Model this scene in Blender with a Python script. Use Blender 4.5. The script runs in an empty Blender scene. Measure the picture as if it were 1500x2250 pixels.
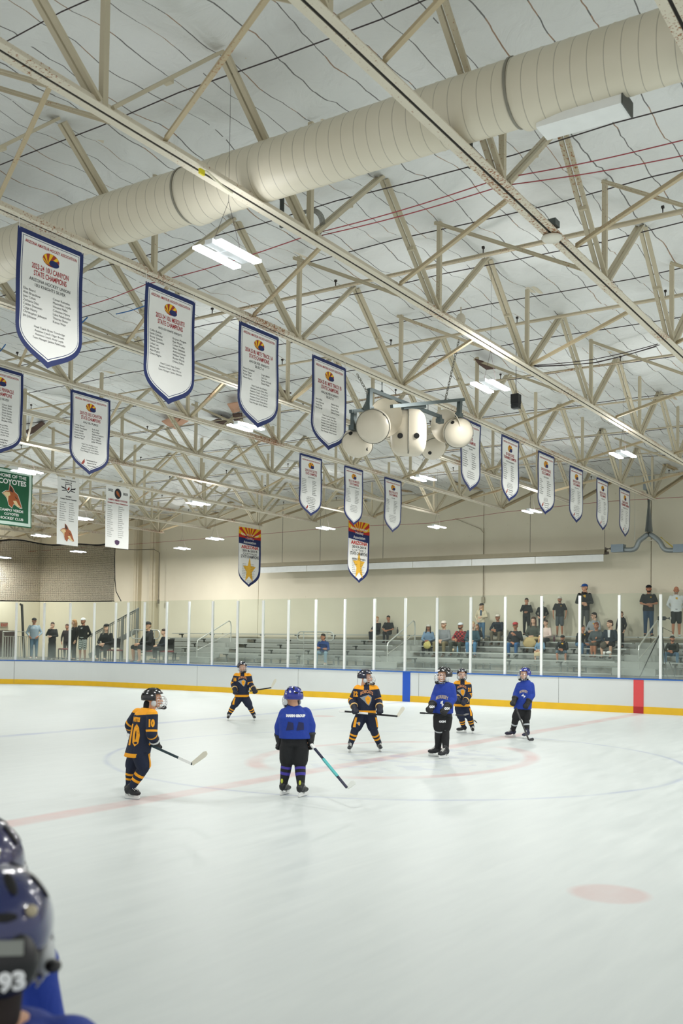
import bpy, bmesh, math, random
import numpy as np
from mathutils import Vector, Matrix
from mathutils.bvhtree import BVHTree
random.seed(7)
SC = bpy.context.scene
COL = SC.collection

# ---------------------------------------------------------------- camera
YAW, PITCH, ROLL = math.radians(33.3), math.radians(1.94), math.radians(0.78)
EYE = Vector((0.0, 0.0, 1.93)); FPX = 2187.0
FWD = Vector((-math.sin(YAW)*math.cos(PITCH), math.cos(YAW)*math.cos(PITCH), math.sin(PITCH)))
R0 = Vector((math.cos(YAW), math.sin(YAW), 0.0)); U0 = R0.cross(FWD)
RIGHT = R0*math.cos(ROLL) + U0*math.sin(ROLL)
UPV = RIGHT.cross(FWD)
def ray(u, v):
    return FWD + RIGHT*((u-750.0)/FPX) + UPV*((1338.0-v)/FPX)
def on_z(u, v, z=0.0):
    d = ray(u, v); return EYE + d*((z-EYE.z)/d.z)
def on_y(u, v, y):
    d = ray(u, v); return EYE + d*(y/d.y)
def on_x(u, v, x):
    d = ray(u, v); return EYE + d*(x/d.x)
def at(u, v, d):
    return EYE + ray(u, v)*d
def depth(p):
    return (Vector(p)-EYE).dot(FWD)

cam = bpy.data.cameras.new('camera'); camo = bpy.data.objects.new('camera', cam); COL.objects.link(camo)
cam.sensor_fit = 'VERTICAL'; cam.sensor_height = 36.0; cam.sensor_width = 24.0
cam.lens = FPX/2250.0*36.0; cam.shift_y = 213.0/2250.0
cam.clip_start = 0.05; cam.clip_end = 200
m = Matrix.Identity(4)
for i in range(3):
    m[i][0] = RIGHT[i]; m[i][1] = UPV[i]; m[i][2] = -FWD[i]; m[i][3] = EYE[i]
camo.matrix_world = m
cam.dof.use_dof = True; cam.dof.focus_distance = 17.0; cam.dof.aperture_fstop = 2.8
SC.camera = camo

# ---------------------------------------------------------------- world and exposure
w = bpy.data.worlds.new('hall_air'); SC.world = w; w.use_nodes = True
w.node_tree.nodes['Background'].inputs[0].default_value = (0.87, 0.87, 0.84, 1)
w.node_tree.nodes['Background'].inputs[1].default_value = 0.95
SC.view_settings.view_transform = 'Standard'; SC.view_settings.look = 'None'
SC.view_settings.gamma = 1.0; SC.view_settings.use_curve_mapping = False
SC.view_settings.exposure = 0.0
LAMP_W = 97.0      # one ceiling fixture
SC.cycles.max_bounces = 8; SC.cycles.diffuse_bounces = 4; SC.cycles.glossy_bounces = 3
SC.cycles.transparent_max_bounces = 16; SC.cycles.transmission_bounces = 4
SC.cycles.use_denoising = True
SC.cycles.caustics_reflective = False; SC.cycles.caustics_refractive = False
SC.cycles.sample_clamp_indirect = 6.0

# ---------------------------------------------------------------- materials
def lin(c):
    if isinstance(c, str):
        c = tuple(int(c[i:i+2], 16)/255.0 for i in (0, 2, 4))
    return tuple((x/12.92 if x <= 0.04045 else ((x+0.055)/1.055)**2.4) for x in c) + (1.0,)
MATS = {}
def mat(name, col, rough=0.6, metal=0.0, var=0.08, vscale=6.0, bump=0.0, bscale=40.0, spec=0.5, coat=0.0):
    if name in MATS: return MATS[name]
    mt = bpy.data.materials.new(name); mt.use_nodes = True; nt = mt.node_tree; N = nt.nodes; L = nt.links
    b = N['Principled BSDF']; c = lin(col)
    b.inputs['Roughness'].default_value = rough; b.inputs['Metallic'].default_value = metal
    b.inputs['Specular IOR Level'].default_value = spec
    b.inputs['Coat Weight'].default_value = coat
    tc = N.new('ShaderNodeTexCoord'); nz = N.new('ShaderNodeTexNoise')
    nz.inputs['Scale'].default_value = vscale; nz.inputs['Detail'].default_value = 4
    L.new(tc.outputs['Object'], nz.inputs['Vector'])
    mx = N.new('ShaderNodeMix'); mx.data_type = 'RGBA'
    mx.inputs['A'].default_value = tuple(x*(1-var) for x in c[:3]) + (1,)
    mx.inputs['B'].default_value = tuple(min(1, x*(1+var)) for x in c[:3]) + (1,)
    L.new(nz.outputs['Fac'], mx.inputs['Factor']); L.new(mx.outputs['Result'], b.inputs['Base Color'])
    if bump:
        n2 = N.new('ShaderNodeTexNoise'); n2.inputs['Scale'].default_value = bscale; n2.inputs['Detail'].default_value = 3
        L.new(tc.outputs['Object'], n2.inputs['Vector'])
        bp = N.new('ShaderNodeBump'); bp.inputs['Strength'].default_value = bump; bp.inputs['Distance'].default_value = 0.02
        L.new(n2.outputs['Fac'], bp.inputs['Height']); L.new(bp.outputs['Normal'], b.inputs['Normal'])
    MATS[name] = mt; return mt
def emis(name, col, power):
    mt = bpy.data.materials.new(name); mt.use_nodes = True
    b = mt.node_tree.nodes['Principled BSDF']; b.inputs['Base Color'].default_value = (0.9, 0.9, 0.9, 1)
    b.inputs['Emission Color'].default_value = lin(col); b.inputs['Emission Strength'].default_value = power
    return mt
def two_tone(name, ca, cb, rough=0.75):
    """base colour ca, cb where the woven-in pattern value 'pat' stored on the mesh is positive"""
    if name in MATS: return MATS[name]
    mt = bpy.data.materials.new(name); mt.use_nodes = True; N = mt.node_tree.nodes; L = mt.node_tree.links
    b = N['Principled BSDF']; b.inputs['Roughness'].default_value = rough
    a = N.new('ShaderNodeAttribute'); a.attribute_name = 'pat'
    g = N.new('ShaderNodeMath'); g.operation = 'GREATER_THAN'; g.inputs[1].default_value = 0.0
    L.new(a.outputs['Fac'], g.inputs[0])
    mx = N.new('ShaderNodeMix'); mx.data_type = 'RGBA'
    mx.inputs['A'].default_value = lin(ca); mx.inputs['B'].default_value = lin(cb)
    L.new(g.outputs[0], mx.inputs['Factor']); L.new(mx.outputs['Result'], b.inputs['Base Color'])
    tc = N.new('ShaderNodeTexCoord'); n2 = N.new('ShaderNodeTexNoise'); n2.inputs['Scale'].default_value = 14; n2.inputs['Detail'].default_value = 3
    L.new(tc.outputs['Object'], n2.inputs['Vector'])
    bp = N.new('ShaderNodeBump'); bp.inputs['Strength'].default_value = 0.5; bp.inputs['Distance'].default_value = 0.03
    L.new(n2.outputs['Fac'], bp.inputs['Height']); L.new(bp.outputs['Normal'], b.inputs['Normal'])
    MATS[name] = mt; return mt

# ---------------------------------------------------------------- mesh building
def basis(d):
    d = Vector(d).normalized()
    a = Vector((0, 0, 1)) if abs(d.z) < 0.95 else Vector((1, 0, 0))
    x = d.cross(a).normalized(); y = x.cross(d).normalized()
    return x, y, d
class MB:
    def __init__(s): s.v = []; s.f = []; s.m = []; s.mi = 0
    def add(s, vs, fs):
        o = len(s.v); s.v.extend([tuple(p) for p in vs]); s.f.extend([tuple(i+o for i in f) for f in fs]); s.m.extend([s.mi]*len(fs)); return s
    def box(s, c, size, M=None):
        hx, hy, hz = size[0]/2, size[1]/2, size[2]/2; c = Vector(c)
        vs = [Vector((x, y, z)) for x in (-hx, hx) for y in (-hy, hy) for z in (-hz, hz)]
        vs = [c + (M @ p if M else p) for p in vs]
        return s.add(vs, [(0,1,3,2),(4,6,7,5),(0,4,5,1),(2,3,7,6),(0,2,6,4),(1,5,7,3)])
    def beam(s, p, q, w, h, up=(0,0,1)):
        p, q = Vector(p), Vector(q); d = (q-p).normalized(); up = Vector(up)
        if abs(d.dot(up)) > 0.98: up = Vector((0,1,0)) if abs(d.y) < 0.9 else Vector((1,0,0))
        x = d.cross(up).normalized(); y = x.cross(d).normalized()
        vs = [e + x*a*w/2 + y*b*h/2 for e in (p, q) for a, b in ((-1,-1),(1,-1),(1,1),(-1,1))]
        return s.add(vs, [(0,1,2,3),(7,6,5,4),(0,4,5,1),(1,5,6,2),(2,6,7,3),(3,7,4,0)])
    def rings(s, rs, closed_ends=True):
        n = len(rs[0]); vs = [p for r in rs for p in r]; fs = []
        for i in range(len(rs)-1):
            for j in range(n):
                k = (j+1) % n; fs.append((i*n+j, i*n+k, (i+1)*n+k, (i+1)*n+j))
        if closed_ends: fs.append(tuple(range(n-1, -1, -1))); fs.append(tuple((len(rs)-1)*n+j for j in range(n)))
        return s.add(vs, fs)
    def tube(s, pts, r, n=8):
        pts = [Vector(p) for p in pts]; rs = []
        rr = r if isinstance(r, (list, tuple)) else [r]*len(pts); px = None
        for i, p in enumerate(pts):
            d = (pts[min(i+1, len(pts)-1)] - pts[max(i-1, 0)]).normalized()
            if px is None: x, y, _ = basis(d)
            else:
                x = (px - d*px.dot(d)).normalized(); y = d.cross(x)
            px = x
            rs.append([p + (x*math.cos(2*math.pi*k/n) + y*math.sin(2*math.pi*k/n))*rr[i] for k in range(n)])
        return s.rings(rs)
    def cap(s, p, q, r1, r2=None, n=12, k=3):
        """rounded, tapered limb"""
        p, q = Vector(p), Vector(q); r2 = r1 if r2 is None else r2
        if (q-p).length < 1e-5: q = p + Vector((0, 0, 1e-3))
        x, y, d = basis(q-p); rs = []
        for i in range(k+1):
            a = math.pi/2*(1 - i/k) if i else math.pi/2*0.97
            rs.append((p - d*r1*math.sin(a), r1*math.cos(a)))
        for i in range(k+1):
            a = math.pi/2*i/k if i < k else math.pi/2*0.97
            rs.append((q + d*r2*math.sin(a), r2*math.cos(a)))
        return s.rings([[c + (x*math.cos(2*math.pi*j/n) + y*math.sin(2*math.pi*j/n))*max(r, 1e-4) for j in range(n)] for c, r in rs])
    def ell(s, c, r, M=None, n=16, k=10):
        c = Vector(c); rs = []
        for i in range(k+1):
            t = math.pi*(i/k) if 0 < i < k else (0.03 if i == 0 else math.pi-0.03)
            ring = []
            for j in range(n):
                a = 2*math.pi*j/n
                p = Vector((r[0]*math.sin(t)*math.cos(a), r[1]*math.sin(t)*math.sin(a), -r[2]*math.cos(t)))
                ring.append(c + (M @ p if M else p))
            rs.append(ring)
        return s.rings(rs)
    def loft(s, secs, n=20, p=2.0):
        """secs: (centre, ax vector, ay vector) superellipse cross-sections"""
        rs = []
        for c, ax, ay in secs:
            c, ax, ay = Vector(c), Vector(ax), Vector(ay); ring = []
            for j in range(n):
                a = 2*math.pi*j/n; ca, sa = math.cos(a), math.sin(a)
                ring.append(c + ax*(math.copysign(abs(ca)**(2/p), ca)) + ay*(math.copysign(abs(sa)**(2/p), sa)))
            rs.append(ring)
        return s.rings(rs)
    def prism(s, poly, O, X, Y, t):
        """flat outline poly (2-D) in frame O,X,Y with thickness t along X x Y"""
        O, X, Y = Vector(O), Vector(X), Vector(Y); Nn = X.cross(Y).normalized()
        n = len(poly)
        a = [O + X*p[0] + Y*p[1] + Nn*(t/2) for p in poly]; b = [O + X*p[0] + Y*p[1] - Nn*(t/2) for p in poly]
        fs = [tuple(range(n)), tuple(range(2*n-1, n-1, -1))] + [(i, i+n, (i+1) % n + n, (i+1) % n) for i in range(n)]
        return s.add(a+b, fs)
    def mesh(s, name='part', smooth=False):
        me = bpy.data.meshes.new(name); me.from_pydata([tuple(p) for p in s.v], [], s.f)
        if any(s.m): me.polygons.foreach_set('material_index', s.m)
        if smooth: me.polygons.foreach_set('use_smooth', [True]*len(me.polygons))
        me.update(); return me
def tag(o, label=None, cat=None, group=None, kind=None):
    if label: o['label'] = label
    if cat: o['category'] = cat
    if group: o['group'] = group
    if kind: o['kind'] = kind
    return o
def thing(name, loc, label, cat, group=None):
    o = bpy.data.objects.new(name, None); o.empty_display_size = 0.1; COL.objects.link(o); o.location = loc
    return tag(o, label, cat, group)
def wloc(o):
    v = Vector((0, 0, 0))
    while o is not None: v += Vector(o.location); o = o.parent
    return v
def obj(name, geo, material, parent=None, label=None, smooth=False, bevel=0.0):
    """geo in world coordinates; becomes a child whose own origin sits on its parent's base"""
    me = geo.mesh(name, smooth) if isinstance(geo, MB) else geo
    if not isinstance(geo, MB) and smooth: me.polygons.foreach_set('use_smooth', [True]*len(me.polygons))
    for x in (material if isinstance(material, (list, tuple)) else [material]): me.materials.append(x)
    if parent is not None:
        me.transform(Matrix.Translation(-wloc(parent)))
    o = bpy.data.objects.new(name, me); COL.objects.link(o)
    if parent is not None: o.parent = parent
    if label: o['label'] = label
    if bevel:
        bv = o.modifiers.new('bevel', 'BEVEL'); bv.width = bevel; bv.segments = 2; bv.limit_method = 'ANGLE'
    return o
def one(name, geo, material, label, cat, group=None, smooth=False, base=None):
    """a thing that is one mesh, origin at its base"""
    me = geo.mesh(name, smooth) if isinstance(geo, MB) else geo
    for x in (material if isinstance(material, (list, tuple)) else [material]): me.materials.append(x)
    if base is None:
        c = np.array([v.co[:] for v in me.vertices]); base = ((c[:,0].min()+c[:,0].max())/2, (c[:,1].min()+c[:,1].max())/2, c[:,2].min())
    me.transform(Matrix.Translation(-Vector(base)))
    o = bpy.data.objects.new(name, me); COL.objects.link(o); o.location = base
    return tag(o, label, cat, group)
def struct(name, geo, material, smooth=False):
    o = obj(name, geo, material, None, None, smooth); o['kind'] = 'structure'; return o
def copy_tree(o, parent=None):
    c = o.copy(); COL.objects.link(c)
    if parent is not None: c.parent = parent
    for ch in list(o.children): copy_tree(ch, c)
    return c
def vox(mb, size, smooth=4, name='body'):
    """melt overlapping shapes into one continuous skin"""
    me = mb.mesh('tmp'); o = bpy.data.objects.new('tmp', me); COL.objects.link(o)
    r = o.modifiers.new('r', 'REMESH'); r.mode = 'VOXEL'; r.voxel_size = size; r.use_smooth_shade = True
    if smooth:
        k = o.modifiers.new('s', 'SMOOTH'); k.iterations = smooth; k.factor = 0.5
    dg = bpy.context.evaluated_depsgraph_get(); dg.update()
    nm = bpy.data.meshes.new_from_object(o.evaluated_get(dg), depsgraph=dg); nm.name = name
    bpy.data.objects.remove(o); bpy.data.meshes.remove(me)
    return nm
def mesh_into(mb, me, M=None):
    n = len(me.vertices); co = np.empty(n*3); me.vertices.foreach_get('co', co); co = co.reshape(-1, 3)
    if M is not None:
        A = np.array(M); co = co @ A[:3, :3].T + A[:3, 3]
    o = len(mb.v); mb.v.extend(map(tuple, co.tolist()))
    fs = [tuple(i+o for i in p.vertices) for p in me.polygons]; mb.f.extend(fs); mb.m.extend([mb.mi]*len(fs))
def text_mesh(body, size, align='CENTER', xs=1.0, bold=0.0, spacing=1.0, res=2):
    cu = bpy.data.curves.new('t', 'FONT'); cu.body = body; cu.size = size; cu.align_x = align; cu.resolution_u = res
    cu.offset = bold; cu.space_line = spacing; cu.fill_mode = 'FRONT'
    o = bpy.data.objects.new('t', cu); COL.objects.link(o)
    dg = bpy.context.evaluated_depsgraph_get(); dg.update()
    me = bpy.data.meshes.new_from_object(o.evaluated_get(dg), depsgraph=dg)
    bpy.data.objects.remove(o); bpy.data.curves.remove(cu)
    if xs != 1.0: me.transform(Matrix.Diagonal((xs, 1, 1, 1)))
    return me
def frame(O, X, Y):
    X, Y = Vector(X), Vector(Y); Z = X.cross(Y); M = Matrix.Identity(4)
    for i in range(3): M[i][0] = X[i]; M[i][1] = Y[i]; M[i][2] = Z[i]; M[i][3] = O[i]
    return M
# ================================================================ the hall
BY = 28.9            # face of the far boards
WY = 34.2            # far wall
TX = [3.2, 0.6, -1.85, -4.0, -6.3, -8.65, -11.1, -13.6, -16.1, -18.6, -21.2, -23.8, -26.4, -29.0, -31.6, -34.2, -36.8, -39.4]
ZB, ZT = 6.4, 7.66
END_X = -41.0

# ---- ice with its painted lines (an ice surface, lines under the ice)
def ice_material():
    mt = bpy.data.materials.new('ice'); mt.use_nodes = True; nt = mt.node_tree; N = nt.nodes; L = nt.links
    b = N['Principled BSDF']
    tc = N.new('ShaderNodeNewGeometry'); sep = N.new('ShaderNodeSeparateXYZ'); L.new(tc.outputs['Position'], sep.inputs[0])
    def math_(op, a, bb=None, cc=None):
        n = N.new('ShaderNodeMath'); n.operation = op
        for i, x in enumerate((a, bb, cc)):
            if x is None: continue
            if hasattr(x, 'links') or hasattr(x, 'node'): L.new(x, n.inputs[i])
            else: n.inputs[i].default_value = x
        return n.outputs[0]
    nz = N.new('ShaderNodeTexNoise'); nz.inputs['Scale'].default_value = 1.3; nz.inputs['Detail'].default_value = 6
    L.new(tc.outputs['Position'], nz.inputs['Vector'])
    # scratches: two sets of stretched noise
    def streak(rot, sc, det):
        mp = N.new('ShaderNodeMapping'); mp.inputs['Rotation'].default_value = (0, 0, rot); mp.inputs['Scale'].default_value = sc
        L.new(tc.outputs['Position'], mp.inputs['Vector'])
        n = N.new('ShaderNodeTexNoise'); n.inputs['Scale'].default_value = 1.0; n.inputs['Detail'].default_value = det; n.inputs['Distortion'].default_value = 0.6
        L.new(mp.outputs[0], n.inputs['Vector']); return n.outputs['Fac']
    s1 = streak(0.95, (7, 0.9, 1), 6); s2 = streak(0.2, (5, 0.8, 1), 5); s3 = streak(1.75, (6, 1.1, 1), 6)
    X = math_('ADD', sep.outputs['X'], math_('MULTIPLY', math_('SUBTRACT', nz.outputs['Fac'], 0.5), 0.06)); Y = sep.outputs['Y']
    def band(v, c, hw, soft=0.03):
        d = math_('ABSOLUTE', math_('SUBTRACT', v, c)); k = math_('MULTIPLY', math_('SUBTRACT', hw, d), 1.0/soft)
        n = N.new('ShaderNodeClamp'); L.new(math_('ADD', k, 0.5), n.inputs[0]); return n.outputs[0]
    def dist(cx, cy, ry=1.0):
        dx = math_('SUBTRACT', X, cx); dy = math_('MULTIPLY', math_('SUBTRACT', Y, cy), ry)
        return math_('SQRT', math_('ADD', math_('MULTIPLY', dx, dx), math_('MULTIPLY', dy, dy)))
    wear = math_('MULTIPLY', math_('SUBTRACT', nz.outputs['Fac'], 0.30), 2.4)
    cl = N.new('ShaderNodeClamp'); L.new(wear, cl.inputs[0]); wear = cl.outputs[0]
    red = math_('MULTIPLY', band(X, -8.58, 0.17, 0.1), 0.42)
    ring = band(dist(-8.5, 14.75, 0.74), 2.12, 0.11, 0.1)
    ang = math_('ARCTAN2', math_('SUBTRACT', Y, 14.75), math_('SUBTRACT', X, -8.5))
    gap = band(math_('ABSOLUTE', math_('SUBTRACT', math_('ABSOLUTE', ang), 1.57)), 1.0, 0.72, 0.25)
    red = math_('MAXIMUM', red, math_('MULTIPLY', math_('MULTIPLY', ring, gap), 0.36))
    spots = band(dist(-2.53, 7.72), 0.0, 0.30, 0.08)
    for sx, sy in ((-2.53, 21.6), (-14.7, 7.72), (-14.7, 21.6)):
        spots = math_('MAXIMUM', spots, band(dist(sx, sy), 0.0, 0.30, 0.08))
    red = math_('MAXIMUM', red, math_('MULTIPLY', spots, 0.40))
    blue = math_('MULTIPLY', band(X, -16.3, 0.15, 0.1), 0.40)
    blue = math_('MAXIMUM', blue, math_('MULTIPLY', band(dist(-8.65, 14.85), 4.8, 0.035, 0.08), 0.42))
    blue = math_('MAXIMUM', blue, math_('MULTIPLY', band(dist(-8.58, 14.85), 0.0, 0.15, 0.06), 0.4))
    # worn blue lettering inside the red ring
    lz = streak(0.25, (1.6, 3.2, 1), 2)
    letter = math_('MULTIPLY', band(dist(-8.2, 14.6, 0.62), 0.0, 1.45, 0.4), math_('GREATER_THAN', lz, 0.57))
    blue = math_('MAXIMUM', blue, math_('MULTIPLY', letter, 0.22))
    white = N.new('ShaderNodeMix'); white.data_type = 'RGBA'
    white.inputs['A'].default_value = lin('c4cccc'); white.inputs['B'].default_value = lin('d1d8d7')
    sm = math_('ADD', math_('MULTIPLY', s1, 0.4), math_('ADD', math_('MULTIPLY', s2, 0.4), math_('MULTIPLY', s3, 0.35)))
    cl2 = N.new('ShaderNodeMapRange'); cl2.inputs['From Min'].default_value = 0.40; cl2.inputs['From Max'].default_value = 0.76
    L.new(sm, cl2.inputs['Value']); L.new(cl2.outputs[0], white.inputs['Factor'])
    m1 = N.new('ShaderNodeMix'); m1.data_type = 'RGBA'; L.new(white.outputs['Result'], m1.inputs['A'])
    m1.inputs['B'].default_value = lin('c45f58'); L.new(math_('MULTIPLY', red, math_('ADD', math_('MULTIPLY', wear, 0.7), 0.3)), m1.inputs['Factor'])
    m2 = N.new('ShaderNodeMix'); m2.data_type = 'RGBA'; L.new(m1.outputs['Result'], m2.inputs['A'])
    m2.inputs['B'].default_value = lin('5a6fb4'); L.new(math_('MULTIPLY', blue, math_('ADD', math_('MULTIPLY', wear, 0.7), 0.3)), m2.inputs['Factor'])
    L.new(m2.outputs['Result'], b.inputs['Base Color'])
    ro = N.new('ShaderNodeMapRange'); ro.inputs['From Min'].default_value = 0.4; ro.inputs['From Max'].default_value = 0.75
    ro.inputs['To Min'].default_value = 0.36; ro.inputs['To Max'].default_value = 0.50
    L.new(sm, ro.inputs['Value']); L.new(ro.outputs[0], b.inputs['Roughness'])
    b.inputs['IOR'].default_value = 1.31
    bp = N.new('ShaderNodeBump'); bp.inputs['Strength'].default_value = 0.10; bp.inputs['Distance'].default_value = 0.006
    L.new(sm, bp.inputs['Height']); L.new(bp.outputs['Normal'], b.inputs['Normal'])
    return mt
# rounded rink outline, filled
def rink_outline(inset=0.0, z=0.0):
    """far straight board line and its left corner, then along the left end"""
    pts = []
    R = 8.5 + inset; cx, cy = -30.1, 20.4
    for i in range(0, 15):
        a = math.radians(90 + i*8.2); pts.append((cx + R*math.cos(a), cy + R*math.sin(a), z))
    return pts
g = MB(); out = [(14, BY, 0.0)] + rink_outline() + [(-38.0, -4, 0.0), (14, -4, 0.0)]
g.add(out + [(p[0], p[1], -0.12) for p in out], [tuple(range(len(out)-1, -1, -1)), tuple(range(len(out), 2*len(out)))])
struct('floor', g, ice_material())

# ---- ceiling: quilted white insulation sagging between the truss lines
def ceiling_material():
    mt = bpy.data.materials.new('insulation_facing'); mt.use_nodes = True; N = mt.node_tree.nodes; L = mt.node_tree.links
    b = N['Principled BSDF']; b.inputs['Roughness'].default_value = 0.55
    ge = N.new('ShaderNodeNewGeometry'); sep = N.new('ShaderNodeSeparateXYZ')
    wob = N.new('ShaderNodeTexNoise'); wob.inputs['Scale'].default_value = 0.75; wob.inputs['Detail'].default_value = 4
    L.new(ge.outputs['Position'], wob.inputs['Vector'])
    va = N.new('ShaderNodeVectorMath'); va.operation = 'MULTIPLY_ADD'
    va.inputs[1].default_value = (0.17, 0.17, 0); L.new(wob.outputs['Color'], va.inputs[0]); L.new(ge.outputs['Position'], va.inputs[2])
    L.new(va.outputs[0], sep.inputs[0])
    def M_(op, a, c=None):
        n = N.new('ShaderNodeMath'); n.operation = op
        for i, x in enumerate((a, c)):
            if x is None: continue
            if hasattr(x, 'node'): L.new(x, n.inputs[i])
            else: n.inputs[i].default_value = x
        return n.outputs[0]
    def lines(v, period, width):
        f = M_('ABSOLUTE', M_('SUBTRACT', M_('FRACT', M_('DIVIDE', v, period)), 0.5))
        return M_('LESS_THAN', f, width/period/2)
    seam = lines(sep.outputs['X'], 0.405, 0.013)
    brk = N.new('ShaderNodeTexNoise'); brk.inputs['Scale'].default_value = 1.7; brk.inputs['Detail'].default_value = 3
    L.new(ge.outputs['Position'], brk.inputs['Vector'])
    seam = M_('MULTIPLY', seam, M_('GREATER_THAN', brk.outputs['Fac'], 0.33))
    base = N.new('ShaderNodeMix'); base.data_type = 'RGBA'; base.inputs['A'].default_value = lin('d3d6d4'); base.inputs['B'].default_value = lin('eceeec')
    L.new(wob.outputs['Fac'], base.inputs['Factor'])
    dirt = N.new('ShaderNodeTexNoise'); dirt.inputs['Scale'].default_value = 0.55; dirt.inputs['Detail'].default_value = 7
    L.new(ge.outputs['Position'], dirt.inputs['Vector'])
    dr = N.new('ShaderNodeMapRange'); dr.inputs['From Min'].default_value = 0.60; dr.inputs['From Max'].default_value = 0.80; dr.inputs['To Max'].default_value = 0.45
    L.new(dirt.outputs['Fac'], dr.inputs['Value'])
    m0 = N.new('ShaderNodeMix'); m0.data_type = 'RGBA'; L.new(base.outputs['Result'], m0.inputs['A']); m0.inputs['B'].default_value = lin('8f8a7c')
    L.new(dr.outputs[0], m0.inputs['Factor'])
    rust = N.new('ShaderNodeMix'); rust.data_type = 'RGBA'; rust.inputs['A'].default_value = lin('3d3a38'); rust.inputs['B'].default_value = lin('8a6138')
    L.new(M_('GREATER_THAN', brk.outputs['Fac'], 0.56), rust.inputs['Factor'])
    mx = N.new('ShaderNodeMix'); mx.data_type = 'RGBA'; L.new(m0.outputs['Result'], mx.inputs['A'])
    L.new(rust.outputs['Result'], mx.inputs['B']); L.new(M_('MULTIPLY', seam, 0.85), mx.inputs['Factor'])
    L.new(mx.outputs['Result'], b.inputs['Base Color'])
    wr = N.new('ShaderNodeTexNoise'); wr.inputs['Scale'].default_value = 2.6; wr.inputs['Detail'].default_value = 7; wr.inputs['Distortion'].default_value = 1.2
    L.new(ge.outputs['Position'], wr.inputs['Vector'])
    bp = N.new('ShaderNodeBump'); bp.inputs['Strength'].default_value = 0.55; bp.inputs['Distance'].default_value = 0.09
    L.new(wr.outputs['Fac'], bp.inputs['Height']); L.new(bp.outputs['Normal'], b.inputs['Normal'])
    return mt
def sag(x, y):
    ts = sorted(TX); i = max([k for k, t in enumerate(ts) if t <= x], default=0); i = min(i, len(ts)-2)
    t = (x - ts[i])/(ts[i+1]-ts[i]); t = min(max(t, 0), 1)
    z = ZT + 0.005 + 0.17*math.sin(math.pi*t)**0.62
    z += 0.030*math.sin(3.1*y + 2.0*math.sin(1.3*x)) + 0.022*math.sin(7.3*y + 4*math.sin(2.1*x+0.7*y)) + 0.018*math.sin(5*x+2.2*math.sin(1.7*y))
    return z
xs = np.arange(END_X, 6.01, 0.2); ys = np.arange(-3.0, WY+0.01, 0.2)
g = MB(); V = [(x, y, sag(x, y)) for y in ys for x in xs]; nx = len(xs)
F = [(j*nx+i, (j+1)*nx+i, (j+1)*nx+i+1, j*nx+i+1) for j in range(len(ys)-1) for i in range(nx-1)]
g.add(V, F); struct('ceiling', g, ceiling_material(), smooth=True)

# ---- walls
def wall_material():
    mt = bpy.data.materials.new('painted_concrete_panel'); mt.use_nodes = True; N = mt.node_tree.nodes; L = mt.node_tree.links
    b = N['Principled BSDF']; b.inputs['Roughness'].default_value = 0.7
    ge = N.new('ShaderNodeNewGeometry'); n = N.new('ShaderNodeTexNoise'); n.inputs['Scale'].default_value = 0.7; n.inputs['Detail'].default_value = 8
    L.new(ge.outputs['Position'], n.inputs['Vector'])
    mx = N.new('ShaderNodeMix'); mx.data_type = 'RGBA'; mx.inputs['A'].default_value = lin('d9d1bb'); mx.inputs['B'].default_value = lin('eae3ce')
    L.new(n.outputs['Fac'], mx.inputs['Factor'])
    sp = N.new('ShaderNodeTexNoise'); sp.inputs['Scale'].default_value = 9; sp.inputs['Detail'].default_value = 4; L.new(ge.outputs['Position'], sp.inputs['Vector'])
    r = N.new('ShaderNodeMapRange'); r.inputs['From Min'].default_value = 0.70; r.inputs['From Max'].default_value = 0.78; r.inputs['To Max'].default_value = 0.35
    L.new(sp.outputs['Fac'], r.inputs['Value'])
    m2 = N.new('ShaderNodeMix'); m2.data_type = 'RGBA'; L.new(mx.outputs['Result'], m2.inputs['A']); m2.inputs['B'].default_value = lin('a5916f'); L.new(r.outputs[0], m2.inputs['Factor'])
    L.new(m2.outputs['Result'], b.inputs['Base Color'])
    bp = N.new('ShaderNodeBump'); bp.inputs['Strength'].default_value = 0.15; L.new(sp.outputs['Fac'], bp.inputs['Height']); L.new(bp.outputs['Normal'], b.inputs['Normal'])
    return mt
wm = wall_material()
g = MB(); prev = 8.0
joints = [on_y(u, 1200, WY).x for u in (1430, 1062, 569)] + [-33.2]
for jx in joints + [END_X]:      # tilt-up panels with open joints between them
    a, bx = prev-0.012, jx+0.012; g.box(((a+bx)/2, WY+0.10, 4.0), (a-bx, 0.20, 8.4)); prev = jx
g.box((-16.5, WY+0.22, 4.0), (50, 0.05, 8.4))
struct('wall_back', g, wm)
g = MB(); g.box((END_X-0.1, 16, 4.0), (0.2, 38, 8.4)); struct('wall_left', g, wm)
cm = mat('column_paint', 'cfc5ac', 0.6)
for i, u in enumerate((300, 336)):      # steel columns standing against the wall
    x = on_y(u, 1250, WY-0.2).x
    g = MB(); g.box((x, WY-0.12, 4.3), (0.30 if i == 0 else 0.36, 0.24, 6.6)); g.box((x, WY-0.26, 4.3), (0.10, 0.05, 6.6))
    struct('trim_%d' % (i+1), g, cm)

# ---- floor behind the boards (raised walkway) and the end zone behind the goal
fm = mat('walkway_rubber', '6d6a63', 0.8, bump=0.2)
ring = rink_outline(0.10, 1.0)[:]
pts = [(10, BY+0.10, 1.0)] + ring + [(END_X, 12, 1.0), (END_X, WY, 1.0), (10, WY, 1.0)]
g = MB(); g.add(pts + [(p[0], p[1], 0.86) for p in pts], [tuple(range(len(pts))), tuple(range(2*len(pts)-1, len(pts)-1, -1))] + [(i, (i+1) % len(pts), (i+1) % len(pts)+len(pts), i+len(pts)) for i in range(len(pts))])
struct('floor_walkway', g, fm)
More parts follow.
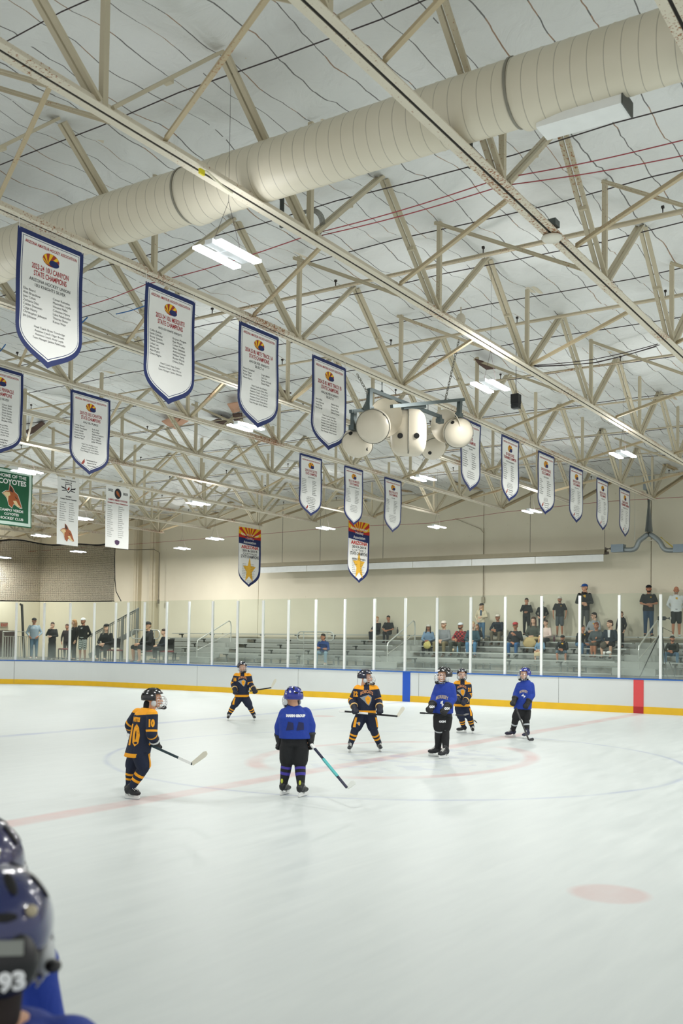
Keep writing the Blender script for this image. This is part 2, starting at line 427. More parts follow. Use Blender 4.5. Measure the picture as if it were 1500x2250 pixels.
# ================================================================ rink boards, posts and glass: one barrier with its parts
def barrier_path(off=0.0):
    pts = [Vector((4.0, BY+off, 0)), Vector((-30.1, BY+off, 0))]
    R = 8.5 + off
    for i in range(1, 15*4+1):
        a = math.radians(90 + i*8.2/4); pts.append(Vector((-30.1 + R*math.cos(a), 20.4 + R*math.sin(a), 0)))
    return pts
def wall_along(path_in, path_out, z0, z1):
    g = MB(); n = len(path_in); vs = []
    for a, b in zip(path_in, path_out): vs += [(a.x, a.y, z0), (a.x, a.y, z1), (b.x, b.y, z1), (b.x, b.y, z0)]
    fs = []
    for i in range(n-1):
        o = i*4
        for k in range(4): fs.append((o+k, o+(k+1) % 4, o+4+(k+1) % 4, o+4+k))
    fs += [(3, 2, 1, 0), ((n-1)*4, (n-1)*4+1, (n-1)*4+2, (n-1)*4+3)]
    g.add(vs, fs); return g
rb = thing('rink_boards', (-16, BY, 0), 'white rink boards with clear glass, blue cap rail and yellow kick plate', 'rink boards')
hdpe = mat('white_board_plastic', 'd0d4d3', 0.35, var=0.03, vscale=1.5, bump=0.05, bscale=4)
obj('board_face', wall_along(barrier_path(0), barrier_path(0.08), 0.2, 0.975), hdpe, rb)
obj('kick_plate', wall_along(barrier_path(-0.008), barrier_path(0.08), 0.0, 0.20), mat('yellow_kick', 'e2b417', 0.45, var=0.12, vscale=3), rb)
obj('cap_rail', wall_along(barrier_path(-0.02), barrier_path(0.14), 0.975, 1.01), mat('blue_cap', '1f5fb0', 0.4), rb)
g = MB(); x0, x1 = on_y(884.5, 1500, BY).x, on_y(901, 1500, BY).x
g.box(((x0+x1)/2, BY-0.006, 0.49), (x1-x0, 0.012, 0.98)); obj('blue_line_panel', g, mat('line_blue', '0f4fb8', 0.4, var=0.04), rb)
x0, x1 = on_y(1391.5, 1530, BY).x, on_y(1413.5, 1530, BY).x
g = MB(); g.box(((x0+x1)/2, BY-0.006, 0.583), (x1-x0, 0.012, 0.78)); obj('centre_line_panel', g, mat('line_red', 'd4474a', 0.4, var=0.06), rb)
g = MB(); g.box(((x0+x1)/2, BY-0.012, 0.097), (x1-x0, 0.012, 0.195)); obj('centre_line_kick', g, mat('line_red_dark', 'a81f22', 0.4), rb)
for u in (80, 433, 655, 785, 920, 1227):
    g = MB()
    x = on_y(u, 1480, BY).x
    if x < -30.1:
        a = math.radians(90+ (-30.1-x)/8.5*57.3*1.02); p = Vector((-30.1+8.493*math.cos(a), 20.4+8.493*math.sin(a), 0.5)); g.box(p, (0.006, 0.012, 0.96))
    else: g.box((x, BY-0.001, 0.5), (0.007, 0.006, 0.96))
    obj('board_seam', g, mat('seam', '6b6b69', 0.8), rb)

# glass and posts
glass = bpy.data.materials.new('rink_glass'); glass.use_nodes = True; nt = glass.node_tree
for n in list(nt.nodes):
    if n.type != 'OUTPUT_MATERIAL': nt.nodes.remove(n)
o_ = [n for n in nt.nodes][0]
tr = nt.nodes.new('ShaderNodeBsdfTransparent'); tr.inputs[0].default_value = (0.915, 0.945, 0.925, 1)
gl = nt.nodes.new('ShaderNodeBsdfGlossy'); gl.inputs['Roughness'].default_value = 0.03; gl.inputs[0].default_value = (0.9, 1, 0.95, 1)
df = nt.nodes.new('ShaderNodeBsdfDiffuse'); df.inputs[0].default_value = (0.60, 0.68, 0.64, 1)
fr = nt.nodes.new('ShaderNodeFresnel'); fr.inputs[0].default_value = 1.33
m1 = nt.nodes.new('ShaderNodeMixShader'); m2 = nt.nodes.new('ShaderNodeMixShader')
sc_n = nt.nodes.new('ShaderNodeTexNoise'); sc_n.inputs['Scale'].default_value = 2.5; sc_n.inputs['Detail'].default_value = 6
ge = nt.nodes.new('ShaderNodeNewGeometry'); nt.links.new(ge.outputs['Position'], sc_n.inputs['Vector'])
sp = nt.nodes.new('ShaderNodeSeparateXYZ'); nt.links.new(ge.outputs['Position'], sp.inputs[0])
mr = nt.nodes.new('ShaderNodeMapRange'); mr.inputs['From Min'].default_value = 1.75; mr.inputs['From Max'].default_value = 1.0   # puck scuffs and rime, lower part
mr.inputs['To Min'].default_value = 0.02; mr.inputs['To Max'].default_value = 0.40
nt.links.new(sp.outputs['Z'], mr.inputs['Value'])
mu = nt.nodes.new('ShaderNodeMath'); mu.operation = 'MULTIPLY'; nt.links.new(mr.outputs[0], mu.inputs[0]); nt.links.new(sc_n.outputs['Fac'], mu.inputs[1])
nt.links.new(mu.outputs[0], m1.inputs[0]); nt.links.new(tr.outputs[0], m1.inputs[1]); nt.links.new(df.outputs[0], m1.inputs[2])
bfm = nt.nodes.new('ShaderNodeMath'); bfm.operation = 'SUBTRACT'; bfm.inputs[0].default_value = 1.0; nt.links.new(ge.outputs['Backfacing'], bfm.inputs[1])
frm = nt.nodes.new('ShaderNodeMath'); frm.operation = 'MULTIPLY'; frm.use_clamp = True; nt.links.new(bfm.outputs[0], frm.inputs[0]); nt.links.new(fr.outputs[0], frm.inputs[1])
nt.links.new(frm.outputs[0], m2.inputs[0]); nt.links.new(m1.outputs[0], m2.inputs[1]); nt.links.new(gl.outputs[0], m2.inputs[2])
nt.links.new(m2.outputs[0], o_.inputs[0])
post_m = mat('white_post', 'e6e8e6', 0.4)
straight_u = [314, 363, 412, 464, 519, 575, 631, 691, 755, 820, 888, 958, 1032, 1108, 1188, 1272, 1359, 1450]
PX = [on_y(u, 1460, BY).x for u in straight_u]; PX += [PX[-1]+1.21*(i+1) for i in range(5)]
arc_a = [86.6+8.2*k for k in range(1, 9)]
posts = [Vector((x, BY+0.04, 0)) for x in PX[::-1]]
x278 = on_y(278, 1450, BY).x; posts.append(Vector((x278, BY+0.04, 0)))
x251 = on_y(251, 1450, BY).x; posts.append(Vector((max(x251, -30.09), BY+0.04, 0)))
for u in (205, 152, 95, 34, -30, -95):
    # walk along the corner until the post lines up with the measured spacing
    best = None
    for k in range(1, 1200):
        a = math.radians(90 + k*0.09); p = Vector((-30.1+8.54*math.cos(a), 20.4+8.54*math.sin(a), 1.0))
        d = p-EYE; uu = 750 + FPX*d.dot(RIGHT)/d.dot(FWD)
        if best is None or abs(uu-u) < best[0]: best = (abs(uu-u), Vector((p.x, p.y, 0)))
    posts.append(best[1])
for i, p in enumerate(posts):
    g = MB(); g.box((p.x, p.y, 2.22), (0.075, 0.07, 2.44))
    obj('post', g, post_m, rb)
for i in range(len(posts)-1):
    a, b = posts[i], posts[i+1]; d = (b-a); L_ = d.length; d.normalize(); nrm = Vector((-d.y, d.x, 0))
    if L_ > 2.4: continue
    c = (a+b)/2
    M = Matrix(((d.x, nrm.x, 0), (d.y, nrm.y, 0), (0, 0, 1)))
    g = MB(); g.box((c.x, c.y, 2.255), (L_-0.05, 0.012, 2.47), M); obj('glass_pane', g, glass, rb)

# ---- protective netting round the end zone
net = bpy.data.materials.new('netting'); net.use_nodes = True; N = net.node_tree.nodes; L = net.node_tree.links
b = N['Principled BSDF']; b.inputs['Base Color'].default_value = lin('1c1a16'); b.inputs['Roughness'].default_value = 0.9; b.inputs['Specular IOR Level'].default_value = 0.0
uvn = N.new('ShaderNodeAttribute'); uvn.attribute_name = 'run'; ge = N.new('ShaderNodeNewGeometry'); sp = N.new('ShaderNodeSeparateXYZ'); L.new(ge.outputs['Position'], sp.inputs[0])
def fr_(v, s):
    a = N.new('ShaderNodeMath'); a.operation = 'MULTIPLY'; a.inputs[1].default_value = s; L.new(v, a.inputs[0])
    f = N.new('ShaderNodeMath'); f.operation = 'FRACT'; L.new(a.outputs[0], f.inputs[0])
    c = N.new('ShaderNodeMath'); c.operation = 'LESS_THAN'; c.inputs[1].default_value = 0.34; L.new(f.outputs[0], c.inputs[0]); return c.outputs[0]
mxn = N.new('ShaderNodeMath'); mxn.operation = 'MAXIMUM'; L.new(fr_(uvn.outputs['Fac'], 1/0.04), mxn.inputs[0]); L.new(fr_(sp.outputs['Z'], 1/0.04), mxn.inputs[1])
L.new(mxn.outputs[0], b.inputs['Alpha'])
nt_ = thing('safety_net', (-33, 28.6, 3.4), 'dark mesh safety net hanging above the glass of the left rink corner', 'net')
ring_pts = []
for k in range(0, 111):
    a = math.radians(90.5 + k*0.9); ring_pts.append((-30.1+8.56*math.cos(a), 20.4+8.56*math.sin(a)))
g = MB(); run = []; s_ = 0.0; vs = []; NZ = 10
for i, (x, y) in enumerate(ring_pts):
    if i: s_ += math.hypot(x-ring_pts[i-1][0], y-ring_pts[i-1][1])
    zt = 5.96 - 0.10*math.sin(s_*0.9) - 0.05*math.sin(s_*2.3); zb = 3.50
    for j in range(NZ+1):
        t = j/NZ; inn = 0.0
        if i < 6: inn = 0.0
        vs.append((x, y, zb+(zt-zb)*t)); run.append(s_)
g.add(vs, [(i*(NZ+1)+j, (i+1)*(NZ+1)+j, (i+1)*(NZ+1)+j+1, i*(NZ+1)+j+1) for i in range(len(ring_pts)-1) for j in range(NZ)])
no = obj('mesh', g, net, nt_); at_ = no.data.attributes.new('run', 'FLOAT', 'POINT'); at_.data.foreach_set('value', run)
rope = mat('black_rope', '161514', 0.8)
g = MB(); g.tube([Vector((p[0], p[1], 5.96 - 0.10*math.sin(k*0.1345*0.9) - 0.05*math.sin(k*0.1345*2.3))) for k, p in enumerate(ring_pts)], 0.035, 6); obj('top_rope', g, rope, nt_)
g = MB(); g.tube([Vector((p[0], p[1], 3.50)) for p in ring_pts], 0.022, 6); obj('bottom_rope', g, rope, nt_)
p0 = ring_pts[0]; g = MB(); g.tube([Vector((p0[0], p0[1], 5.95)), Vector((p0[0]-0.02, p0[1], 5.2)), Vector((p0[0]+0.02, p0[1], 4.4)), Vector((p0[0]+0.10, p0[1], 3.9)), Vector((p0[0]+0.38, p0[1]+0.02, 3.5))], 0.018, 6); obj('edge_rope', g, rope, nt_)

# ================================================================ bleachers
alu = mat('brushed_aluminium', 'c3c6c2', 0.38, 0.55, var=0.06, vscale=3)
alu_d = mat('weathered_aluminium', 'a9aca7', 0.5, 0.35, var=0.15, vscale=2)
dark_st = mat('galvanised_bracket', '5f625f', 0.6, 0.4)
ROWS = [(1.45, 31.46), (1.65, 32.07), (1.86, 32.68), (2.06, 33.29), (2.27, 33.88)]
def bleacher(x0, x1, label):
    t = thing('bleacher', ((x0+x1)/2, 31.2, 1.0), label, 'bleacher', 'aluminium bleachers along the far wall')
    for i, (z, y) in enumerate(ROWS):
        g = MB(); g.box(((x0+x1)/2, y, z-0.02), (x1-x0, 0.25, 0.04)); obj('seat_plank', g, alu, t)
        if i > 0 or True:
            zf = z-0.40
            if zf > 1.03:
                g = MB(); g.box(((x0+x1)/2, y-0.30, zf), (x1-x0, 0.30, 0.035)); obj('foot_plank', g, alu_d, t)
        if i > 0:
            g = MB(); g.box(((x0+x1)/2, y+0.0, z-0.31), (x1-x0-0.02, 0.012, 0.13)); obj('riser', g, alu_d, t)
    x = x0+0.45
    while x < x1-0.1:
        g = MB()
        for i, (z, y) in enumerate(ROWS):
            g.box((x, y, z-0.06), (0.10, 0.22, 0.05)); g.box((x, y+0.06, (z-0.08+1.0)/2), (0.05, 0.05, z-0.08-1.0))
        g.beam((x, ROWS[0][1]-0.2, 1.03), (x, ROWS[-1][1]+0.1, 1.03), 0.05, 0.05)
        obj('support_frame', g, dark_st, t); x += 1.83
    return t
bleacher(-31.4, -28.45, 'aluminium bleacher behind the glass at the far left, left of the first handrail')
bleacher(-26.75, -19.05, 'near-empty aluminium bleacher in the middle with the lone man in blue in front')
bleacher(-17.95, -10.15, 'aluminium bleacher at right crowded with seated spectators')
bleacher(-8.75, -3.5, 'aluminium bleacher at the right edge below the man in white hoodie')
# stepped aisles between the sections
def aisle(x0, x1, label):
    t = thing('aisle_stairs', ((x0+x1)/2, 31.2, 1.0), label, 'stairs', 'bleacher aisles')
    for i, (z, y) in enumerate(ROWS):
        g = MB(); g.box(((x0+x1)/2, y-0.16, z-0.22), (x1-x0-0.04, 0.55, 0.04)); obj('tread', g, alu_d, t)
        g = MB(); g.box(((x0+x1)/2, y-0.43, z-0.33), (x1-x0-0.04, 0.012, 0.20)); obj('riser', g, alu_d, t)
    g = MB(); g.box(((x0+x1)/2, 33.95, 2.25), (x1-x0-0.04, 0.25, 0.04)); obj('top_plank', g, alu, t)
aisle(-28.45, -26.75, 'stepped aluminium aisle beside the empty middle bleacher')
aisle(-19.05, -17.95, 'stepped aluminium aisle with sloping handrail left of the crowd')
aisle(-10.15, -8.75, 'stepped aluminium aisle behind the camera tripod')
rail_m = mat('handrail_tube', 'd4d7d3', 0.35, 0.4)
def handrail(uA, uB, label, y0=31.3, y1=33.2, rise=0.80):
    xa = uA; xb = uB
    t = thing('handrail', (xa, y0, 1.0), label, 'handrail', 'handrails on the bleacher aisles')
    g = MB(); za, zb = 1.0+rise+0.15, 2.0+rise
    top = [Vector((xa, y0, 1.02)), Vector((xa, y0, za-0.12)), Vector((xa, y0+0.05, za)), Vector((xb, y1-0.15, zb)), Vector((xb, y1-0.05, zb-0.04)), Vector((xb, y1, zb-0.2)), Vector((xb, y1, 1.9))]
    g.tube(top, 0.025, 8); obj('top_rail', g, rail_m, t)
    g = MB(); g.tube([Vector((xa, y0, za-0.42)), Vector((xb, y1, zb-0.5))], 0.02, 8); obj('mid_rail', g, rail_m, t)
def vrail(u1, v1, u2, v2, label):      # rail seen rising to the right
    xa = on_y(u1, v1, 31.3).x; xb = on_y(u2, v2, 33.0).x
    handrail(xa, xb, label)
vrail(433, 1400, 501, 1372, 'sloping tube handrail at the aisle left of the middle bleacher')
vrail(851, 1405, 906, 1375, 'sloping tube handrail at the aisle beside the two children on top')
vrail(1403, 1405, 1442, 1372, 'sloping tube handrail at the aisle behind the tripod')
def looprail(u0, u1, vt, vb, y, label):
    a = on_y(u0, vt, y); b = on_y(u1, vt, y); c = on_y(u0, vb, y); zt, zb_ = a.z, c.z; r = (zt-zb_)/2; zc = (zt+zb_)/2
    t = thing('guard_rail', ((a.x+b.x)/2, y, 1.0), label, 'guard rail', 'rounded guard rails')
    pts = []
    for k in range(13):
        an = math.pi/2 + math.pi*k/12; pts.append(Vector((a.x + r + r*math.cos(an), y, zc + r*math.sin(an))))
    for k in range(13):
        an = -math.pi/2 + math.pi*k/12; pts.append(Vector((b.x - r + r*math.cos(an), y, zc + r*math.sin(an))))
    pts.append(pts[0]); g = MB(); g.tube(pts, 0.024, 8); obj('loop', g, rail_m, t)
    for f in (0.18, 0.82):
        x = a.x + (b.x-a.x)*f; g = MB(); g.tube([Vector((x, y, zt)), Vector((x, y, 1.0))], 0.02, 8); obj('leg', g, rail_m, t)
looprail(653, 733, 1388, 1408, 31.15, 'rounded tube guard rail behind the lone man in blue')
looprail(289, 351, 1384, 1403, 31.15, 'rounded tube guard rail behind the seated bearded man')
# stairs with railing in the corner, white fence and doorway
grey_rail = mat('grey_railing', '8b8f8c', 0.5, 0.3)
t = thing('stair_railing', (on_y(250, 1440, 31.8).x, 31.8, 1.0), 'grey stair railing with vertical balusters climbing to the right behind the left glass', 'railing')
a = on_y(197, 1396, 31.8); b = on_y(305, 1336, 31.8)
g = MB(); g.tube([a, b], 0.035, 8); g.tube([a+Vector((0, 0, -0.08)), b+Vector((0, 0, -0.08))], 0.02, 6); obj('top_rail', g, grey_rail, t)
for k in range(24):
    f = k/23; p = a.lerp(b, f); g = MB(); g.box((p.x, p.y, p.z-0.48), (0.025, 0.025, 0.9)); obj('baluster', g, grey_rail, t)
g = MB(); g.beam(a+Vector((0, 0, -0.95)), b+Vector((0, 0, -0.95)), 0.05, 0.22); obj('stringer', g, grey_rail, t)
for f in (0.68, 0.97):
    p = a.lerp(b, f); g = MB(); g.box((p.x, p.y, (p.z+1.0)/2), (0.09, 0.09, p.z-1.0)); obj('newel_post', g, grey_rail, t)
white_rail = mat('white_railing', 'd9dcd8', 0.45)
fy = 30.6; a = on_y(7, 1388, fy); b = on_y(75, 1390, fy)
t = thing('fence', ((a.x+b.x)/2, fy, 1.0), 'low white fence of vertical bars at the far left behind the glass', 'fence')
g = MB(); g.tube([Vector((a.x, fy, a.z)), Vector((b.x, fy, a.z))], 0.035, 8); obj('top_rail', g, white_rail, t)
g = MB(); g.tube([Vector((a.x, fy, a.z-0.22)), Vector((b.x, fy, a.z-0.22))], 0.02, 8); obj('lower_rail', g, white_rail, t)
for k in range(13):
    x = a.x + (b.x-a.x)*k/12; g = MB(); g.box((x, fy, (a.z-0.2+1.0)/2), (0.03, 0.03, a.z-0.2-1.0)); obj('bar', g, white_rail, t)
for x in (a.x, b.x):
    g = MB(); g.box((x, fy, (a.z+1.0)/2), (0.06, 0.06, a.z-1.0)); obj('post', g, white_rail, t)
# doorway with exit sign on the end wall
dk = mat('dark_doorway', '3b2c27', 0.7)
def end_pt(u, v): return on_x(u, v, END_X+0.02)
p = end_pt(0, 1385); q = end_pt(32, 1385)
g = MB(); g.box((END_X+0.04, (p.y+q.y)/2, 1.0+(p.z-1.0)/2), (0.06, abs(q.y-p.y), p.z-1.0)); struct('door_1', g, dk)
p = end_pt(8, 1373); t = thing('exit_sign', (END_X+0.06, p.y, p.z-0.1), 'small exit sign with red letters above the dark doorway at far left', 'sign')
g = MB(); g.box((END_X+0.05, p.y, p.z), (0.05, 0.42, 0.26)); obj('housing', g, mat('sign_box', '8f8572', 0.5), t)
tm = text_mesh('EXIT', 0.2, bold=0.006); tm.transform(frame((END_X+0.08, p.y, p.z-0.07), (0, 1, 0), (0, 0, 1))); obj('lettering', tm, mat('exit_red', 'a32a20', 0.5), t)
g = MB(); a = on_y(48, 1328, 31.2); b = on_y(52, 1390, 31.2); b.z = 1.0; b.x = a.x+0.25
g.tube([a+Vector((-0.1, 0, 0)), a, b], 0.06, 8)
one('downpipe', g, mat('black_pipe', '1c1d1b', 0.5), 'black pipe standing near the left corner behind the man in the grey jersey', 'pipe')
# ================================================================ roof trusses
def steel_material(name, col, rust_amt, gain=1.0):
    mt = bpy.data.materials.new(name); mt.use_nodes = True; N = mt.node_tree.nodes; L = mt.node_tree.links
    b = N['Principled BSDF']; b.inputs['Roughness'].default_value = 0.6
    tc = N.new('ShaderNodeNewGeometry')
    n1 = N.new('ShaderNodeTexNoise'); n1.inputs['Scale'].default_value = 5; n1.inputs['Detail'].default_value = 3; L.new(tc.outputs['Position'], n1.inputs['Vector'])
    n2 = N.new('ShaderNodeTexNoise'); n2.inputs['Scale'].default_value = 38; n2.inputs['Detail'].default_value = 5; n2.inputs['Roughness'].default_value = 0.7; L.new(tc.outputs['Position'], n2.inputs['Vector'])
    big = N.new('ShaderNodeTexNoise'); big.inputs['Scale'].default_value = 0.6; L.new(tc.outputs['Position'], big.inputs['Vector'])
    a = N.new('ShaderNodeMath'); a.operation = 'ADD'; L.new(n2.outputs['Fac'], a.inputs[0])
    k = N.new('ShaderNodeMath'); k.operation = 'MULTIPLY_ADD'; k.inputs[1].default_value = 0.6; k.inputs[2].default_value = -0.3; L.new(big.outputs['Fac'], k.inputs[0]); L.new(k.outputs[0], a.inputs[1])
    r = N.new('ShaderNodeMapRange'); r.inputs['From Min'].default_value = 0.66-rust_amt; r.inputs['From Max'].default_value = 0.72-rust_amt; L.new(a.outputs[0], r.inputs['Value'])
    c = lin(col); mx0 = N.new('ShaderNodeMix'); mx0.data_type = 'RGBA'; mx0.inputs['A'].default_value = tuple(x*0.9 for x in c[:3])+(1,); mx0.inputs['B'].default_value = c; L.new(n1.outputs['Fac'], mx0.inputs['Factor'])
    mx = N.new('ShaderNodeMix'); mx.data_type = 'RGBA'; L.new(mx0.outputs['Result'], mx.inputs['A']); mx.inputs['B'].default_value = lin('9a6337'); L.new(r.outputs[0], mx.inputs['Factor'])
    L.new(mx.outputs['Result'], b.inputs['Base Color']); return mt
chord_m = steel_material('cream_steel_rusty', 'ddd5c1', 0.07)
web_m = steel_material('cream_steel', 'c9bfa5', -0.02)
brace_m = steel_material('tan_steel', 'bfae8c', 0.04)
gap_m = mat('chord_gap', '1e1a15', 0.9)
YN = [5.8 + 3.05*k for k in range(-3, 9)]; YE = 30.5
YT = [y+1.525 for y in YN[:-1]]
truss_parts = None
def make_truss(x):
    t = thing('roof_truss', (x, 0, ZB), '', 'roof truss', 'cream steel roof trusses')
    g = MB()
    y0, y1 = YN[0]-0.4, YE
    for s in (-1, 1):       # pair of angles, back to back
        g.box((x+s*0.052, (y0+y1)/2, ZB+0.005), (0.075, y1-y0, 0.010)); g.box((x+s*0.0195, (y0+y1)/2, ZB+0.045), (0.010, y1-y0, 0.085))
    obj('bottom_chord', g, chord_m, t)
    g = MB(); g.box((x, (y0+y1)/2, ZB+0.03), (0.02, y1-y0, 0.05)); obj('gap_shade_strip', g, gap_m, t)  # near-black strip paints the shade in the slot between the angles
    g = MB()
    for s in (-1, 1): g.box((x+s*0.045, (y0+WY)/2, ZT+0.13), (0.065, WY-y0, 0.06))
    obj('top_chord', g, chord_m, t)
    for k, y in enumerate(YN):
        g = MB(); g.box((x, y, (ZB+ZT)/2+0.03), (0.058, 0.058, ZT-ZB)); obj('vertical', g, web_m, t)
        for j, s in enumerate((-1, 1)):
            yt = y+s*1.525
            if yt < YN[0]-2: continue
            g = MB(); w_ = 0.030 if (k % 2) else 0.04
            for o in (-1, 1):
                g.beam((x+o*0.036, y+s*0.07, ZB+0.06), (x+o*0.036, yt-s*0.04, ZT+0.02), w_, 0.05, (1, 0, 0))
            g.box((x, y+s*0.78, (ZB+ZT)/2+0.02), (0.09, 0.05, 0.04))
            obj('diagonal', g, web_m, t)
    g = MB()
    for o in (-1, 1): g.beam((x+o*0.05, YN[-1]+1.4, ZT), (x+o*0.05, WY, ZT+0.10), 0.05, 0.06, (1, 0, 0))
    g.beam((x-0.05, YN[-1]+0.05, ZB+0.05), (x-0.05, WY-0.25, ZT), 0.055, 0.055, (1, 0, 0)); g.beam((x+0.05, YN[-1]+0.05, ZB+0.05), (x+0.05, WY-0.25, ZT), 0.055, 0.055, (1, 0, 0))
    obj('end_strut', g, brace_m, t); return t
proto = make_truss(TX[0])
tl = {-1.85: 'rusty cream roof truss crossing the upper right corner, nearest on the right',
      -4.0: 'rusty cream roof truss with the round disc fixture, second from the upper right',
      -6.3: 'rusty cream roof truss running from left edge to right edge before the duct',
      -8.65: 'cream roof truss carrying the long nearest row of pennant banners',
      -11.1: 'cream roof truss without banners behind the nearest banner row',
      -13.6: 'cream roof truss carrying the second row of pennant banners',
      -21.2: 'cream roof truss the green coyote banner hangs from',
      -18.6: 'cream roof truss carrying the star banner on the right',
      -23.8: 'cream roof truss carrying the star banner on the left'}
far = {-16.1: 'first cream roof truss behind the second banner row', -26.4: 'first cream roof truss beyond the left star banner',
       -29.0: 'second cream roof truss beyond the left star banner', -31.6: 'third cream roof truss beyond the left star banner',
       -34.2: 'fourth cream roof truss beyond the left star banner', -36.8: 'fifth cream roof truss beyond the left star banner',
       -39.4: 'last cream roof truss, nearest the dark end wall', 0.6: 'cream roof truss directly above the camera', 3.2: 'cream roof truss right of the camera, out over the near side'}
tl.update(far)
for i, x in enumerate(TX):
    t = proto if i == 0 else copy_tree(proto)
    t.location.x = x; t['label'] = tl[x]
# ---- lateral braces between neighbouring trusses
YB_ = [(6.5, 5.3), (10.75, 9.2), (15.0, 13.2), (19.3, 17.5), (23.6, 21.8), (27.9, 26.1)]
pair = {}
def between(x): return 'between trusses %.0f m left of the camera' % abs(x)
names = ['nearest', 'second', 'third', 'fourth', 'fifth', 'farthest']
vis = sorted(TX, reverse=True)
row_name = {-1.85: 'the corner truss', -4.0: 'the disc fixture truss', -6.3: 'the truss crossing the duct', -8.65: 'the front banner truss', -11.1: 'the bare middle truss',
            -13.6: 'the second banner truss', -16.1: 'the truss behind the second banners', -18.6: 'the right star banner truss', -21.2: 'the green banner truss', -23.8: 'the left star banner truss',
            -26.4: 'the first far truss', -29.0: 'the second far truss', -31.6: 'the third far truss', -34.2: 'the fourth far truss', -36.8: 'the fifth far truss'}
for i in range(len(vis)-1):
    xa, xb = vis[i+1], vis[i]
    if xb > 0 or xa not in row_name: continue
    for k, (ya, yb) in enumerate(YB_):
        g = MB(); g.beam((xa+0.05, ya, ZB+0.05), (xb-0.05, yb, ZB+0.05), 0.042, 0.012); g.beam((xa+0.05, ya, ZB+0.075), (xb-0.05, yb, ZB+0.075), 0.012, 0.042)
        one('brace_angle', g, brace_m, '%s thin flat steel brace from %s' % (names[k], row_name[xa]), 'brace', 'lateral braces between the trusses')
        if k % 2 == 0 or i % 2 == 0:
            yy = YN[3+min(k*1, 8)] if k < 5 else YN[-2]
            yt = yy - 0.2
            if abs(yt - 7.9) < 1.2: yt = 6.3
            if yy > 27: yt = yy-0.6
            g = MB(); g.beam((xa+0.03, yt, ZT-0.06), (xb-0.05, yt+0.1, ZB+0.10), 0.05, 0.012, (0, 0, 1)); g.beam((xa+0.03, yt, ZT-0.06), (xb-0.05, yt+0.1, ZB+0.10), 0.012, 0.05)
            one('sway_brace', g, web_m, '%s sloping brace down from %s' % (names[k], row_name[xa]), 'brace', 'sloping braces between the trusses')
# ---- sprinkler pipes
pipe_m = steel_material('sprinkler_pipe', 'c9bda3', 0.03)
head_m = mat('sprinkler_head', '3a3431', 0.5, 0.5)
wire_d = mat('dark_cable', '3b3132', 0.7); wire_r = mat('red_cord', 'a3434a', 0.7); wire_b = mat('blue_cord', '2f6fb3', 0.7)
for i, (y, z, r) in enumerate([(12.65, 7.42, 0.045), (15.7, 7.42, 0.04), (18.8, 7.40, 0.032), (21.9, 7.40, 0.032), (25.0, 7.40, 0.03), (28.1, 7.4, 0.03), (31.5, 7.35, 0.03)]):
    t = thing('sprinkler_pipe', (-18, y, z), 'cream sprinkler pipe under the ceiling, %s from the duct' % ['first', 'second', 'third', 'fourth', 'fifth', 'sixth', 'last'][i], 'pipe', 'sprinkler pipes')
    g = MB(); g.tube([Vector((5, y, z)), Vector((-40, y, z))], r, 10); obj('pipe', g, pipe_m, t)
    for k in range(16):
        x = -1.0 - 2.5*k - (i % 2)*0.8
        g = MB(); g.tube([Vector((x, y, z)), Vector((x, y, z+0.10))], 0.010, 6); g.box((x, y, z+0.11), (0.035, 0.035, 0.03)); obj('sprinkler_head', g, head_m, t)
for i in range(14):      # wires holding the insulation up
    y = 3.0+1.5*i*1.0 if i < 8 else 15+2.4*(i-8)
    y = [3.1, 4.5, 5.95, 7.5, 9.0, 10.45, 11.9, 13.4, 15.0, 17.2, 19.5, 22.4, 26.0, 29.5][i]
    pts = [Vector((5-1.2*k, y+0.03*math.sin(k*1.7), 7.60-0.035*abs(math.sin(k*1.31)))) for k in range(38)]
    g = MB(); g.tube(pts, 0.008, 4)
    one('support_wire', g, wire_d, 'thin dark wire under the ceiling, number %d counting from the camera side' % (i+1), 'wire', 'wires under the insulation')
def cord(name, pts, r, m, label):
    g = MB(); n = []
    for a, b in zip(pts[:-1], pts[1:]):
        for k in range(8):
            f = k/8; p = Vector(a).lerp(Vector(b), f); p.z -= 0.05*math.sin(math.pi*f)*(Vector(b)-Vector(a)).length/4; n.append(p)
    n.append(Vector(pts[-1])); g.tube(n, r, 5); one(name, g, m, label, 'cord')
A = on_z(683, 515, 6.55); B = on_z(1095, 393, 6.6); Cc = on_z(1500, 308, 6.75)
cord('red_cord', [A, B, Cc], 0.006, wire_r, 'upper of two red cords running right above the trusses from the hanging cable coil')
cord('red_cord', [A+Vector((0, .04, -.02)), B+Vector((0, .1, -.03)), Cc+Vector((0, .25, -.03))], 0.006, wire_r, 'lower of two red cords running right above the trusses')
cord('red_cord', [on_z(175, 676, 6.7), on_z(320, 625, 6.6), A], 0.006, wire_r, 'red cord between the first two big pennants and the hanging lamp')
cord('blue_cord', [on_z(255, 690, 6.7), on_z(318, 672, 6.6)], 0.008, wire_b, 'short blue cord left of the second big pennant')
cord('blue_cord', [on_z(168, 720, 6.6), on_z(192, 697, 6.8)], 0.010, wire_b, 'short blue cord right of the first big pennant')
cord('blue_cord', [on_z(0, 772, 6.6), on_z(12, 757, 6.8)], 0.010, wire_b, 'short blue cord at the left edge below the first pennant')
for k, (a, b) in enumerate((((1165, 803), (1445, 756)), ((1165, 806), (1440, 762)), ((1170, 804), (1448, 758)))):
    cord('black_cable', [on_z(*a, 6.5), on_z((a[0]+b[0])/2, (a[1]+b[1])/2+10+3*k, 6.5), on_z(*b, 6.6)], 0.007, wire_d, ['upper', 'lower', 'middle'][k] + ' of three black cables hung across from the long truss at right')
g = MB(); c = on_z(681, 495, 6.62)
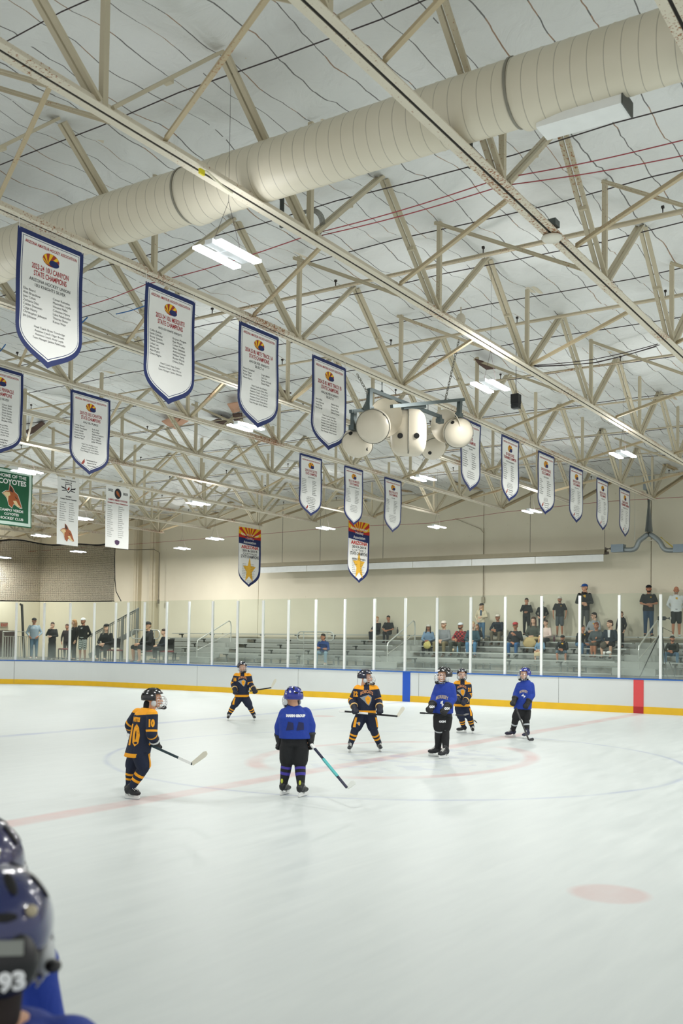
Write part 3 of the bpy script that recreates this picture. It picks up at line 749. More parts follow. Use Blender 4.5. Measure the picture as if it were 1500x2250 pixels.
for k in range(5):
    r = 0.115+0.008*k; g.tube([c+Vector((0.02*k*0.3 + r*math.cos(a)*0.85, r*math.cos(a)*0.5, 0.02 + r*1.15*math.sin(a))) for a in np.linspace(0, 6.283, 25)], 0.006, 5)
one('cable_coil', g, mat('grey_cable', '8e8e86', 0.5), 'coil of grey cable hanging on the truss below the duct', 'cable')
g = MB(); a = on_x(443, 378, -6.2); g.box(a, (0.02, 0.07, 0.05)); one('yellow_tag', g, mat('tag_yellow', 'e3d51f', 0.6), 'small yellow tag on the truss beside the duct', 'tag')
pts = [on_x(u, v, -6.22) for u, v in ((440, 372), (455, 378), (470, 392), (490, 410), (510, 424))]
g = MB(); g.tube(pts, 0.012, 6); one('white_cable', g, mat('cream_cable', 'd6d1b8', 0.6), 'cream cable drooping by the yellow tag along the truss', 'cable')

# ---- spiral duct
DY, DZ, DR = 7.93, 6.74, 0.284
duct_m = bpy.data.materials.new('duct_paint'); duct_m.use_nodes = True; N = duct_m.node_tree.nodes; L = duct_m.node_tree.links
def _m(op, a, c=None):
    n = N.new('ShaderNodeMath'); n.operation = op
    for i, x in enumerate((a, c)):
        if x is None: continue
        if hasattr(x, 'node'): L.new(x, n.inputs[i])
        else: n.inputs[i].default_value = x
    return n.outputs[0]
b = N['Principled BSDF']; b.inputs['Roughness'].default_value = 0.42
ge_ = N.new('ShaderNodeNewGeometry'); sp_ = N.new('ShaderNodeSeparateXYZ'); L.new(ge_.outputs['Position'], sp_.inputs[0])
an_ = _m('ARCTAN2', _m('SUBTRACT', sp_.outputs['Z'], DZ), _m('SUBTRACT', sp_.outputs['Y'], DY))
hx_ = _m('FRACT', _m('ADD', _m('DIVIDE', sp_.outputs['X'], 0.14), _m('DIVIDE', an_, 2*math.pi)))
ln_ = _m('LESS_THAN', hx_, 0.05)
nz_ = N.new('ShaderNodeTexNoise'); nz_.inputs['Scale'].default_value = 1.6; nz_.inputs['Detail'].default_value = 5; L.new(ge_.outputs['Position'], nz_.inputs['Vector'])
mA = N.new('ShaderNodeMix'); mA.data_type = 'RGBA'; mA.inputs['A'].default_value = lin('d6ceb8'); mA.inputs['B'].default_value = lin('e4ddca'); L.new(nz_.outputs['Fac'], mA.inputs['Factor'])
mB = N.new('ShaderNodeMix'); mB.data_type = 'RGBA'; L.new(mA.outputs['Result'], mB.inputs['A']); mB.inputs['B'].default_value = lin('a39d8b'); L.new(_m('MULTIPLY', ln_, 0.8), mB.inputs['Factor'])
L.new(mB.outputs['Result'], b.inputs['Base Color'])
dt = thing('air_duct', (-6, DY, DZ-DR), 'large round cream spiral duct crossing the top of the picture', 'duct')
breaks = [6.0, 0.6, -3.45, -7.25, -10.6, -13.9, -17.2]
for i in range(len(breaks)-1):
    a, b = breaks[i]-0.01, breaks[i+1]+0.01; r0 = DR
    g = MB(); rs = []; n = 48; m_ = int(abs(a-b)/0.02)
    for k in range(m_+1):
        x = a + (b-a)*k/m_; t = (b-x)/(b-a) if True else 0
        e = 0.0
        d = abs(x-b)                      # far end of a section sags and swells at the joint
        if d < 0.5: e = 0.035*(0.5+0.5*math.cos(math.pi*d/0.5))
        if d < 0.05: e -= 0.03*(1-d/0.05)
        rr = r0 + e*0.7; zc = DZ - e*0.7; seam_ph = 0
        ring = []
        for j in range(n):
            an = 2*math.pi*j/n
            ph = ((x*1.0/0.125) + j/n) % 1.0
            rj = rr + (0.004 if ph < 0.09 else 0.0)
            ring.append((x, DY+rj*math.cos(an), zc+rj*math.sin(an)))
        rs.append(ring)
    g.rings(rs); obj('duct_section', g, duct_m, dt, smooth=True)
    if i:
        g = MB(); x = breaks[i]
        for s in (0.0,):
            g.rings([[(x+s+q*0.012, DY+(DR+0.012)*math.cos(an), DZ+(DR+0.012)*math.sin(an)) for an in np.linspace(0, 2*math.pi, 40, endpoint=False)] for q in (-1, 1)])
        obj('hanger_strap', g, mat('strap_steel', '8b887b', 0.5, 0.1), dt)
bx = (-3.11-2.51)/2-0.0; g = MB(); g.box((-2.90, DY+0.12, DZ-DR-0.02), (0.74, 0.26, 0.11)); obj('air_outlet', g, mat('outlet_white', 'eef0ee', 0.5), dt)
g = MB(); g.box((-2.52, DY+0.12, DZ-DR-0.02), (0.012, 0.28, 0.13)); obj('outlet_end_plate', g, mat('outlet_dark', '4a4d48', 0.6), dt)
g = MB()
for k in range(22): g.box((-10.75+0.03*k, DY+0.35, 6.93), (0.014, 0.3, 0.30))
g.box((-10.43, DY+0.5, 6.93), (0.70, 0.3, 0.33))
one('louvre_grille', g, mat('grille_dark', '36403a', 0.6), 'dark louvred grille at the left edge behind the first pennant', 'grille')
# ---- hanging strut pieces and round disc fixture
for (u, v, lab) in ((619, 470, 'short dark hanger strut under the left duct section'), (1033, 335, 'short dark hanger strut under the right duct section')):
    p = on_z(u, v, 6.6); g = MB(); g.box((p.x, p.y, 6.66), (0.035, 0.035, 0.42)); one('hanger_strut', g, mat('strut_dark', '4a4f4d', 0.5, 0.5), lab, 'strut')
p = on_z(1212, 520, ZB-0.01)
t = thing('disc_fixture', (p.x, p.y, ZB-0.05), 'white round disc fixture with grey box clipped to the rusty truss at right', 'fixture')
g = MB(); n = 28; g.rings([[(p.x+r*math.cos(a), p.y+r*math.sin(a), z) for a in np.linspace(0, 2*math.pi, n, endpoint=False)] for r, z in ((0.02, ZB-0.06), (0.09, ZB-0.055), (0.115, ZB-0.03), (0.11, ZB-0.012), (0.03, ZB-0.004))]); obj('disc', g, mat('disc_white', 'e3e0d2', 0.4), t, smooth=True)
g = MB(); g.box((p.x, p.y, ZB+0.13), (0.13, 0.13, 0.07)); obj('junction_box', g, mat('jbox', '5d6463', 0.5, 0.4), t)
p = on_z(1012, 720, 6.5); g = MB(); g.ell(p+Vector((0, 0, .12)), (.07, .07, .09)); g.tube([p+Vector((0, 0, .2)), p+Vector((0, 0, .3))], .012)
one('bell_fixture', g, mat('bell_cream', 'd9d2c0', 0.5), 'small cream bell-shaped fixture on the long truss above the right chain', 'fixture')
# ---- torn insulation hanging loose
tearP = mat('bare_insulation_pink', 'c79a7f', 0.9, bump=0.6, bscale=20); tearD = mat('bare_insulation_brown', '4b342b', 0.9, bump=0.6, bscale=20)
def tear(uv, z, m, label):
    pts = [on_z(u, v, z) for u, v in uv]; g = MB(); c = sum(pts, Vector())/len(pts)
    vs = [p+Vector((0, 0, 0.05*random.uniform(-1, 1))) for p in pts] + [c-Vector((0, 0, 0.04))]; n = len(pts)
    g.add(vs+[v+Vector((0, 0, 0.02)) for v in vs], [(i, (i+1) % n, n) for i in range(n)] + [(n+1+n, n+1+(i+1) % n, n+1+i) for i in range(n)] + [(i, n+1+i, n+1+(i+1) % n, (i+1) % n) for i in range(n)])
    one('torn_insulation', g, m, label, 'insulation', 'torn bits of insulation')
tear([(355, 925), (372, 917), (400, 921), (408, 908), (428, 917), (402, 932), (385, 940), (368, 936)], 7.6, tearP, 'pinkish torn insulation patch left of the third big pennant')
tear([(455, 926), (480, 920), (520, 930), (538, 945), (505, 946), (470, 938)], 7.6, tearD, 'long dark brown tear in the insulation behind the lamp under the third pennant')
tear([(499, 885), (522, 882), (527, 905), (511, 912)], 7.6, tearP, 'pink torn insulation flap left edge of the third big pennant')
tear([(510, 911), (532, 908), (534, 930), (516, 926)], 7.6, tearD, 'square dark hole in the insulation under the pink flap')
tear([(606, 858), (622, 856), (640, 861), (625, 864), (609, 862)], 7.55, tearD, 'small dark slit in the ceiling right of the third big pennant')
tear([(55, 950), (70, 938), (92, 928), (100, 935), (80, 948), (62, 957)], 7.6, tearD, 'brown torn insulation between the two left pennants of the second row')
tear([(1043, 785), (1060, 790), (1085, 805), (1092, 812), (1068, 812), (1050, 798)], 7.55, tearD, 'dark torn hole in the ceiling above the right-hand lamp')

# ---- lamps
tube_m = emis('led_tube', 'f2f7ff', 8.0); hous = mat('lamp_housing', 'dfe3e4', 0.4)
lamp_obj = bpy.data.lights.new('led_panel', 'AREA'); lamp_obj.shape = 'RECTANGLE'; lamp_obj.size = 0.40; lamp_obj.size_y = 0.62
lamp_obj.spread = math.radians(180); lamp_obj.energy = LAMP_W; lamp_obj.color = (1.0, 0.985, 0.95)
up_obj = bpy.data.lights.new('ceiling_fill', 'AREA'); up_obj.shape = 'RECTANGLE'; up_obj.size = 0.36; up_obj.size_y = 0.6  # upward fill added to brighten the ceiling; the fixtures themselves shine down
up_obj.energy = LAMP_W*0.04; up_obj.color = (1.0, 0.985, 0.95)
def make_lamp(x, y, z, label):
    t = thing('ceiling_lamp', (x, y, z), label, 'lamp', 'hanging LED lamps')
    g = MB(); g.box((x, y, z+0.045), (0.10, 0.58, 0.05)); g.box((x, y, z+0.025), (0.34, 0.14, 0.02)); obj('housing', g, hous, t, bevel=0.006)
    for s in (-1, 1):
        g = MB(); g.box((x+s*0.135, y, z+0.012), (0.095, 0.63, 0.028)); obj('led_strip', g, tube_m, t)
    g = MB()
    for s in (-1, 1):
        g.tube([Vector((x, y+s*0.22, z+0.07)), Vector((x, y, z+0.55))], 0.003, 4)
    g.tube([Vector((x, y, z+0.55)), Vector((x, y, ZT+0.05))], 0.003, 4); obj('hanger_wire', g, wire_d, t)
    ul = bpy.data.objects.new('added_uplight', up_obj); COL.objects.link(ul); ul.parent = t; ul.location = (0, 0, 0.10); ul.rotation_euler = (math.pi, 0, 0)
    lo = bpy.data.objects.new('lamp_light', lamp_obj); COL.objects.link(lo); lo.parent = t; lo.location = (0, 0, -0.02)
    return t
LZ = 5.78
LP = [(500, 562, 'nearest and largest hanging lamp, below the duct'), (1077, 851, 'bright double-strip lamp right of the speaker cluster'),
      (540, 940, 'bright lamp peeking out below the tip of the third big pennant'), (1368, 1001, 'double-strip lamp above the small pennants at right'),
      (930, 1053, 'lamp just below the speaker cluster'), (435, 1108, 'lamp left of the row of small pennants, above the left star banner'),
      (1168, 1125, 'lamp in front of the wall between the small pennants'), (715, 1162, 'lamp in front of the wall between the two star banners'),
      (960, 1159, 'lamp in front of the wall right of the right star banner'), (400, 1206, 'small lamp low before the wall left of the left star banner'),
      (472, 1185, 'small lamp just left of the left star banner'), (172, 1213, 'lamp under the white banner in front of the net'),
      (180, 1141, 'lamp between the two white coyote banners'), (8, 1226, 'lamp at the left edge in front of the net')]
proto_l = None
for i, (u, v, lab) in enumerate(LP):
    p = on_z(u, v, LZ)
    if proto_l is None: proto_l = make_lamp(p.x, p.y, LZ, lab)
    else:
        c = copy_tree(proto_l); c.location = (p.x, p.y, LZ); c['label'] = lab
p = on_x(60, 1038, -18.7); c = copy_tree(proto_l); c.location = (-18.7, p.y, p.z); c['label'] = 'lamp glaring over the top of the green banner'
off = [(-1.7, 10.6), (-1.7, 16.7), (-1.7, 22.8), (-1.7, 28.9), (3.2, 7.6), (3.2, 13.7), (3.2, 20), (3.2, 26), (9, 10), (9, 18), (-11.1, 7.8), (-18.7, 9.5), (-24.2, 15.8), (-24.2, 9), (-30, 25), (-30, 18), (-35, 24)]  # unseen rest of the rows; left-end lamps added to brighten the corner boards
for k, (x, y) in enumerate(off):
    c = copy_tree(proto_l); c.location = (x, y, LZ); c['label'] = 'hanging LED lamp outside the picture, over the rest of the rink'
# far-row lamps boosted to brighten the far wall; fill uplight stronger past mid-hall
far_l = lamp_obj.copy(); far_l.energy = LAMP_W*2.1; mid_u = up_obj.copy(); mid_u.energy = LAMP_W*0.15; near_u = up_obj.copy(); near_u.energy = LAMP_W*0.02
for o in list(COL.objects):
    if o.type == 'LIGHT' and o.parent:
        y = o.parent.location.y
        if o.data == lamp_obj and y > 26: o.data = far_l
        elif o.data == up_obj: o.data = mid_u if y > 12 else near_u
# ================================================================ banners
ban_blue = mat('banner_blue', '112661', 0.6, var=0.05); ban_white = mat('banner_white', 'eeefec', 0.6, var=0.03, bump=0.08, bscale=5)
ink_red = mat('ink_red', 'a8232c', 0.6, var=0.02); ink_black = mat('ink_black', '26262c', 0.6, var=0.02)
ink_y = mat('ink_yellow', 'f3c321', 0.6, var=0.02); ink_o = mat('ink_orange', 'e8741f', 0.6); ink_dr = mat('ink_maroon', 'a33a22', 0.6); ink_w = mat('ink_white', 'f2f2f0', 0.6)
ban_fade = mat('banner_purple_blue', '3b3f8f', 0.6)
def shield(w, h, ins):
    pts = [(ins, -ins), (w-ins, -ins), (w-ins, -0.60*h)]
    P = [(w-ins*0.9, -0.72*h), (w-ins, -0.90*h+ins), (w/2+0.13*w, -0.935*h+ins), (w/2, -h+ins*1.35)]
    for k in range(13):
        t = k/12; c = [(1-t)**3, 3*t*(1-t)**2, 3*t*t*(1-t), t**3]
        pts.append((sum(c[i]*P[i][0] for i in range(4)), sum(c[i]*P[i][1] for i in range(4))))
    left = [(w-x, y) for x, y in pts[2:-1]][::-1]
    return pts + left
def rect(w, h, ins): return [(ins, -ins), (w-ins, -ins), (w-ins, -h+ins), (ins, -h+ins)]
class Banner:
    def __init__(s, x, y0, w, h, z, label, group, style='shield', name='banner', blue=None):
        s.x, s.y0, s.w, s.h, s.z = x, y0, w, h, z
        s.t = thing(name, (x, y0+w/2, z), label, 'banner', group)
        s.txt = []
        out = shield if style == 'shield' else rect
        if style == 'shield':
            s.layer('border', out(w, h, 0), blue or ban_blue, 0)
            s.layer('panel', out(w, h, 0.052), ban_white, 1)
            s.layer('inner_line', out(w, h, 0.066), blue or ban_blue, 2)
            s.layer('field', out(w, h, 0.073), ban_white, 3)
    def curve(s, u, v):          # cloth waves a little
        return s.x + 0.012*math.sin(4.2*u/s.w + s.y0*7) * (0.3 + (-v)/s.h) + 0.006*math.sin(9*v/s.h + s.y0*3)
    def pt(s, u, v, lift): return (s.curve(u, v) + lift, s.y0+u, s.z+v)
    def layer(s, name, poly, m, k, holes=None):
        bm = bmesh.new(); vs = [bm.verts.new((p[0], p[1], 0)) for p in poly]; bm.faces.new(vs)
        bmesh.ops.triangulate(bm, faces=bm.faces[:])
        for _ in range(7):
            es = [e for e in bm.edges if e.calc_length() > 0.085]
            if not es: break
            bmesh.ops.subdivide_edges(bm, edges=es, cuts=1)
            bmesh.ops.triangulate(bm, faces=bm.faces[:])
        bm.normal_update()
        g = MB(); co = [v.co.copy() for v in bm.verts]; bm.verts.index_update()
        fs = [tuple(v.index for v in f.verts) for f in bm.faces]; bd = [e for e in bm.edges if len(e.link_faces) == 1]
        n = len(co); f_ = 0.0012*k + 0.002; b_ = f_-0.001 if k else -0.002
        vs = [s.pt(c.x, c.y, f_) for c in co] + [s.pt(c.x, c.y, b_) for c in co]
        F = fs + [tuple(i+n for i in f[::-1]) for f in fs] + [(e.verts[0].index, e.verts[1].index, e.verts[1].index+n, e.verts[0].index+n) for e in bd]
        bm.free(); g.add(vs, F); return obj(name, g, m, s.t)
    def text(s, body, u, v, cap, width=None, col='blk', align='CENTER', bold=0.0, spacing=1.0, xs=1.0, maxw=None):
        me = text_mesh(body, cap/0.72, align, 1.0, bold*0.45, spacing, 3)
        if len(me.vertices) == 0: return
        co = np.empty(len(me.vertices)*3); me.vertices.foreach_get('co', co); co = co.reshape(-1, 3)
        nat = co[:, 0].max()-co[:, 0].min(); f = xs
        if width: f = width/nat
        if maxw and nat*f > maxw: f = maxw/nat
        g = MB(); s.txt.append((col, g))
        vs = [s.pt(u+c[0]*f, v+c[1], 0.0078) for c in co]
        g.add(vs, [tuple(p.vertices) for p in me.polygons]); bpy.data.meshes.remove(me)
    def done(s, redm=None, blkm=None, whtm=None):
        for u in (0.02, s.w-0.02):
            g = MB(); g.tube([Vector(s.pt(u, -0.015, 0.004)), Vector((s.x-0.01, s.y0+u, 6.42))], 0.004, 5); obj('cable_tie', g, ink_w, s.t)
        for col, g in s.txt: obj({'red': 'red_lettering', 'blk': 'black_lettering', 'wht': 'white_lettering'}[col], g, {'red': redm or ink_red, 'blk': blkm or ink_black, 'wht': whtm or ink_w}[col], s.t)
    def poly(s, name, pts, m, k=4): return s.layer(name, pts, m, k)
def ellipse(cx, cy, rx, ry, n=24, a0=0, a1=2*math.pi): return [(cx+rx*math.cos(a), cy+ry*math.sin(a)) for a in np.linspace(a0, a1, n, endpoint=(a1-a0) < 6.28)]
def sun_logo(b, cx, cy, rx, ry):
    b.poly('emblem', ellipse(cx, cy, rx, ry), ink_dr, 4)
    rays = MB(); ox, oy = cx-0.35*rx, cy-0.75*ry
    for k in range(6):
        a0 = math.radians(12+k*29); a1 = a0+math.radians(14)
        def hit(a):
            for t in np.linspace(0.05, 2.4, 120):
                x = ox+rx*t*math.cos(a); y = oy+ry*t*math.sin(a)
                if ((x-cx)/rx)**2+((y-cy)/ry)**2 > 0.94: break
            return (x, y)
        q = [(ox, oy), hit(a0), hit(a1)]
        rays.add([b.pt(p[0], p[1], 0.0072) for p in q], [(0, 1, 2)])
    obj('sun_rays', rays, ink_y if True else ink_o, b.t)
    blob = [p for p in ellipse(cx+0.38*rx, cy-0.45*ry, 0.60*rx, 0.52*ry, 20)]
    b.poly('emblem_blue', blob, ban_blue, 6)
    me = None; b.text('AzYHL', cx+0.42*rx, cy-0.52*ry, 0.20*ry*1.3, width=0.85*rx, col='wht', bold=0.002)
def pennant(x, y0, y1, zt, zb, label, group, head, title, sub, L, R, coach, foot=False, blue=None, small=False, name='pennant_banner'):
    w = y1-y0; h = zt-zb; b = Banner(x, y0, w, h, zt, label, group, name=name, blue=blue)
    k = w/0.92; cx = w/2
    b.text(head, cx, -0.140*k, 0.034*k, width=0.72*k, col='red', bold=0.0015)
    sun_logo(b, cx, -0.235*k, 0.115*k, 0.072*k)
    ty = -0.355*k
    for ln in title: b.text(ln, cx, ty-0.034*k, 0.060*k, col='red', bold=0.003, maxw=0.72*k, xs=0.62); ty -= 0.076*k
    for ln, big in sub:
        b.text(ln, cx, ty-0.024*k, (0.036 if big else 0.028)*k, maxw=0.72*k, xs=0.92, bold=0.0005); ty -= (0.055 if big else 0.048)*k
    n = max(len(L), len(R)); nl = max(n, 1); step = min(0.043*k, 0.36*k/nl); ty -= 0.012*k
    cap = min(0.028*k, step*0.66)
    if L: b.text('\n'.join(L), 0.095*k, ty-cap, cap, align='LEFT', spacing=step/(cap/0.72), xs=0.98)
    if R: b.text('\n'.join(R), 0.50*k, ty-cap-0.010*k, cap, align='LEFT', spacing=step/(cap/0.72), xs=0.94)
    ty -= n*step+0.045*k
    nc = max(len(coach), 1); bottom = -(h-(0.27 if foot else 0.16)*k); st2 = min(0.040*k, (ty-bottom)/nc) if ty > bottom else 0.028*k
    cap2 = min(0.0235*k, st2*0.66)
    if coach: b.text('\n'.join(coach), cx, ty-cap2, cap2, align='CENTER', spacing=st2/(cap2/0.72), xs=1.0, maxw=0.70*k)
    if foot:
        b.poly('foot_emblem', [(cx-0.20*k, -h+0.16*k), (cx-0.17*k, -h+0.21*k), (cx-0.12*k, -h+0.26*k), (cx-0.115*k, -h+0.20*k), (cx-0.15*k, -h+0.165*k)], ink_dr, 4)
        b.text('Championship Banner\nSponsored By The\nArizona Coyotes', cx+0.05*k, -h+0.235*k, 0.021*k, spacing=1.5, bold=0.001)
    b.done(); return b
G1, G2 = 'pennant banners on the front truss', 'pennant banners on the second banner truss'
AAHA = 'ARIZONA AMATEUR HOCKEY ASSOCIATION'
SC2 = 'STATE CHAMPIONS'
x = -8.65+0.03
eag = ['Head Coach: Jarod Eagles', 'Assistant Coach: Dean Allen', 'Assistant Coach: Torrey Graf', 'Assistant Coach: Jake Schmidt', 'Assistant Coach: Josh Farrell', 'Assistant Coach: Brian Jabeck', 'Team Manager: Emily Shannon']
pennant(x, 6.78, 7.68, 6.30, 4.88, 'largest pennant banner at upper left reading 2023-24 10U Canyon State Champions', G1, AAHA, ['2023-24 10U CANYON', SC2],
        [('ARIZONA HOCKEY UNION', 1), ('10U KNIGHTS SILVER', 1)], ['Elias Beard', 'Alek Braeckow', 'Juan Colon', 'Zacharia Diaz', 'Caiden Donovan', 'Caige Henry', 'Christopher Johnson', 'Jim Johnson'],
        ['Conor Knowles', 'Maximilian Leyda', 'Vincent Melin', 'Coleston Myers', 'Luke Pelekoudas', 'Thomas Shear', 'Kanoa Weir'], ['Head Coach: Bryan Trowbridge', 'Assistant Coach: Edgar Brown', 'Assistant Coach: Andy Leyda', 'Team Manager: Janine Pelekoudas'])
pennant(x, 8.68, 9.57, 6.30, 4.88, 'second largest pennant banner reading 2023-24 10U Mesquite State Champions', G1, AAHA, ['2023-24 10U MESQUITE', SC2],
        [('AHU 10U WHITE KNIGHTS', 0)], ['Collin Butkay', 'Isaiah Chhokar', 'Brody Gmeich', 'Mason Gonzales', 'Lukas Lee', 'Elliott Leib', 'Alex Madril', 'Owen Magre'],
        ['Brayson Mangum', 'Ryan Meeks', 'Colton Proffitt', 'Sibani Shabalala', 'Anthony Snitzer', 'William Vardy', 'Bryson Weres', 'Drake Ziolko'], ['Head Coach: Nate Snitzer', 'Assistant Coach: Marc Weres', 'Team Manager: Sandra Gmeich'])
pennant(x, 10.48, 11.37, 6.32, 4.92, 'pennant banner reading 2024-25 8U Mite Track 1A, with a lamp below its tip', G1, AAHA, ['2024-25 8U MITE TRACK 1A', SC2],
        [('AHU SILVER KNIGHTS', 1), ('SELECT A', 1)], ['Henry Campbell', 'Asher Eagles', 'Parker Graf', 'Mason Harris'], ['Logan Jabeck', 'Levi Lao', 'Parker Schmidt', 'David Walm'], eag)
pennant(x, 12.23, 13.16, 6.30, 4.91, 'pennant banner reading 2024-25 8U Mite Track 1B, just left of the speaker cluster', G1, AAHA, ['2024-25 8U MITE TRACK 1B', SC2],
        [('AHU SILVER KNIGHTS', 1), ('SELECT B', 1)], ['Jason Allen', 'Lucas Bernard', 'Brody Dick', 'Reid Farrell'], ['Easton Horst', 'Vincent Ivey', 'Easton Moore', 'Sullivan Turner'], eag)
def dots(n, seed):      # names too small to read: short strokes of print
    r = random.Random(seed); return [''.join(r.choice('il') for _ in range(r.randint(3, 5)))+' '+''.join(r.choice('nmu') for _ in range(r.randint(4, 7))) for _ in range(n)]
small = [(17.22, 18.14, 6.34, 4.94, 'pennant banner partly hidden by the right round speaker of the cluster', AAHA, ['CACTUS', SC2], [('ARIZONA HOCKEY UNION', 0), ('10U WHITE', 0)], False),
         (19.12, 20.06, 6.35, 4.98, 'pennant banner reading Tournament Champions, largest right of the speaker cluster', 'ARIZONA YOUTH HOCKEY LEAGUE', ['2017-2018 12U RED', 'TOURNAMENT CHAMPIONS'], [('AHU 12U BLACK KNIGHTS', 0)], True),
         (21.13, 22.12, 6.35, 4.94, 'pennant banner reading Pinnacle, fifth from the right end of the front row', AAHA, ['2019-20 10U PINNACLE', SC2], [('AHU 10U SILVER', 0)], True),
         (23.15, 24.06, 6.33, 4.96, 'pennant banner reading Cactus 10U White, third from the right end', AAHA, ['2019-20 10U CACTUS', SC2], [('AHU 10U WHITE', 0)], True),
         (25.10, 26.03, 6.32, 4.97, 'pennant banner second from the right end of the front row', AAHA, ['2018-19 10U CACTUS', SC2], [('AHU 10U SILVER', 0)], True),
         (26.97, 27.93, 6.32, 4.98, 'smallest pennant banner, last at the right end of the front row', AAHA, ['2016-2017 10U WHITE', 'TOURNAMENT CHAMPIONS'], [('ARIZONA HOCKEY UNION', 0)], True)]
for i, (a, b_, zt, zb, lab, hd, ti, su, ft) in enumerate(small):
    if i == 2: lab = 'pennant banner reading Pinnacle, fourth from the right end of the front row'
    pennant(x, a, b_, zt, zb, lab, G1, hd, ti, su, dots(8, i*3+1), dots(8, i*3+2), ['%s: %s' % (p, q) for p, q in zip(['Head Coach', 'Assistant Coach', 'Assistant Coach', 'Assistant Coach'], dots(4, i*3+3))], foot=ft, blue=ban_blue)
x = -13.6+0.03
pennant(x, 9.94, 10.87, 6.36, 4.93, 'pennant banner cut off by the left edge reading Pinnacle Silver', G2, AAHA, ['2019-20 10U PINNACLE', SC2], [('AHU 10U SILVER', 1)], [],
        ['Conor Smith', 'Mason Smith', 'Ethan Stanfey', 'Noah Stanley', 'Trevin Vargo', 'Rory Weekly', 'Brayden Willis'], ['Head Coach: Bruce Willis', 'Assistant Coach: Steve Ishu', 'Assistant Coach: Paul Manos', 'Assistant Coach: Mike Weekly', 'Team Manager: Jennifer Ishu'], foot=True)
pennant(x, 11.88, 12.83, 6.33, 4.88, 'pennant banner reading 2019-20 10U Canyon AHU 10U Purple', G2, AAHA, ['2019-20 10U CANYON', SC2], [('AHU 10U PURPLE', 1)],
        ['Joshua Amaral', 'Daniel Choohayev', 'Daniel Gioeli', 'Jason Leander', 'Carsten McCoy', 'Maddox Muth'], ['Kade Noel', 'Reid Phillips', 'Nathaniel Rayborn', 'Garrett Wage', 'Bryce Williams', 'Jaydyn Winfield'],
        ['Head Coach: Bradley Looper', 'Assistant Coach: Mark Foor', 'Assistant Coach: Austin Noitka', 'Team Manager: Vanessa Cabrera'], foot=True)
for i, (a, b_, zt, zb, lab, ti, su, ft) in enumerate([(18.79, 19.72, 6.36, 4.92, 'small pennant banner below the Mite Track 1B one, reading Cactus AHU 10U White', ['2019-20 10U CACTUS', SC2], [('AHU 10U WHITE', 0)], True),
                        (20.70, 21.6, 6.37, 4.9, 'small pennant banner overlapping the top of the right star banner', ['2021-22 10U MESQUITE', SC2], [('ARIZONA HOCKEY UNION 10U', 0)], False),
                        (22.65, 23.58, 6.37, 4.92, 'small pennant banner below the speaker cluster, last of the second row', ['2020-21 10U CACTUS', SC2], [('AHU SILVER', 0)], False)]):
    pennant(x, a, b_, zt, zb, lab, G2, AAHA, ti, su, dots(9, 50+i*3), dots(9, 51+i*3), ['%s: %s' % (p, q) for p, q in zip(['Head Coach', 'Assistant Coach', 'Assistant Coach', 'Assistant Coach', 'Manager'], dots(5, 52+i*3))], foot=ft)
# ---- two star banners
def star_banner(x, y0, w, h, zt, label, years, lines, foot):
    b = Banner(x, y0, w, h, zt, label, 'blue and yellow star banners', style='none', name='star_banner')
    k = w/1.34; cx = w/2
    b.layer('border', shield(w, h, 0), ban_blue, 0)
    sh = shield(w, h, 0.0); f = [(p[0]*0.93 if p[0] > cx else p[0], p[1]+(0.07*k if p[1] < -0.6*h else 0)) for p in shield(w, h, 0.012)]
    b.layer('field', f, ban_white, 1)
    b.layer('blue_top', [(0.0, -0.02), (w, -0.02), (w, -0.70*k), (0.0, -0.62*k)], ban_blue, 2)
    b.layer('sun_field', [(0, 0), (w, 0), (w, -0.36*k), (0, -0.30*k)], mat('flag_yellow', 'f2c01c', 0.6), 3)
    rays = MB(); ox, oy = cx, -0.42*k
    for a0 in (0, 22, 46, 70, 94, 118, 142, 166):
        pts = []
        for a in (a0, a0+11):
            t = math.radians(a); dx, dy = math.cos(t), math.sin(t)
            L_ = min(abs(cx/dx) if abs(dx) > 1e-3 else 9, abs(0.42*k/dy) if abs(dy) > 1e-3 else 9); pts.append((ox+dx*L_, oy+dy*L_))
        rays.add([b.pt(p[0], p[1], 0.0075) for p in [(ox, oy)]+pts], [(0, 1, 2)])
    obj('red_rays', rays, mat('flag_red', 'c8281e', 0.6), b.t)
    b.text('Arizona Amateur', cx, -0.30*k, 0.10*k, width=1.1*k, col='wht', bold=0.004); b.text('Hockey', cx, -0.44*k, 0.09*k, width=0.5*k, col='wht', bold=0.004)
    b.text('Association', cx, -0.60*k, 0.10*k, width=0.75*k, col='wht', bold=0.004)
    b.text('ARIZONA', cx, -0.80*k, 0.12*k, width=1.05*k, col='red', bold=0.012)
    b.text(years, cx, -0.92*k, 0.08*k, width=0.9*k, bold=0.006)
    v = -1.03*k
    for ln, big in lines:
        b.text(ln, cx, v, (0.11 if big else 0.075)*k, width=(1.08 if big else 0.85)*k, bold=0.006 if big else 0.0); v -= (0.17 if big else 0.13)*k
    st = [(cx + r*k*0.40*math.sin(a), -h*0.72 + r*k*0.52*math.cos(a)) for i in range(10) for a in [math.radians(36*i)] for r in [1.0 if i % 2 == 0 else 0.42]]
    b.poly('star', st, mat('star_gold', 'e9b63c', 0.6), 4)
    b.text('\n'.join(dots(9, int(y0*10))), cx-0.42*k, -h*0.62, 0.035*k, align='LEFT', spacing=1.3, maxw=0.36*k); b.text('\n'.join(dots(9, int(y0*10)+1)), cx+0.08*k, -h*0.62, 0.035*k, align='LEFT', spacing=1.3, maxw=0.36*k)
    if foot: b.text('Championship Banner\nSponsored By The\nArizona Coyotes', cx+0.06*k, -h*0.90, 0.030*k, spacing=1.5)
    b.done(mat('flag_red', 'c8281e', 0.6))
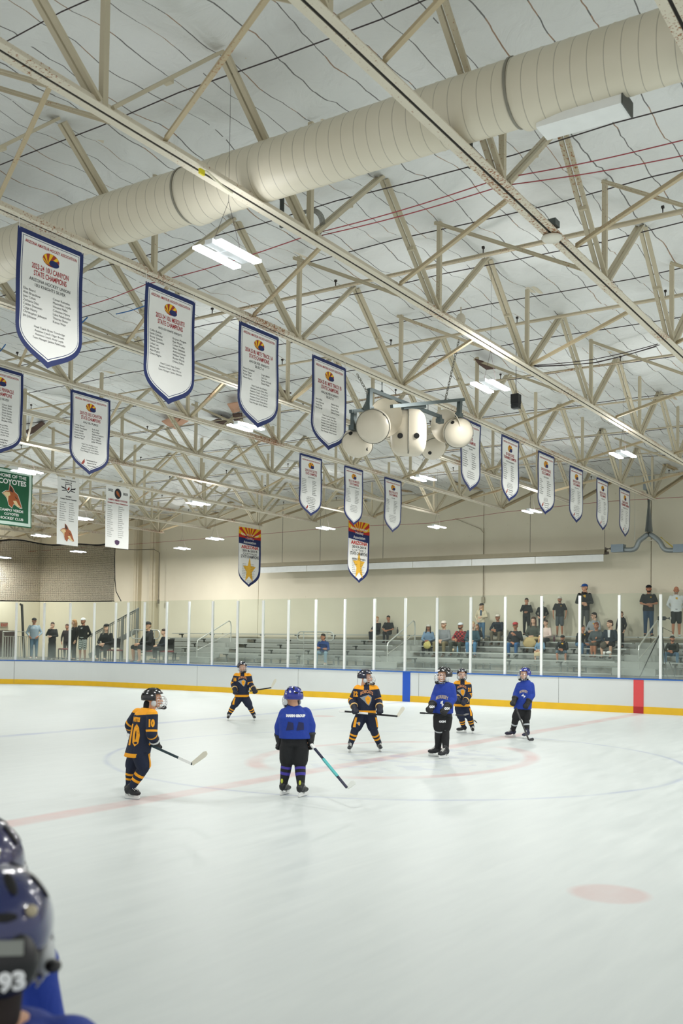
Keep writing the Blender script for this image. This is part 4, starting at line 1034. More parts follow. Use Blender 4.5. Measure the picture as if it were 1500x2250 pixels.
star_banner(-23.8, 29.12, 1.34, 2.26, 6.26, 'star banner at left reading Arizona 2014-2015 Squirt Major State Champions', '2014-2015', [('SQUIRT MAJOR', 0), ('STATE CHAMPIONS', 1)], True)
star_banner(-18.57, 28.64, 1.37, 2.15, 6.17, 'star banner at right reading Arizona 2013-2014 State Champions', '2013-2014', [('U14 TIER 2', 0), ('STATE CHAMPIONS', 1), ('ARIZONA HOCKEY UNION', 0)], False)
# ---- coyote banners: a plain fox-like head
def fox(b, cx, cy, s, k0=4):
    P = lambda pts: [(cx+p[0]*s, cy+p[1]*s) for p in pts]
    out = [(-0.48, 0.12), (-0.30, 0.24), (-0.16, 0.26), (-0.14, 0.52), (0.02, 0.40), (0.14, 0.22), (0.28, 0.14), (0.40, -0.10), (0.52, -0.38), (0.40, -0.40), (0.22, -0.32), (0.10, -0.26), (0.02, -0.44), (-0.14, -0.34), (-0.22, -0.10), (-0.30, 0.0)]
    b.poly('head_outline', P([(x*1.06+0.0, y*1.06) for x, y in out]), ink_w, k0)
    b.poly('head', P(out), mat('fox_brown', 'a85a2c', 0.6), k0+1)
    b.poly('ruff', P([(-0.45, 0.12), (-0.30, 0.20), (-0.12, 0.20), (-0.08, 0.08), (-0.18, 0.02), (-0.18, -0.18), (-0.28, 0.0)]), mat('fox_cream', 'e8cf9c', 0.6), k0+2)
    b.poly('ear', P([(-0.12, 0.24), (-0.12, 0.48), (0.00, 0.36), (0.06, 0.20)]), mat('fox_dark', '3d241c', 0.6), k0+2)
    b.poly('muzzle', P([(0.06, -0.14), (0.22, -0.12), (0.34, -0.28), (0.48, -0.38), (0.30, -0.36), (0.14, -0.26)]), mat('fox_cream', 'e8cf9c', 0.6), k0+2)
    b.poly('eye', P([(0.12, 0.08), (0.26, -0.02), (0.30, -0.06), (0.20, -0.03)]), mat('fox_dark', '3d241c', 0.6), k0+3)
green = mat('banner_green', '0f5b3a', 0.6)
x = -21.2+0.03
b = Banner(x, 16.05, 1.27, 1.47, 6.29, 'dark green banner at the left edge reading Home of the Coyotes', None, style='none')
b.layer('edge', rect(1.27, 1.47, 0), green, 0); b.layer('white_frame', rect(1.27, 1.47, 0.03), mat('frame_mint', 'cfe3d8', 0.6), 1); b.layer('field', rect(1.27, 1.47, 0.11), green, 2)
b.text('HOME OF THE', 0.63, -0.23, 0.085, width=0.86, col='wht', bold=0.006); b.text('COYOTES', 0.63, -0.40, 0.13, width=0.86, col='wht', bold=0.012)
fox(b, 0.62, -0.73, 0.62); b.text('CAMPO VERDE', 0.62, -1.10, 0.065, width=0.74, col='wht', bold=0.005); b.text('COYOTES', 0.62, -1.20, 0.060, width=0.45, col='wht', bold=0.005); b.text('HOCKEY CLUB', 0.62, -1.31, 0.065, width=0.74, col='wht', bold=0.005); b.done()
b = Banner(x, 18.16, 0.76, 1.84, 6.33, 'narrow white banner with a coyote head at the bottom, left of the pair', 'narrow white coyote banners', style='none')
b.layer('cloth', rect(0.76, 1.84, 0), ban_white, 0)
b.text('Arizona State Champions\nDivision 2B', 0.38, -0.08, 0.036, spacing=1.3, bold=0.002)
b.poly('crest', [(0.27, -0.17), (0.49, -0.17), (0.48, -0.32), (0.38, -0.42), (0.28, -0.32)], ink_black, 3); b.poly('crest_field', [(0.29, -0.19), (0.47, -0.19), (0.46, -0.31), (0.38, -0.39), (0.30, -0.31)], ink_w, 4)
b.poly('crest_mark', [(0.33, -0.33), (0.36, -0.28), (0.41, -0.23), (0.42, -0.30), (0.38, -0.34)], ink_dr, 5)
b.poly('crossed_stick', [(0.12, -0.24), (0.16, -0.26), (0.62, -0.36), (0.61, -0.38), (0.14, -0.29)], ink_black, 2); b.poly('crossed_stick', [(0.64, -0.24), (0.60, -0.26), (0.14, -0.36), (0.15, -0.38), (0.62, -0.29)], ink_black, 2)
b.text('2018-2019', 0.38, -0.53, 0.034, bold=0.003); b.text('Campo Verde Coyotes', 0.38, -0.60, 0.034, width=0.58, bold=0.003)
b.text('\n'.join(dots(9, 91)), 0.08, -0.70, 0.030, align='LEFT', spacing=1.45, maxw=0.27); b.text('\n'.join(dots(9, 92)), 0.42, -0.70, 0.030, align='LEFT', spacing=1.45, maxw=0.27)
fox(b, 0.36, -1.52, 0.52); b.done()
b = Banner(x, 19.91, 0.93, 1.78, 6.35, 'wider white banner reading 2022 2023 Campo Verde Coyotes, right of the pair', 'narrow white coyote banners', style='none')
b.layer('cloth', rect(0.93, 1.78, 0), ban_white, 0)
b.text('2022', 0.17, -0.17, 0.07, bold=0.004); b.text('2023', 0.76, -0.22, 0.07, bold=0.004)
b.poly('round_emblem', ellipse(0.46, -0.21, 0.135, 0.15), ink_black, 3); b.poly('emblem_head', [(0.38, -0.15), (0.44, -0.13), (0.50, -0.19), (0.55, -0.30), (0.47, -0.28), (0.40, -0.22)], mat('fox_brown', 'a85a2c', 0.6), 4)
b.text('CAMPO VERDE COYOTES', 0.46, -0.43, 0.05, width=0.76, col='red', bold=0.004); b.text('Division 3 State Champions', 0.46, -0.51, 0.04, width=0.80, col='red', bold=0.003)
b.text('\n'.join(dots(16, 93)), 0.07, -0.60, 0.030, align='LEFT', spacing=1.40, maxw=0.30); b.text('\n'.join(dots(16, 94)), 0.50, -0.60, 0.030, align='LEFT', spacing=1.40, maxw=0.30)
b.poly('foot_badge', [(0.36, -1.58), (0.42, -1.55), (0.50, -1.55), (0.57, -1.58), (0.55, -1.66), (0.47, -1.70), (0.38, -1.66)], mat('badge_purple', '4b2f55', 0.6), 3); b.done()

# ================================================================ speaker cluster
spk = mat('speaker_shell', 'd3cbb9', 0.4, var=0.04, vscale=2); spk_k = mat('speaker_port', '131312', 0.6); frm = mat('frame_steel', '5c6768', 0.5, 0.5); chain_m = mat('chain_steel', '8a8880', 0.4, 0.7)
SX = -7.55
def sp(u, v, dx=0.0): return on_x(u, v, SX+dx)
fr_t = thing('speaker_frame', tuple(sp(900, 885)), 'grey steel hanging frame of crossed beams carrying the white speakers', 'frame')
fb = [((812, 856), (965, 915), 0.0), ((860, 893), (1018, 878), 0.25), ((884, 896), (933, 893), 0.05)]
for (a, b_, dx) in fb:
    g = MB(); g.beam(sp(*a, dx), sp(*b_, dx), 0.05, 0.05); obj('beam', g, frm, fr_t)
for (a, b_, dx) in (((812, 855), (811, 898), 0.0), ((1010, 878), (1008, 912), 0.25), ((777, 903), (776, 940), -0.3), ((964, 912), (966, 925), 0.0)):
    g = MB(); p, q = sp(*a, dx), sp(*b_, dx); g.beam(p, q, 0.06, 0.08); g.box(q, (0.09, 0.12, 0.07)); obj('drop_bracket', g, frm, fr_t)
g = MB(); g.beam(sp(770, 904, -0.3), sp(797, 901, -0.3), 0.05, 0.05); g.beam(sp(797, 901, -0.3), sp(812, 870, 0), 0.03, 0.03); obj('side_beam', g, frm, fr_t)
def chain(u0, v0, u1, v1, dx, label, loose=0.0):
    a, b_ = sp(u0, v0, dx), sp(u1, v1, dx); n = int((a-b_).length/0.055); t = thing('chain', tuple(b_), label, 'chain', 'chains of the speaker frame')
    g = MB()
    for k in range(n):
        f = (k+0.5)/n; c = a.lerp(b_, f); d = (b_-a).normalized(); s = Vector((1, 0, 0)) if k % 2 else d.cross(Vector((1, 0, 0))).normalized()
        g.tube([c + d*0.036*math.cos(q) + s*0.017*math.sin(q) for q in np.linspace(0, 2*math.pi, 11)], 0.0055, 5)
    obj('links', g, chain_m, t)
chain(1008, 746, 977, 883, 0.2, 'steel chain slanting down to the right part of the speaker frame')
chain(784, 822, 810, 868, 0.0, 'steel chain behind the left round speakers')
for (u, v0, v1, lab) in ((839, 840, 862, 'short steel hanger under the truss at the left end of the speaker frame'), (940, 886, 905, 'short steel hanger beside the central box speaker')):
    g = MB(); a = sp(u, v0); b_ = sp(u, v1); g.tube([a, b_], 0.010, 6); g.tube([b_+Vector((0, 0.03*math.cos(q), 0.03*math.sin(q))) for q in np.linspace(0, 6.283, 11)], 0.008, 5)
    one('hanger_hook', g, frm, lab, 'hook')
# central box speaker: cushion-shaped, a dark seam down the middle and two round ports
def disk(c, nrm, r, m, name, parent, thick=0.01):
    x_, y_, d_ = basis(nrm); g = MB(); g.rings([[Vector(c)+d_*o+(x_*math.cos(a)+y_*math.sin(a))*r for a in np.linspace(0, 2*math.pi, 24, endpoint=False)] for o in (-thick, thick)]); return obj(name, g, m, parent)
c = sp(897, 951); view = (EYE-c); view.z *= 0.4; view.normalize(); side = Vector((-view.y, view.x, 0)).normalized()
t = thing('box_speaker', tuple(c-Vector((0, 0, 0.36))), 'white cushion-shaped speaker with two black ports in the centre of the cluster', 'speaker')
g = MB(); Mx = Matrix((side, Vector((view.x, view.y, 0)).normalized(), Vector((0, 0, 1)))).transposed()
secs = []
for k in range(13):
    z = -0.345+0.69*k/12; e = (1-abs(z/0.36)**3.2)**0.5; secs.append((c+Vector((0, 0, z)), side*(0.28*(0.45+0.55*e)), Mx @ Vector((0, 0.22*(0.35+0.65*e), 0))))
g.loft(secs, 32, 2.6); obj('shell', g, spk, t, smooth=True)
fwd_ = Mx @ Vector((0, 1, 0))
g = MB(); pts = []
for k in range(13):
    z = -0.345+0.69*k/12; e = (1-abs(z/0.36)**3.2)**0.5; pts.append(c+Vector((0, 0, z))+fwd_*(0.22*(0.35+0.65*e)+0.003))
g.tube(pts, 0.010, 6); obj('seam', g, mat('speaker_seam', '7b7a70', 0.6), t)
for s in (-1, 1): disk(c+fwd_*0.213+side*0.125*s+Vector((0, 0, -0.09)), fwd_, 0.042, spk_k, 'port', t)
# round speakers: bowl with flange, seam line, horn flare behind
def round_speaker(u, v, dx, r, face_u, face_v, label, ports, flare=None):
    c = sp(u, v, dx); tow = ray(u+face_u, v+face_v)*-1.0; base = (EYE-c).normalized()
    ax = (base + RIGHT*face_u + UPV*face_v).normalized()
    x_, y_, d_ = basis(ax); t = thing('round_speaker', tuple(c-Vector((0, 0, r))), label, 'speaker', 'round white speakers of the cluster')
    def lathe(prof): 
        return [[c+d_*o*r+(x_*math.cos(a)+y_*math.sin(a))*q*r for a in np.linspace(0, 2*math.pi, 36, endpoint=False)] for q, o in prof]
    g = MB(); g.rings(lathe([(0.02, 0.62), (0.30, 0.59), (0.58, 0.48), (0.80, 0.28), (0.95, 0.02), (1.0, -0.22), (0.99, -0.45), (0.90, -0.75), (0.72, -0.95), (0.4, -1.05), (0.02, -1.08)])); obj('shell', g, spk, t, smooth=True)
    g = MB(); g.tube([c+d_*(-0.10)*r+(x_*math.cos(a)+y_*math.sin(a))*0.985*r for a in np.linspace(0, 2*math.pi, 49)], 0.008, 5); obj('seam', g, mat('speaker_seam', '7b7a70', 0.6), t)
    for (pu, pv) in ports:
        pc = sp(pu, pv, dx); dr_ = (pc-EYE).normalized()
        best = None
        for k in range(400):      # march onto the shell
            q = pc - dr_*r*1.4 + dr_*r*2.8*k/400; rel = q-c; o = rel.dot(d_)/r; rad = (rel-d_*rel.dot(d_)).length/r
            lim = math.sqrt(max(0, 1-((o+0.22)/0.86)**2)) if o > -0.22 else math.sqrt(max(0, 1-((o+0.22)/0.88)**2))
            if rad < lim: best = q; break
        if best is not None: disk(best, (best-c+d_*0.2*r).normalized(), 0.030, spk_k, 'port', t, 0.008)
    if flare:
        fa = (base + RIGHT*flare[2] + UPV*flare[3]).normalized(); fc = sp(flare[0], flare[1], dx-0.18); x2, y2, d2 = basis(fa); R_ = flare[4]
        g = MB(); prof = [(1.0, 0.20), (0.985, 0.16), (0.86, -0.02), (0.6, -0.20), (0.3, -0.28), (0.28, -0.34), (0.62, -0.26), (0.9, -0.05), (1.02, 0.17)]
        rs = [[fc+d2*o*R_+(x2*math.cos(a)+y2*math.sin(a))*q*R_ for a in np.linspace(0, 2*math.pi, 36, endpoint=False)] for q, o in prof]; rs.append(rs[0]); g.rings(rs, False); obj('horn_flare', g, spk, t, smooth=True)
    return t
round_speaker(818, 938, 0.05, 0.25, -0.25, -0.20, 'white round speaker with horn flare at the left of the box speaker', [(843, 912)], (843, 917, 0.55, -0.1, 0.29))
round_speaker(784, 978, -0.35, 0.235, -0.3, -0.95, 'lower left white round speaker behind the fourth pennant', [(770, 952), (807, 986)])
round_speaker(1008, 952, 0.20, 0.25, 0.30, -0.20, 'white round speaker with horn flare at the right of the box speaker', [(994, 928)], (981, 936, -0.60, -0.15, 0.27))
round_speaker(953, 987, -0.45, 0.22, 0.45, -0.85, 'lower right white round speaker below the box speaker', [(944, 995)], (945, 962, -0.2, -0.8, 0.20))
# ---- hanging square black speaker
c = on_x(1133, 880, -7.4); t = thing('black_speaker', (c.x, c.y, c.z-0.15), 'small black box speaker hanging alone on a cable right of the cluster', 'speaker')
bk = mat('black_plastic', '15181a', 0.5)
g = MB(); g.box(c+Vector((0, 0, 0.03)), (0.155, 0.155, 0.17)); obj('body', g, bk, t, bevel=0.01)
for k in range(4):
    g = MB(); g.box(c+Vector((0, 0, -0.065-0.026*k)), (0.15-0.004*k, 0.15-0.004*k, 0.012)); obj('grille_ring', g, bk, t)
g = MB(); g.box(c+Vector((0, 0, -0.10)), (0.13, 0.13, 0.10)); obj('core', g, mat('grille_grey', '3b4144', 0.5), t)
g = MB(); g.tube([c+Vector((0, -0.05, 0.11)), c+Vector((0, 0, 0.2)), c+Vector((0, 0.05, 0.11))], 0.006, 5); g.tube([c+Vector((0, 0, 0.2)), Vector((c.x, c.y, ZT+0.02))], 0.006, 5); obj('cable', g, bk, t)

# ================================================================ heaters and flue on the far wall
galv = mat('galvanised_pipe', '9aa2a5', 0.4, 0.5, var=0.1); hy = WY-0.75
def wp(u, v): return on_y(u, v, hy)
t = thing('tube_heater', tuple(wp(950, 1240)), 'long radiant tube heater with white reflector hung along the far wall', 'heater')
a, b_ = wp(575, 1240), wp(1330, 1218)
zc = (a.z+b_.z)/2
g = MB(); L_ = b_.x-a.x
g.prism([(-0.17, -0.06), (-0.12, 0.10), (0.12, 0.10), (0.17, -0.06), (0.15, -0.065), (0.11, 0.085), (-0.11, 0.085), (-0.15, -0.065)], ((a.x+b_.x)/2, hy, zc), (0, 1, 0), (0, 0, 1), L_); obj('reflector_hood', g, mat('hood_steel', 'a49c86', 0.5, 0.2), t)
g = MB(); g.tube([Vector((a.x, hy, zc-0.02)), Vector((b_.x+0.1, hy, zc-0.02))], 0.05, 12); obj('burner_tube', g, mat('burner', '6a625a', 0.6, 0.3), t)
n = 6
for k in range(n):
    x0 = a.x+L_*k/n+0.01; x1 = a.x+L_*(k+1)/n-0.01; g = MB(); g.box(((x0+x1)/2, hy-0.19, zc-0.20), (x1-x0, 0.012, 0.24)); obj('white_shield', g, mat('shield_white', 'e3e6e4', 0.35), t)
for u in (620, 703, 841, 1164, 1328):
    p = wp(u, 1215); g = MB(); g.tube([Vector((p.x, hy, zc+0.1)), Vector((p.x, hy, 7.6))], 0.008, 5); obj('hanger_rod', g, wire_d, t)
t = thing('flue', tuple(wp(1425, 1180)), 'grey vertical flue pipe splitting into two curved branches at right', 'pipe')
p = wp(1425, 1168); g = MB(); g.tube([Vector((p.x, hy, 7.62)), p], 0.13, 18); obj('riser', g, galv, t, smooth=True)
g = MB(); q = wp(1425, 1020); g.box((q.x, hy, 7.45), (0.30, 0.28, 0.5)); obj('flashing', g, galv, t)
for s, pts in (('left', [(1425, 1172), (1412, 1182), (1403, 1190), (1397, 1203), (1388, 1208), (1370, 1208)]), ('right', [(1425, 1172), (1440, 1182), (1450, 1192), (1457, 1204), (1466, 1209), (1486, 1209)])):
    P = [wp(*q) for q in pts]; sm = []
    for i in range(len(P)-1):
        for k in range(4): 
            t_ = k/4; p0 = P[max(i-1, 0)]; p1 = P[i]; p2 = P[i+1]; p3 = P[min(i+2, len(P)-1)]
            sm.append(0.5*((2*p1)+(-p0+p2)*t_+(2*p0-5*p1+4*p2-p3)*t_*t_+(-p0+3*p1-3*p2+p3)*t_**3))
    sm.append(P[-1]); g = MB(); g.tube(sm, 0.085, 14); obj('branch', g, galv, t, smooth=True)
for u, lab in ((1358, 'grey burner box at the left end of the curved flue branch'), (1495, 'grey burner box at the right edge beyond the curved flue branch')):
    c = wp(u, 1205); g = MB(); g.box(c, (0.42, 0.30, 0.26)); o = one('burner_box', g, mat('burner_blue', '8795a0', 0.45, 0.3), lab, 'box')
    if u == 1358:
        g = MB(); g.tube([c+Vector((-0.22, 0, 0)), c+Vector((-0.45, 0, 0))], 0.06, 10); one('flange', g, mat('burner', '6a625a', 0.6, 0.3), 'dark coupling between the heater tube and the burner box', 'pipe')
pp = mat('white_pipe', 'd8d6c8', 0.5)
g = MB(); g.tube([wp(1394, 1040), wp(1394, 1187), wp(1450, 1187)], 0.02, 6); one('thin_pipe', g, pp, 'thin white gas pipe beside the vertical flue', 'pipe')
yl = mat('gas_yellow', 'c9b13a', 0.5); g = MB(); g.tube([wp(1451, 1180), wp(1465, 1192), wp(1480, 1204)], 0.018, 6); one('gas_hose', g, yl, 'yellow gas hose right of the flue branches', 'hose')
g = MB(); g.tube([on_y(1063, 1160, WY-0.05), on_y(1063, 1316, WY-0.05)], 0.012, 5); g.tube([on_y(1000, 1140, WY-0.05), on_y(1055, 1162, WY-0.05), on_y(1063, 1172, WY-0.05)], 0.012, 5); g.box(on_y(1061, 1318, WY-0.06), (0.12, 0.06, 0.22)); one('conduit', g, mat('conduit_paint', 'a79d87', 0.6), 'thin conduit with a switch box on the wall above the woman in cream', 'conduit')
for (pts, lab) in ((((228, 1206), (300, 1208), (338, 1207), (350, 1214), (348, 1320)), 'thin conduit bending down on the wall above the bearded man'),):
    g = MB(); g.tube([on_y(u, v, WY-0.3) for u, v in pts], 0.015, 5); g.box(on_y(348, 1322, WY-0.3), (0.08, 0.05, 0.2)); one('conduit', g, mat('conduit_dark', '6a6456', 0.6), lab, 'conduit')
cordp = [on_y(u, v, WY-1.05) for u, v in ((60, 1212), (330, 1193), (560, 1175), (760, 1157), (940, 1150), (1110, 1125), (1330, 1102), (1500, 1092))]
g = MB(); g.tube(cordp, 0.008, 5); one('wall_cord', g, wire_r, 'long red cord strung in front of the upper far wall', 'cord')
# ================================================================ figures
SKIN = {'light': 'd9a688', 'tan': 'b98062', 'fair': 'e3b79c', 'brown': '9a6a4b'}
def skin(k): return mat('skin_'+k, SKIN[k], 0.55, var=0.05)
eye_m = mat('eye_dark', '2a201c', 0.4); lip_m = mat('lip', 'a8605a', 0.5)
def rotz(a): return Matrix.Rotation(a, 3, 'Z')
def make_hand():
    """relaxed right hand, wrist at origin, fingers along -Z, palm facing -Y, thumb towards -X"""
    g = MB(); g.cap((0, 0, 0.0), (0, -0.004, -0.045), 0.026, 0.030); g.ell((0, -0.004, -0.062), (0.040, 0.017, 0.048)); g.ell((0.0, 0, -0.03), (0.030, 0.018, 0.03))
    for i, (x, L1) in enumerate(((-0.030, 0.034), (-0.010, 0.040), (0.010, 0.037), (0.029, 0.028))):
        a = Vector((x, -0.004, -0.098)); b = a+Vector((x*0.10, -0.010, -L1)); c = b+Vector((0, -0.018, -L1*0.62)); d = c+Vector((0, -0.016, -L1*0.30))
        g.cap(a+Vector((0, 0, 0.02)), b, 0.0098, 0.0088, 8); g.cap(b, c, 0.0088, 0.008, 8); g.cap(c, d, 0.008, 0.0068, 8)
    g.cap((-0.026, -0.008, -0.035), (-0.052, -0.020, -0.066), 0.014, 0.011, 8); g.cap((-0.052, -0.020, -0.066), (-0.058, -0.032, -0.092), 0.0105, 0.0085, 8)
    return vox(g, 0.0052, 2, 'hand')
HAND = make_hand()
def make_head(seed=0, hairless=False):
    g = MB(); g.ell((0, 0.008, 0.035), (0.074, 0.093, 0.085)); g.ell((0, -0.018, -0.025), (0.060, 0.070, 0.078)); g.ell((0, -0.048, -0.075), (0.030, 0.028, 0.024))
    g.cap((0, -0.086, 0.010), (0, -0.101, -0.022), 0.008, 0.013, 8); g.ell((0, -0.078, -0.048), (0.024, 0.014, 0.010)); g.ell((0, -0.080, 0.034), (0.052, 0.012, 0.010))
    for s in (-1, 1):
        g.ell((s*0.076, 0.010, -0.005), (0.012, 0.020, 0.032)); g.ell((s*0.038, -0.060, -0.018), (0.022, 0.020, 0.02))
    g.cap((0, 0.02, -0.05), (0, 0.035, -0.15), 0.052, 0.055, 12)
    return vox(g, 0.0075, 3, 'head')
HEAD = make_head()
def hand_matrix(w, e, side, palm):
    """wrist w, elbow e: fingers continue the forearm"""
    z = (Vector(e)-Vector(w)).normalized(); y = -Vector(palm); y = (y - z*y.dot(z)).normalized(); x = y.cross(z)
    M = Matrix.Identity(4)
    for i in range(3): M[i][0] = x[i]*side; M[i][1] = y[i]; M[i][2] = z[i]; M[i][3] = w[i]
    return M
class Fig: pass
def bodyframe(F, rz):
    F.R = rotz(rz)
def spectator(label, u, vfoot, vhead, Y=None, pose='stand', face=0.0, arms='down', look=None, tone='light', shirt='1b1d20', pants='23262c', shoes='e4e4e0',
              hair=('3a2a20', 'short'), hat=None, shorts=None, sleeve='long', hood=False, lean=0.0, seat=None, build=1.07, logo=None, kid=False, skirt=None, h=None, name='person', beard=None, group=None, foot_z=None, knees=None, open_=None, glasses=False):
    """u: where the figure stands across the picture; standing figures on foot_z, seated ones on 'seat'"""
    t0 = math.radians(33.3*0.25)+math.radians(face)
    if pose == 'sit':
        p = on_y(u, 1400, Y); sz = seat; base = Vector((p.x, Y, sz))
        zt = on_y(u, vhead, Y-0.05).z
        s = (zt-sz)/(0.90 - 0.10*lean)
    else:
        fz = foot_z; p = on_y(u, 1400, Y); base = Vector((p.x, Y, fz)); zt = on_y(u, vhead, Y).z; s = (zt-fz)/1.775
    R = rotz(t0); R4 = R.to_4x4()
    def W(v): return base + R @ (Vector(v)*s)
    b = build; J = {}
    if pose == 'stand':
        J['pel'] = (0, 0.0, 0.93); J['chest'] = (0, 0.0-lean*0.10, 1.28); J['neck'] = (0, 0.005-lean*0.16, 1.47); J['head'] = (0, -0.015-lean*0.2, 1.625)
        for sd in (-1, 1):
            J['hip', sd] = (sd*0.085, 0, 0.90); J['kn', sd] = (sd*0.10, -0.02, 0.50); J['an', sd] = (sd*0.105, 0.01, 0.09); J['toe', sd] = (sd*0.13, -0.15, 0.035)
    else:
        lz = 0.03; fwd = -0.28*lean
        J['pel'] = (0, 0.0, 0.10); J['chest'] = (0, fwd*0.6, 0.42); J['neck'] = (0, fwd, 0.60-0.07*lean); J['head'] = (0, fwd-0.04, 0.765-0.10*lean)
        fz_ = -0.40
        for sd in (-1, 1):
            sp_ = 0.14 if knees is None else knees
            J['hip', sd] = (sd*0.09, -0.03, 0.08); J['kn', sd] = (sd*sp_, -0.43, 0.09); J['an', sd] = (sd*(sp_-0.01), -0.40, fz_+0.09); J['toe', sd] = (sd*(sp_+0.01), -0.55, fz_+0.035)
    c = Vector(J['neck']); shz = c.z-0.072
    for sd in (-1, 1):
        J['sh', sd] = (sd*0.185*b, c.y+0.01, shz)
    k = Vector(J['pel']).z
    A = {'down': ((0.27, 0.02, -0.29), (0.26, -0.05, -0.53)), 'pocket': ((0.29, 0.06, -0.27), (0.185, -0.13, -0.42)), 'front': ((0.25, -0.04, -0.27), (0.05, -0.24, -0.33)),
         'cross': ((0.25, -0.06, -0.26), (-0.06, -0.19, -0.24)), 'lap': ((0.25, -0.10, -0.27), (0.06, -0.33, -0.36)), 'knees': ((0.24, -0.16, -0.25), (0.05, -0.38, -0.30)),
         'back': ((0.27, 0.08, -0.28), (0.12, 0.14, -0.45)), 'cup': ((0.25, -0.08, -0.24), (0.05, -0.19, 0.06)), 'chest': ((0.25, -0.05, -0.25), (0.06, -0.22, -0.10)), 'hang': ((0.27, 0.0, -0.28), (0.27, -0.10, -0.50)),
         'reach': ((0.28, -0.18, -0.16), (0.30, -0.42, -0.14)), 'up': ((0.28, -0.12, -0.1), (0.14, -0.2, 0.06))}
    aa = arms if isinstance(arms, tuple) else (arms, arms)
    for sd, nm in ((-1, aa[0]), (1, aa[1])):
        e, w_ = A[nm]
        if pose == 'sit' and nm in ('down', 'pocket'): e, w_ = A['lap']
        J['el', sd] = (sd*e[0]*b**0.5, c.y+e[1]+lean*-0.03, shz+e[2]); J['wr', sd] = (sd*w_[0], c.y+w_[1]-(0.02 if sd > 0 else 0), shz+w_[2]+(0.03 if sd > 0 and nm in ('cross', 'lap', 'front', 'knees') else 0))
    P = {kk: W(v) for kk, v in J.items()}
    root = thing(name, (base.x, base.y, base.z if pose == 'stand' else base.z-0.02), label, 'person', group)
    # --- body: one continuous skin
    g = MB(); up = Vector((0, 0, 1)); X = R @ Vector((1, 0, 0)); Yv = R @ Vector((0, 1, 0))
    def torso(gb, inf=1.0, z0=None):
        a, m_, n_ = P['pel'], P['chest'], P['neck']
        gb.loft([(a-up*0.05*s, X*0.150*s*b*inf, Yv*0.100*s*inf), (a+(m_-a)*0.35, X*0.145*s*b*inf, Yv*0.098*s*b*inf), (m_, X*0.172*s*b*inf, Yv*0.112*s*b*inf), (n_-up*0.115*s, X*0.165*s*b*inf, Yv*0.100*s*inf), (n_-up*0.06*s, X*0.125*s*b*inf, Yv*0.085*s*inf), (n_-up*0.015*s, X*0.070*s*inf, Yv*0.062*s*inf)], 18, 2.3)
    torso(g, 0.94)
    for sd in (-1, 1):
        g.cap(P['sh', sd]-X*sd*0.03*s, P['el', sd], 0.050*s, 0.038*s); g.cap(P['el', sd], P['wr', sd], 0.038*s, 0.026*s)
        g.cap(P['hip', sd], P['kn', sd], 0.080*s*b**0.5, 0.055*s); g.cap(P['kn', sd], P['an', sd].lerp(P['kn', sd], 0.45), 0.054*s, 0.053*s); g.cap(P['an', sd].lerp(P['kn', sd], 0.5), P['an', sd], 0.053*s, 0.036*s)
        g.cap(P['an', sd], P['toe', sd], 0.036*s, 0.028*s)
    g.cap(P['neck'], P['head']-up*0.06*s, 0.052*s, 0.050*s)
    bm_ = vox(g, 0.018*s, 2, 'body')
    out = MB(); mesh_into(out, bm_); bpy.data.meshes.remove(bm_)
    lk = t0 if look is None else math.radians(33.3*0.25)+math.radians(look)
    HM = Matrix.Translation(P['head']) @ (rotz(lk)).to_4x4() @ Matrix.Rotation(-0.18 if lean > 0.5 else 0.0, 4, 'X') @ Matrix.Scale(s*1.15, 4)
    mesh_into(out, HEAD, HM)
    for sd in (-1, 1):
        pm = (R @ Vector((-sd*0.6, 0.6, 0))) if aa[0 if sd < 0 else 1] not in ('down', 'hang') else (R @ Vector((-sd, 0.1, 0)))
        mesh_into(out, HAND, hand_matrix(P['wr', sd], P['el', sd], sd, pm) @ Matrix.Scale(s, 4))
    out.mi = 1
    for sd in (-1, 1): out.ell(HM @ Vector((sd*0.030, -0.083, 0.012)), (0.012*s, 0.008*s, 0.007*s), None, 8, 6)
    out.mi = 2; out.ell(HM @ Vector((0, -0.092, -0.046)), (0.020*s, 0.008*s, 0.006*s), None, 8, 6)
    obj('body', out, [skin(tone), eye_m, lip_m], root, smooth=True)
    def cloth(nm, gb, colr, vx=0.016, var=0.12, rough=0.85, logo_m=None):
        me = vox(gb, vx*s, 3, nm); m_ = colr if not isinstance(colr, str) else mat('cloth_'+colr, colr, rough, var=var, vscale=9, bump=0.35, bscale=22)
        return obj(nm, me, m_, root, smooth=True)
    # --- top
    g = MB(); torso(g, 1.10)
    hem = P['pel']-up*(0.02*s if pose == 'stand' else -0.01*s)
    if pose == 'stand': g.loft([(hem-up*0.05*s, X*0.170*s*b, Yv*0.118*s), (hem+up*0.08*s, X*0.168*s*b, Yv*0.118*s)], 18, 2.3)
    for sd in (-1, 1):
        g.cap(P['sh', sd]-X*sd*0.03*s, P['el', sd], 0.064*s, 0.052*s if sleeve == 'long' else 0.058*s)
        if sleeve == 'long': g.cap(P['el', sd], P['wr', sd].lerp(P['el', sd], 0.10), 0.051*s, 0.036*s)
        elif sleeve == 'short': pass
    if sleeve == 'short':
        g2 = MB(); torso(g2, 1.10)
        if pose == 'stand': g2.loft([(hem-up*0.05*s, X*0.170*s*b, Yv*0.118*s), (hem+up*0.08*s, X*0.168*s*b, Yv*0.118*s)], 18, 2.3)
        for sd in (-1, 1): g2.cap(P['sh', sd]-X*sd*0.03*s, P['sh', sd].lerp(P['el', sd], 0.72), 0.064*s, 0.062*s)
        g = g2
    if hood:
        g.ell(P['neck']+Yv*0.075*s+up*0.0*s, (0.105*s, 0.065*s, 0.055*s), R)
        g.ell(P['neck']-Yv*0.03*s-up*0.015*s, (0.085*s, 0.07*s, 0.030*s), R)
    top = cloth('top', g, shirt)
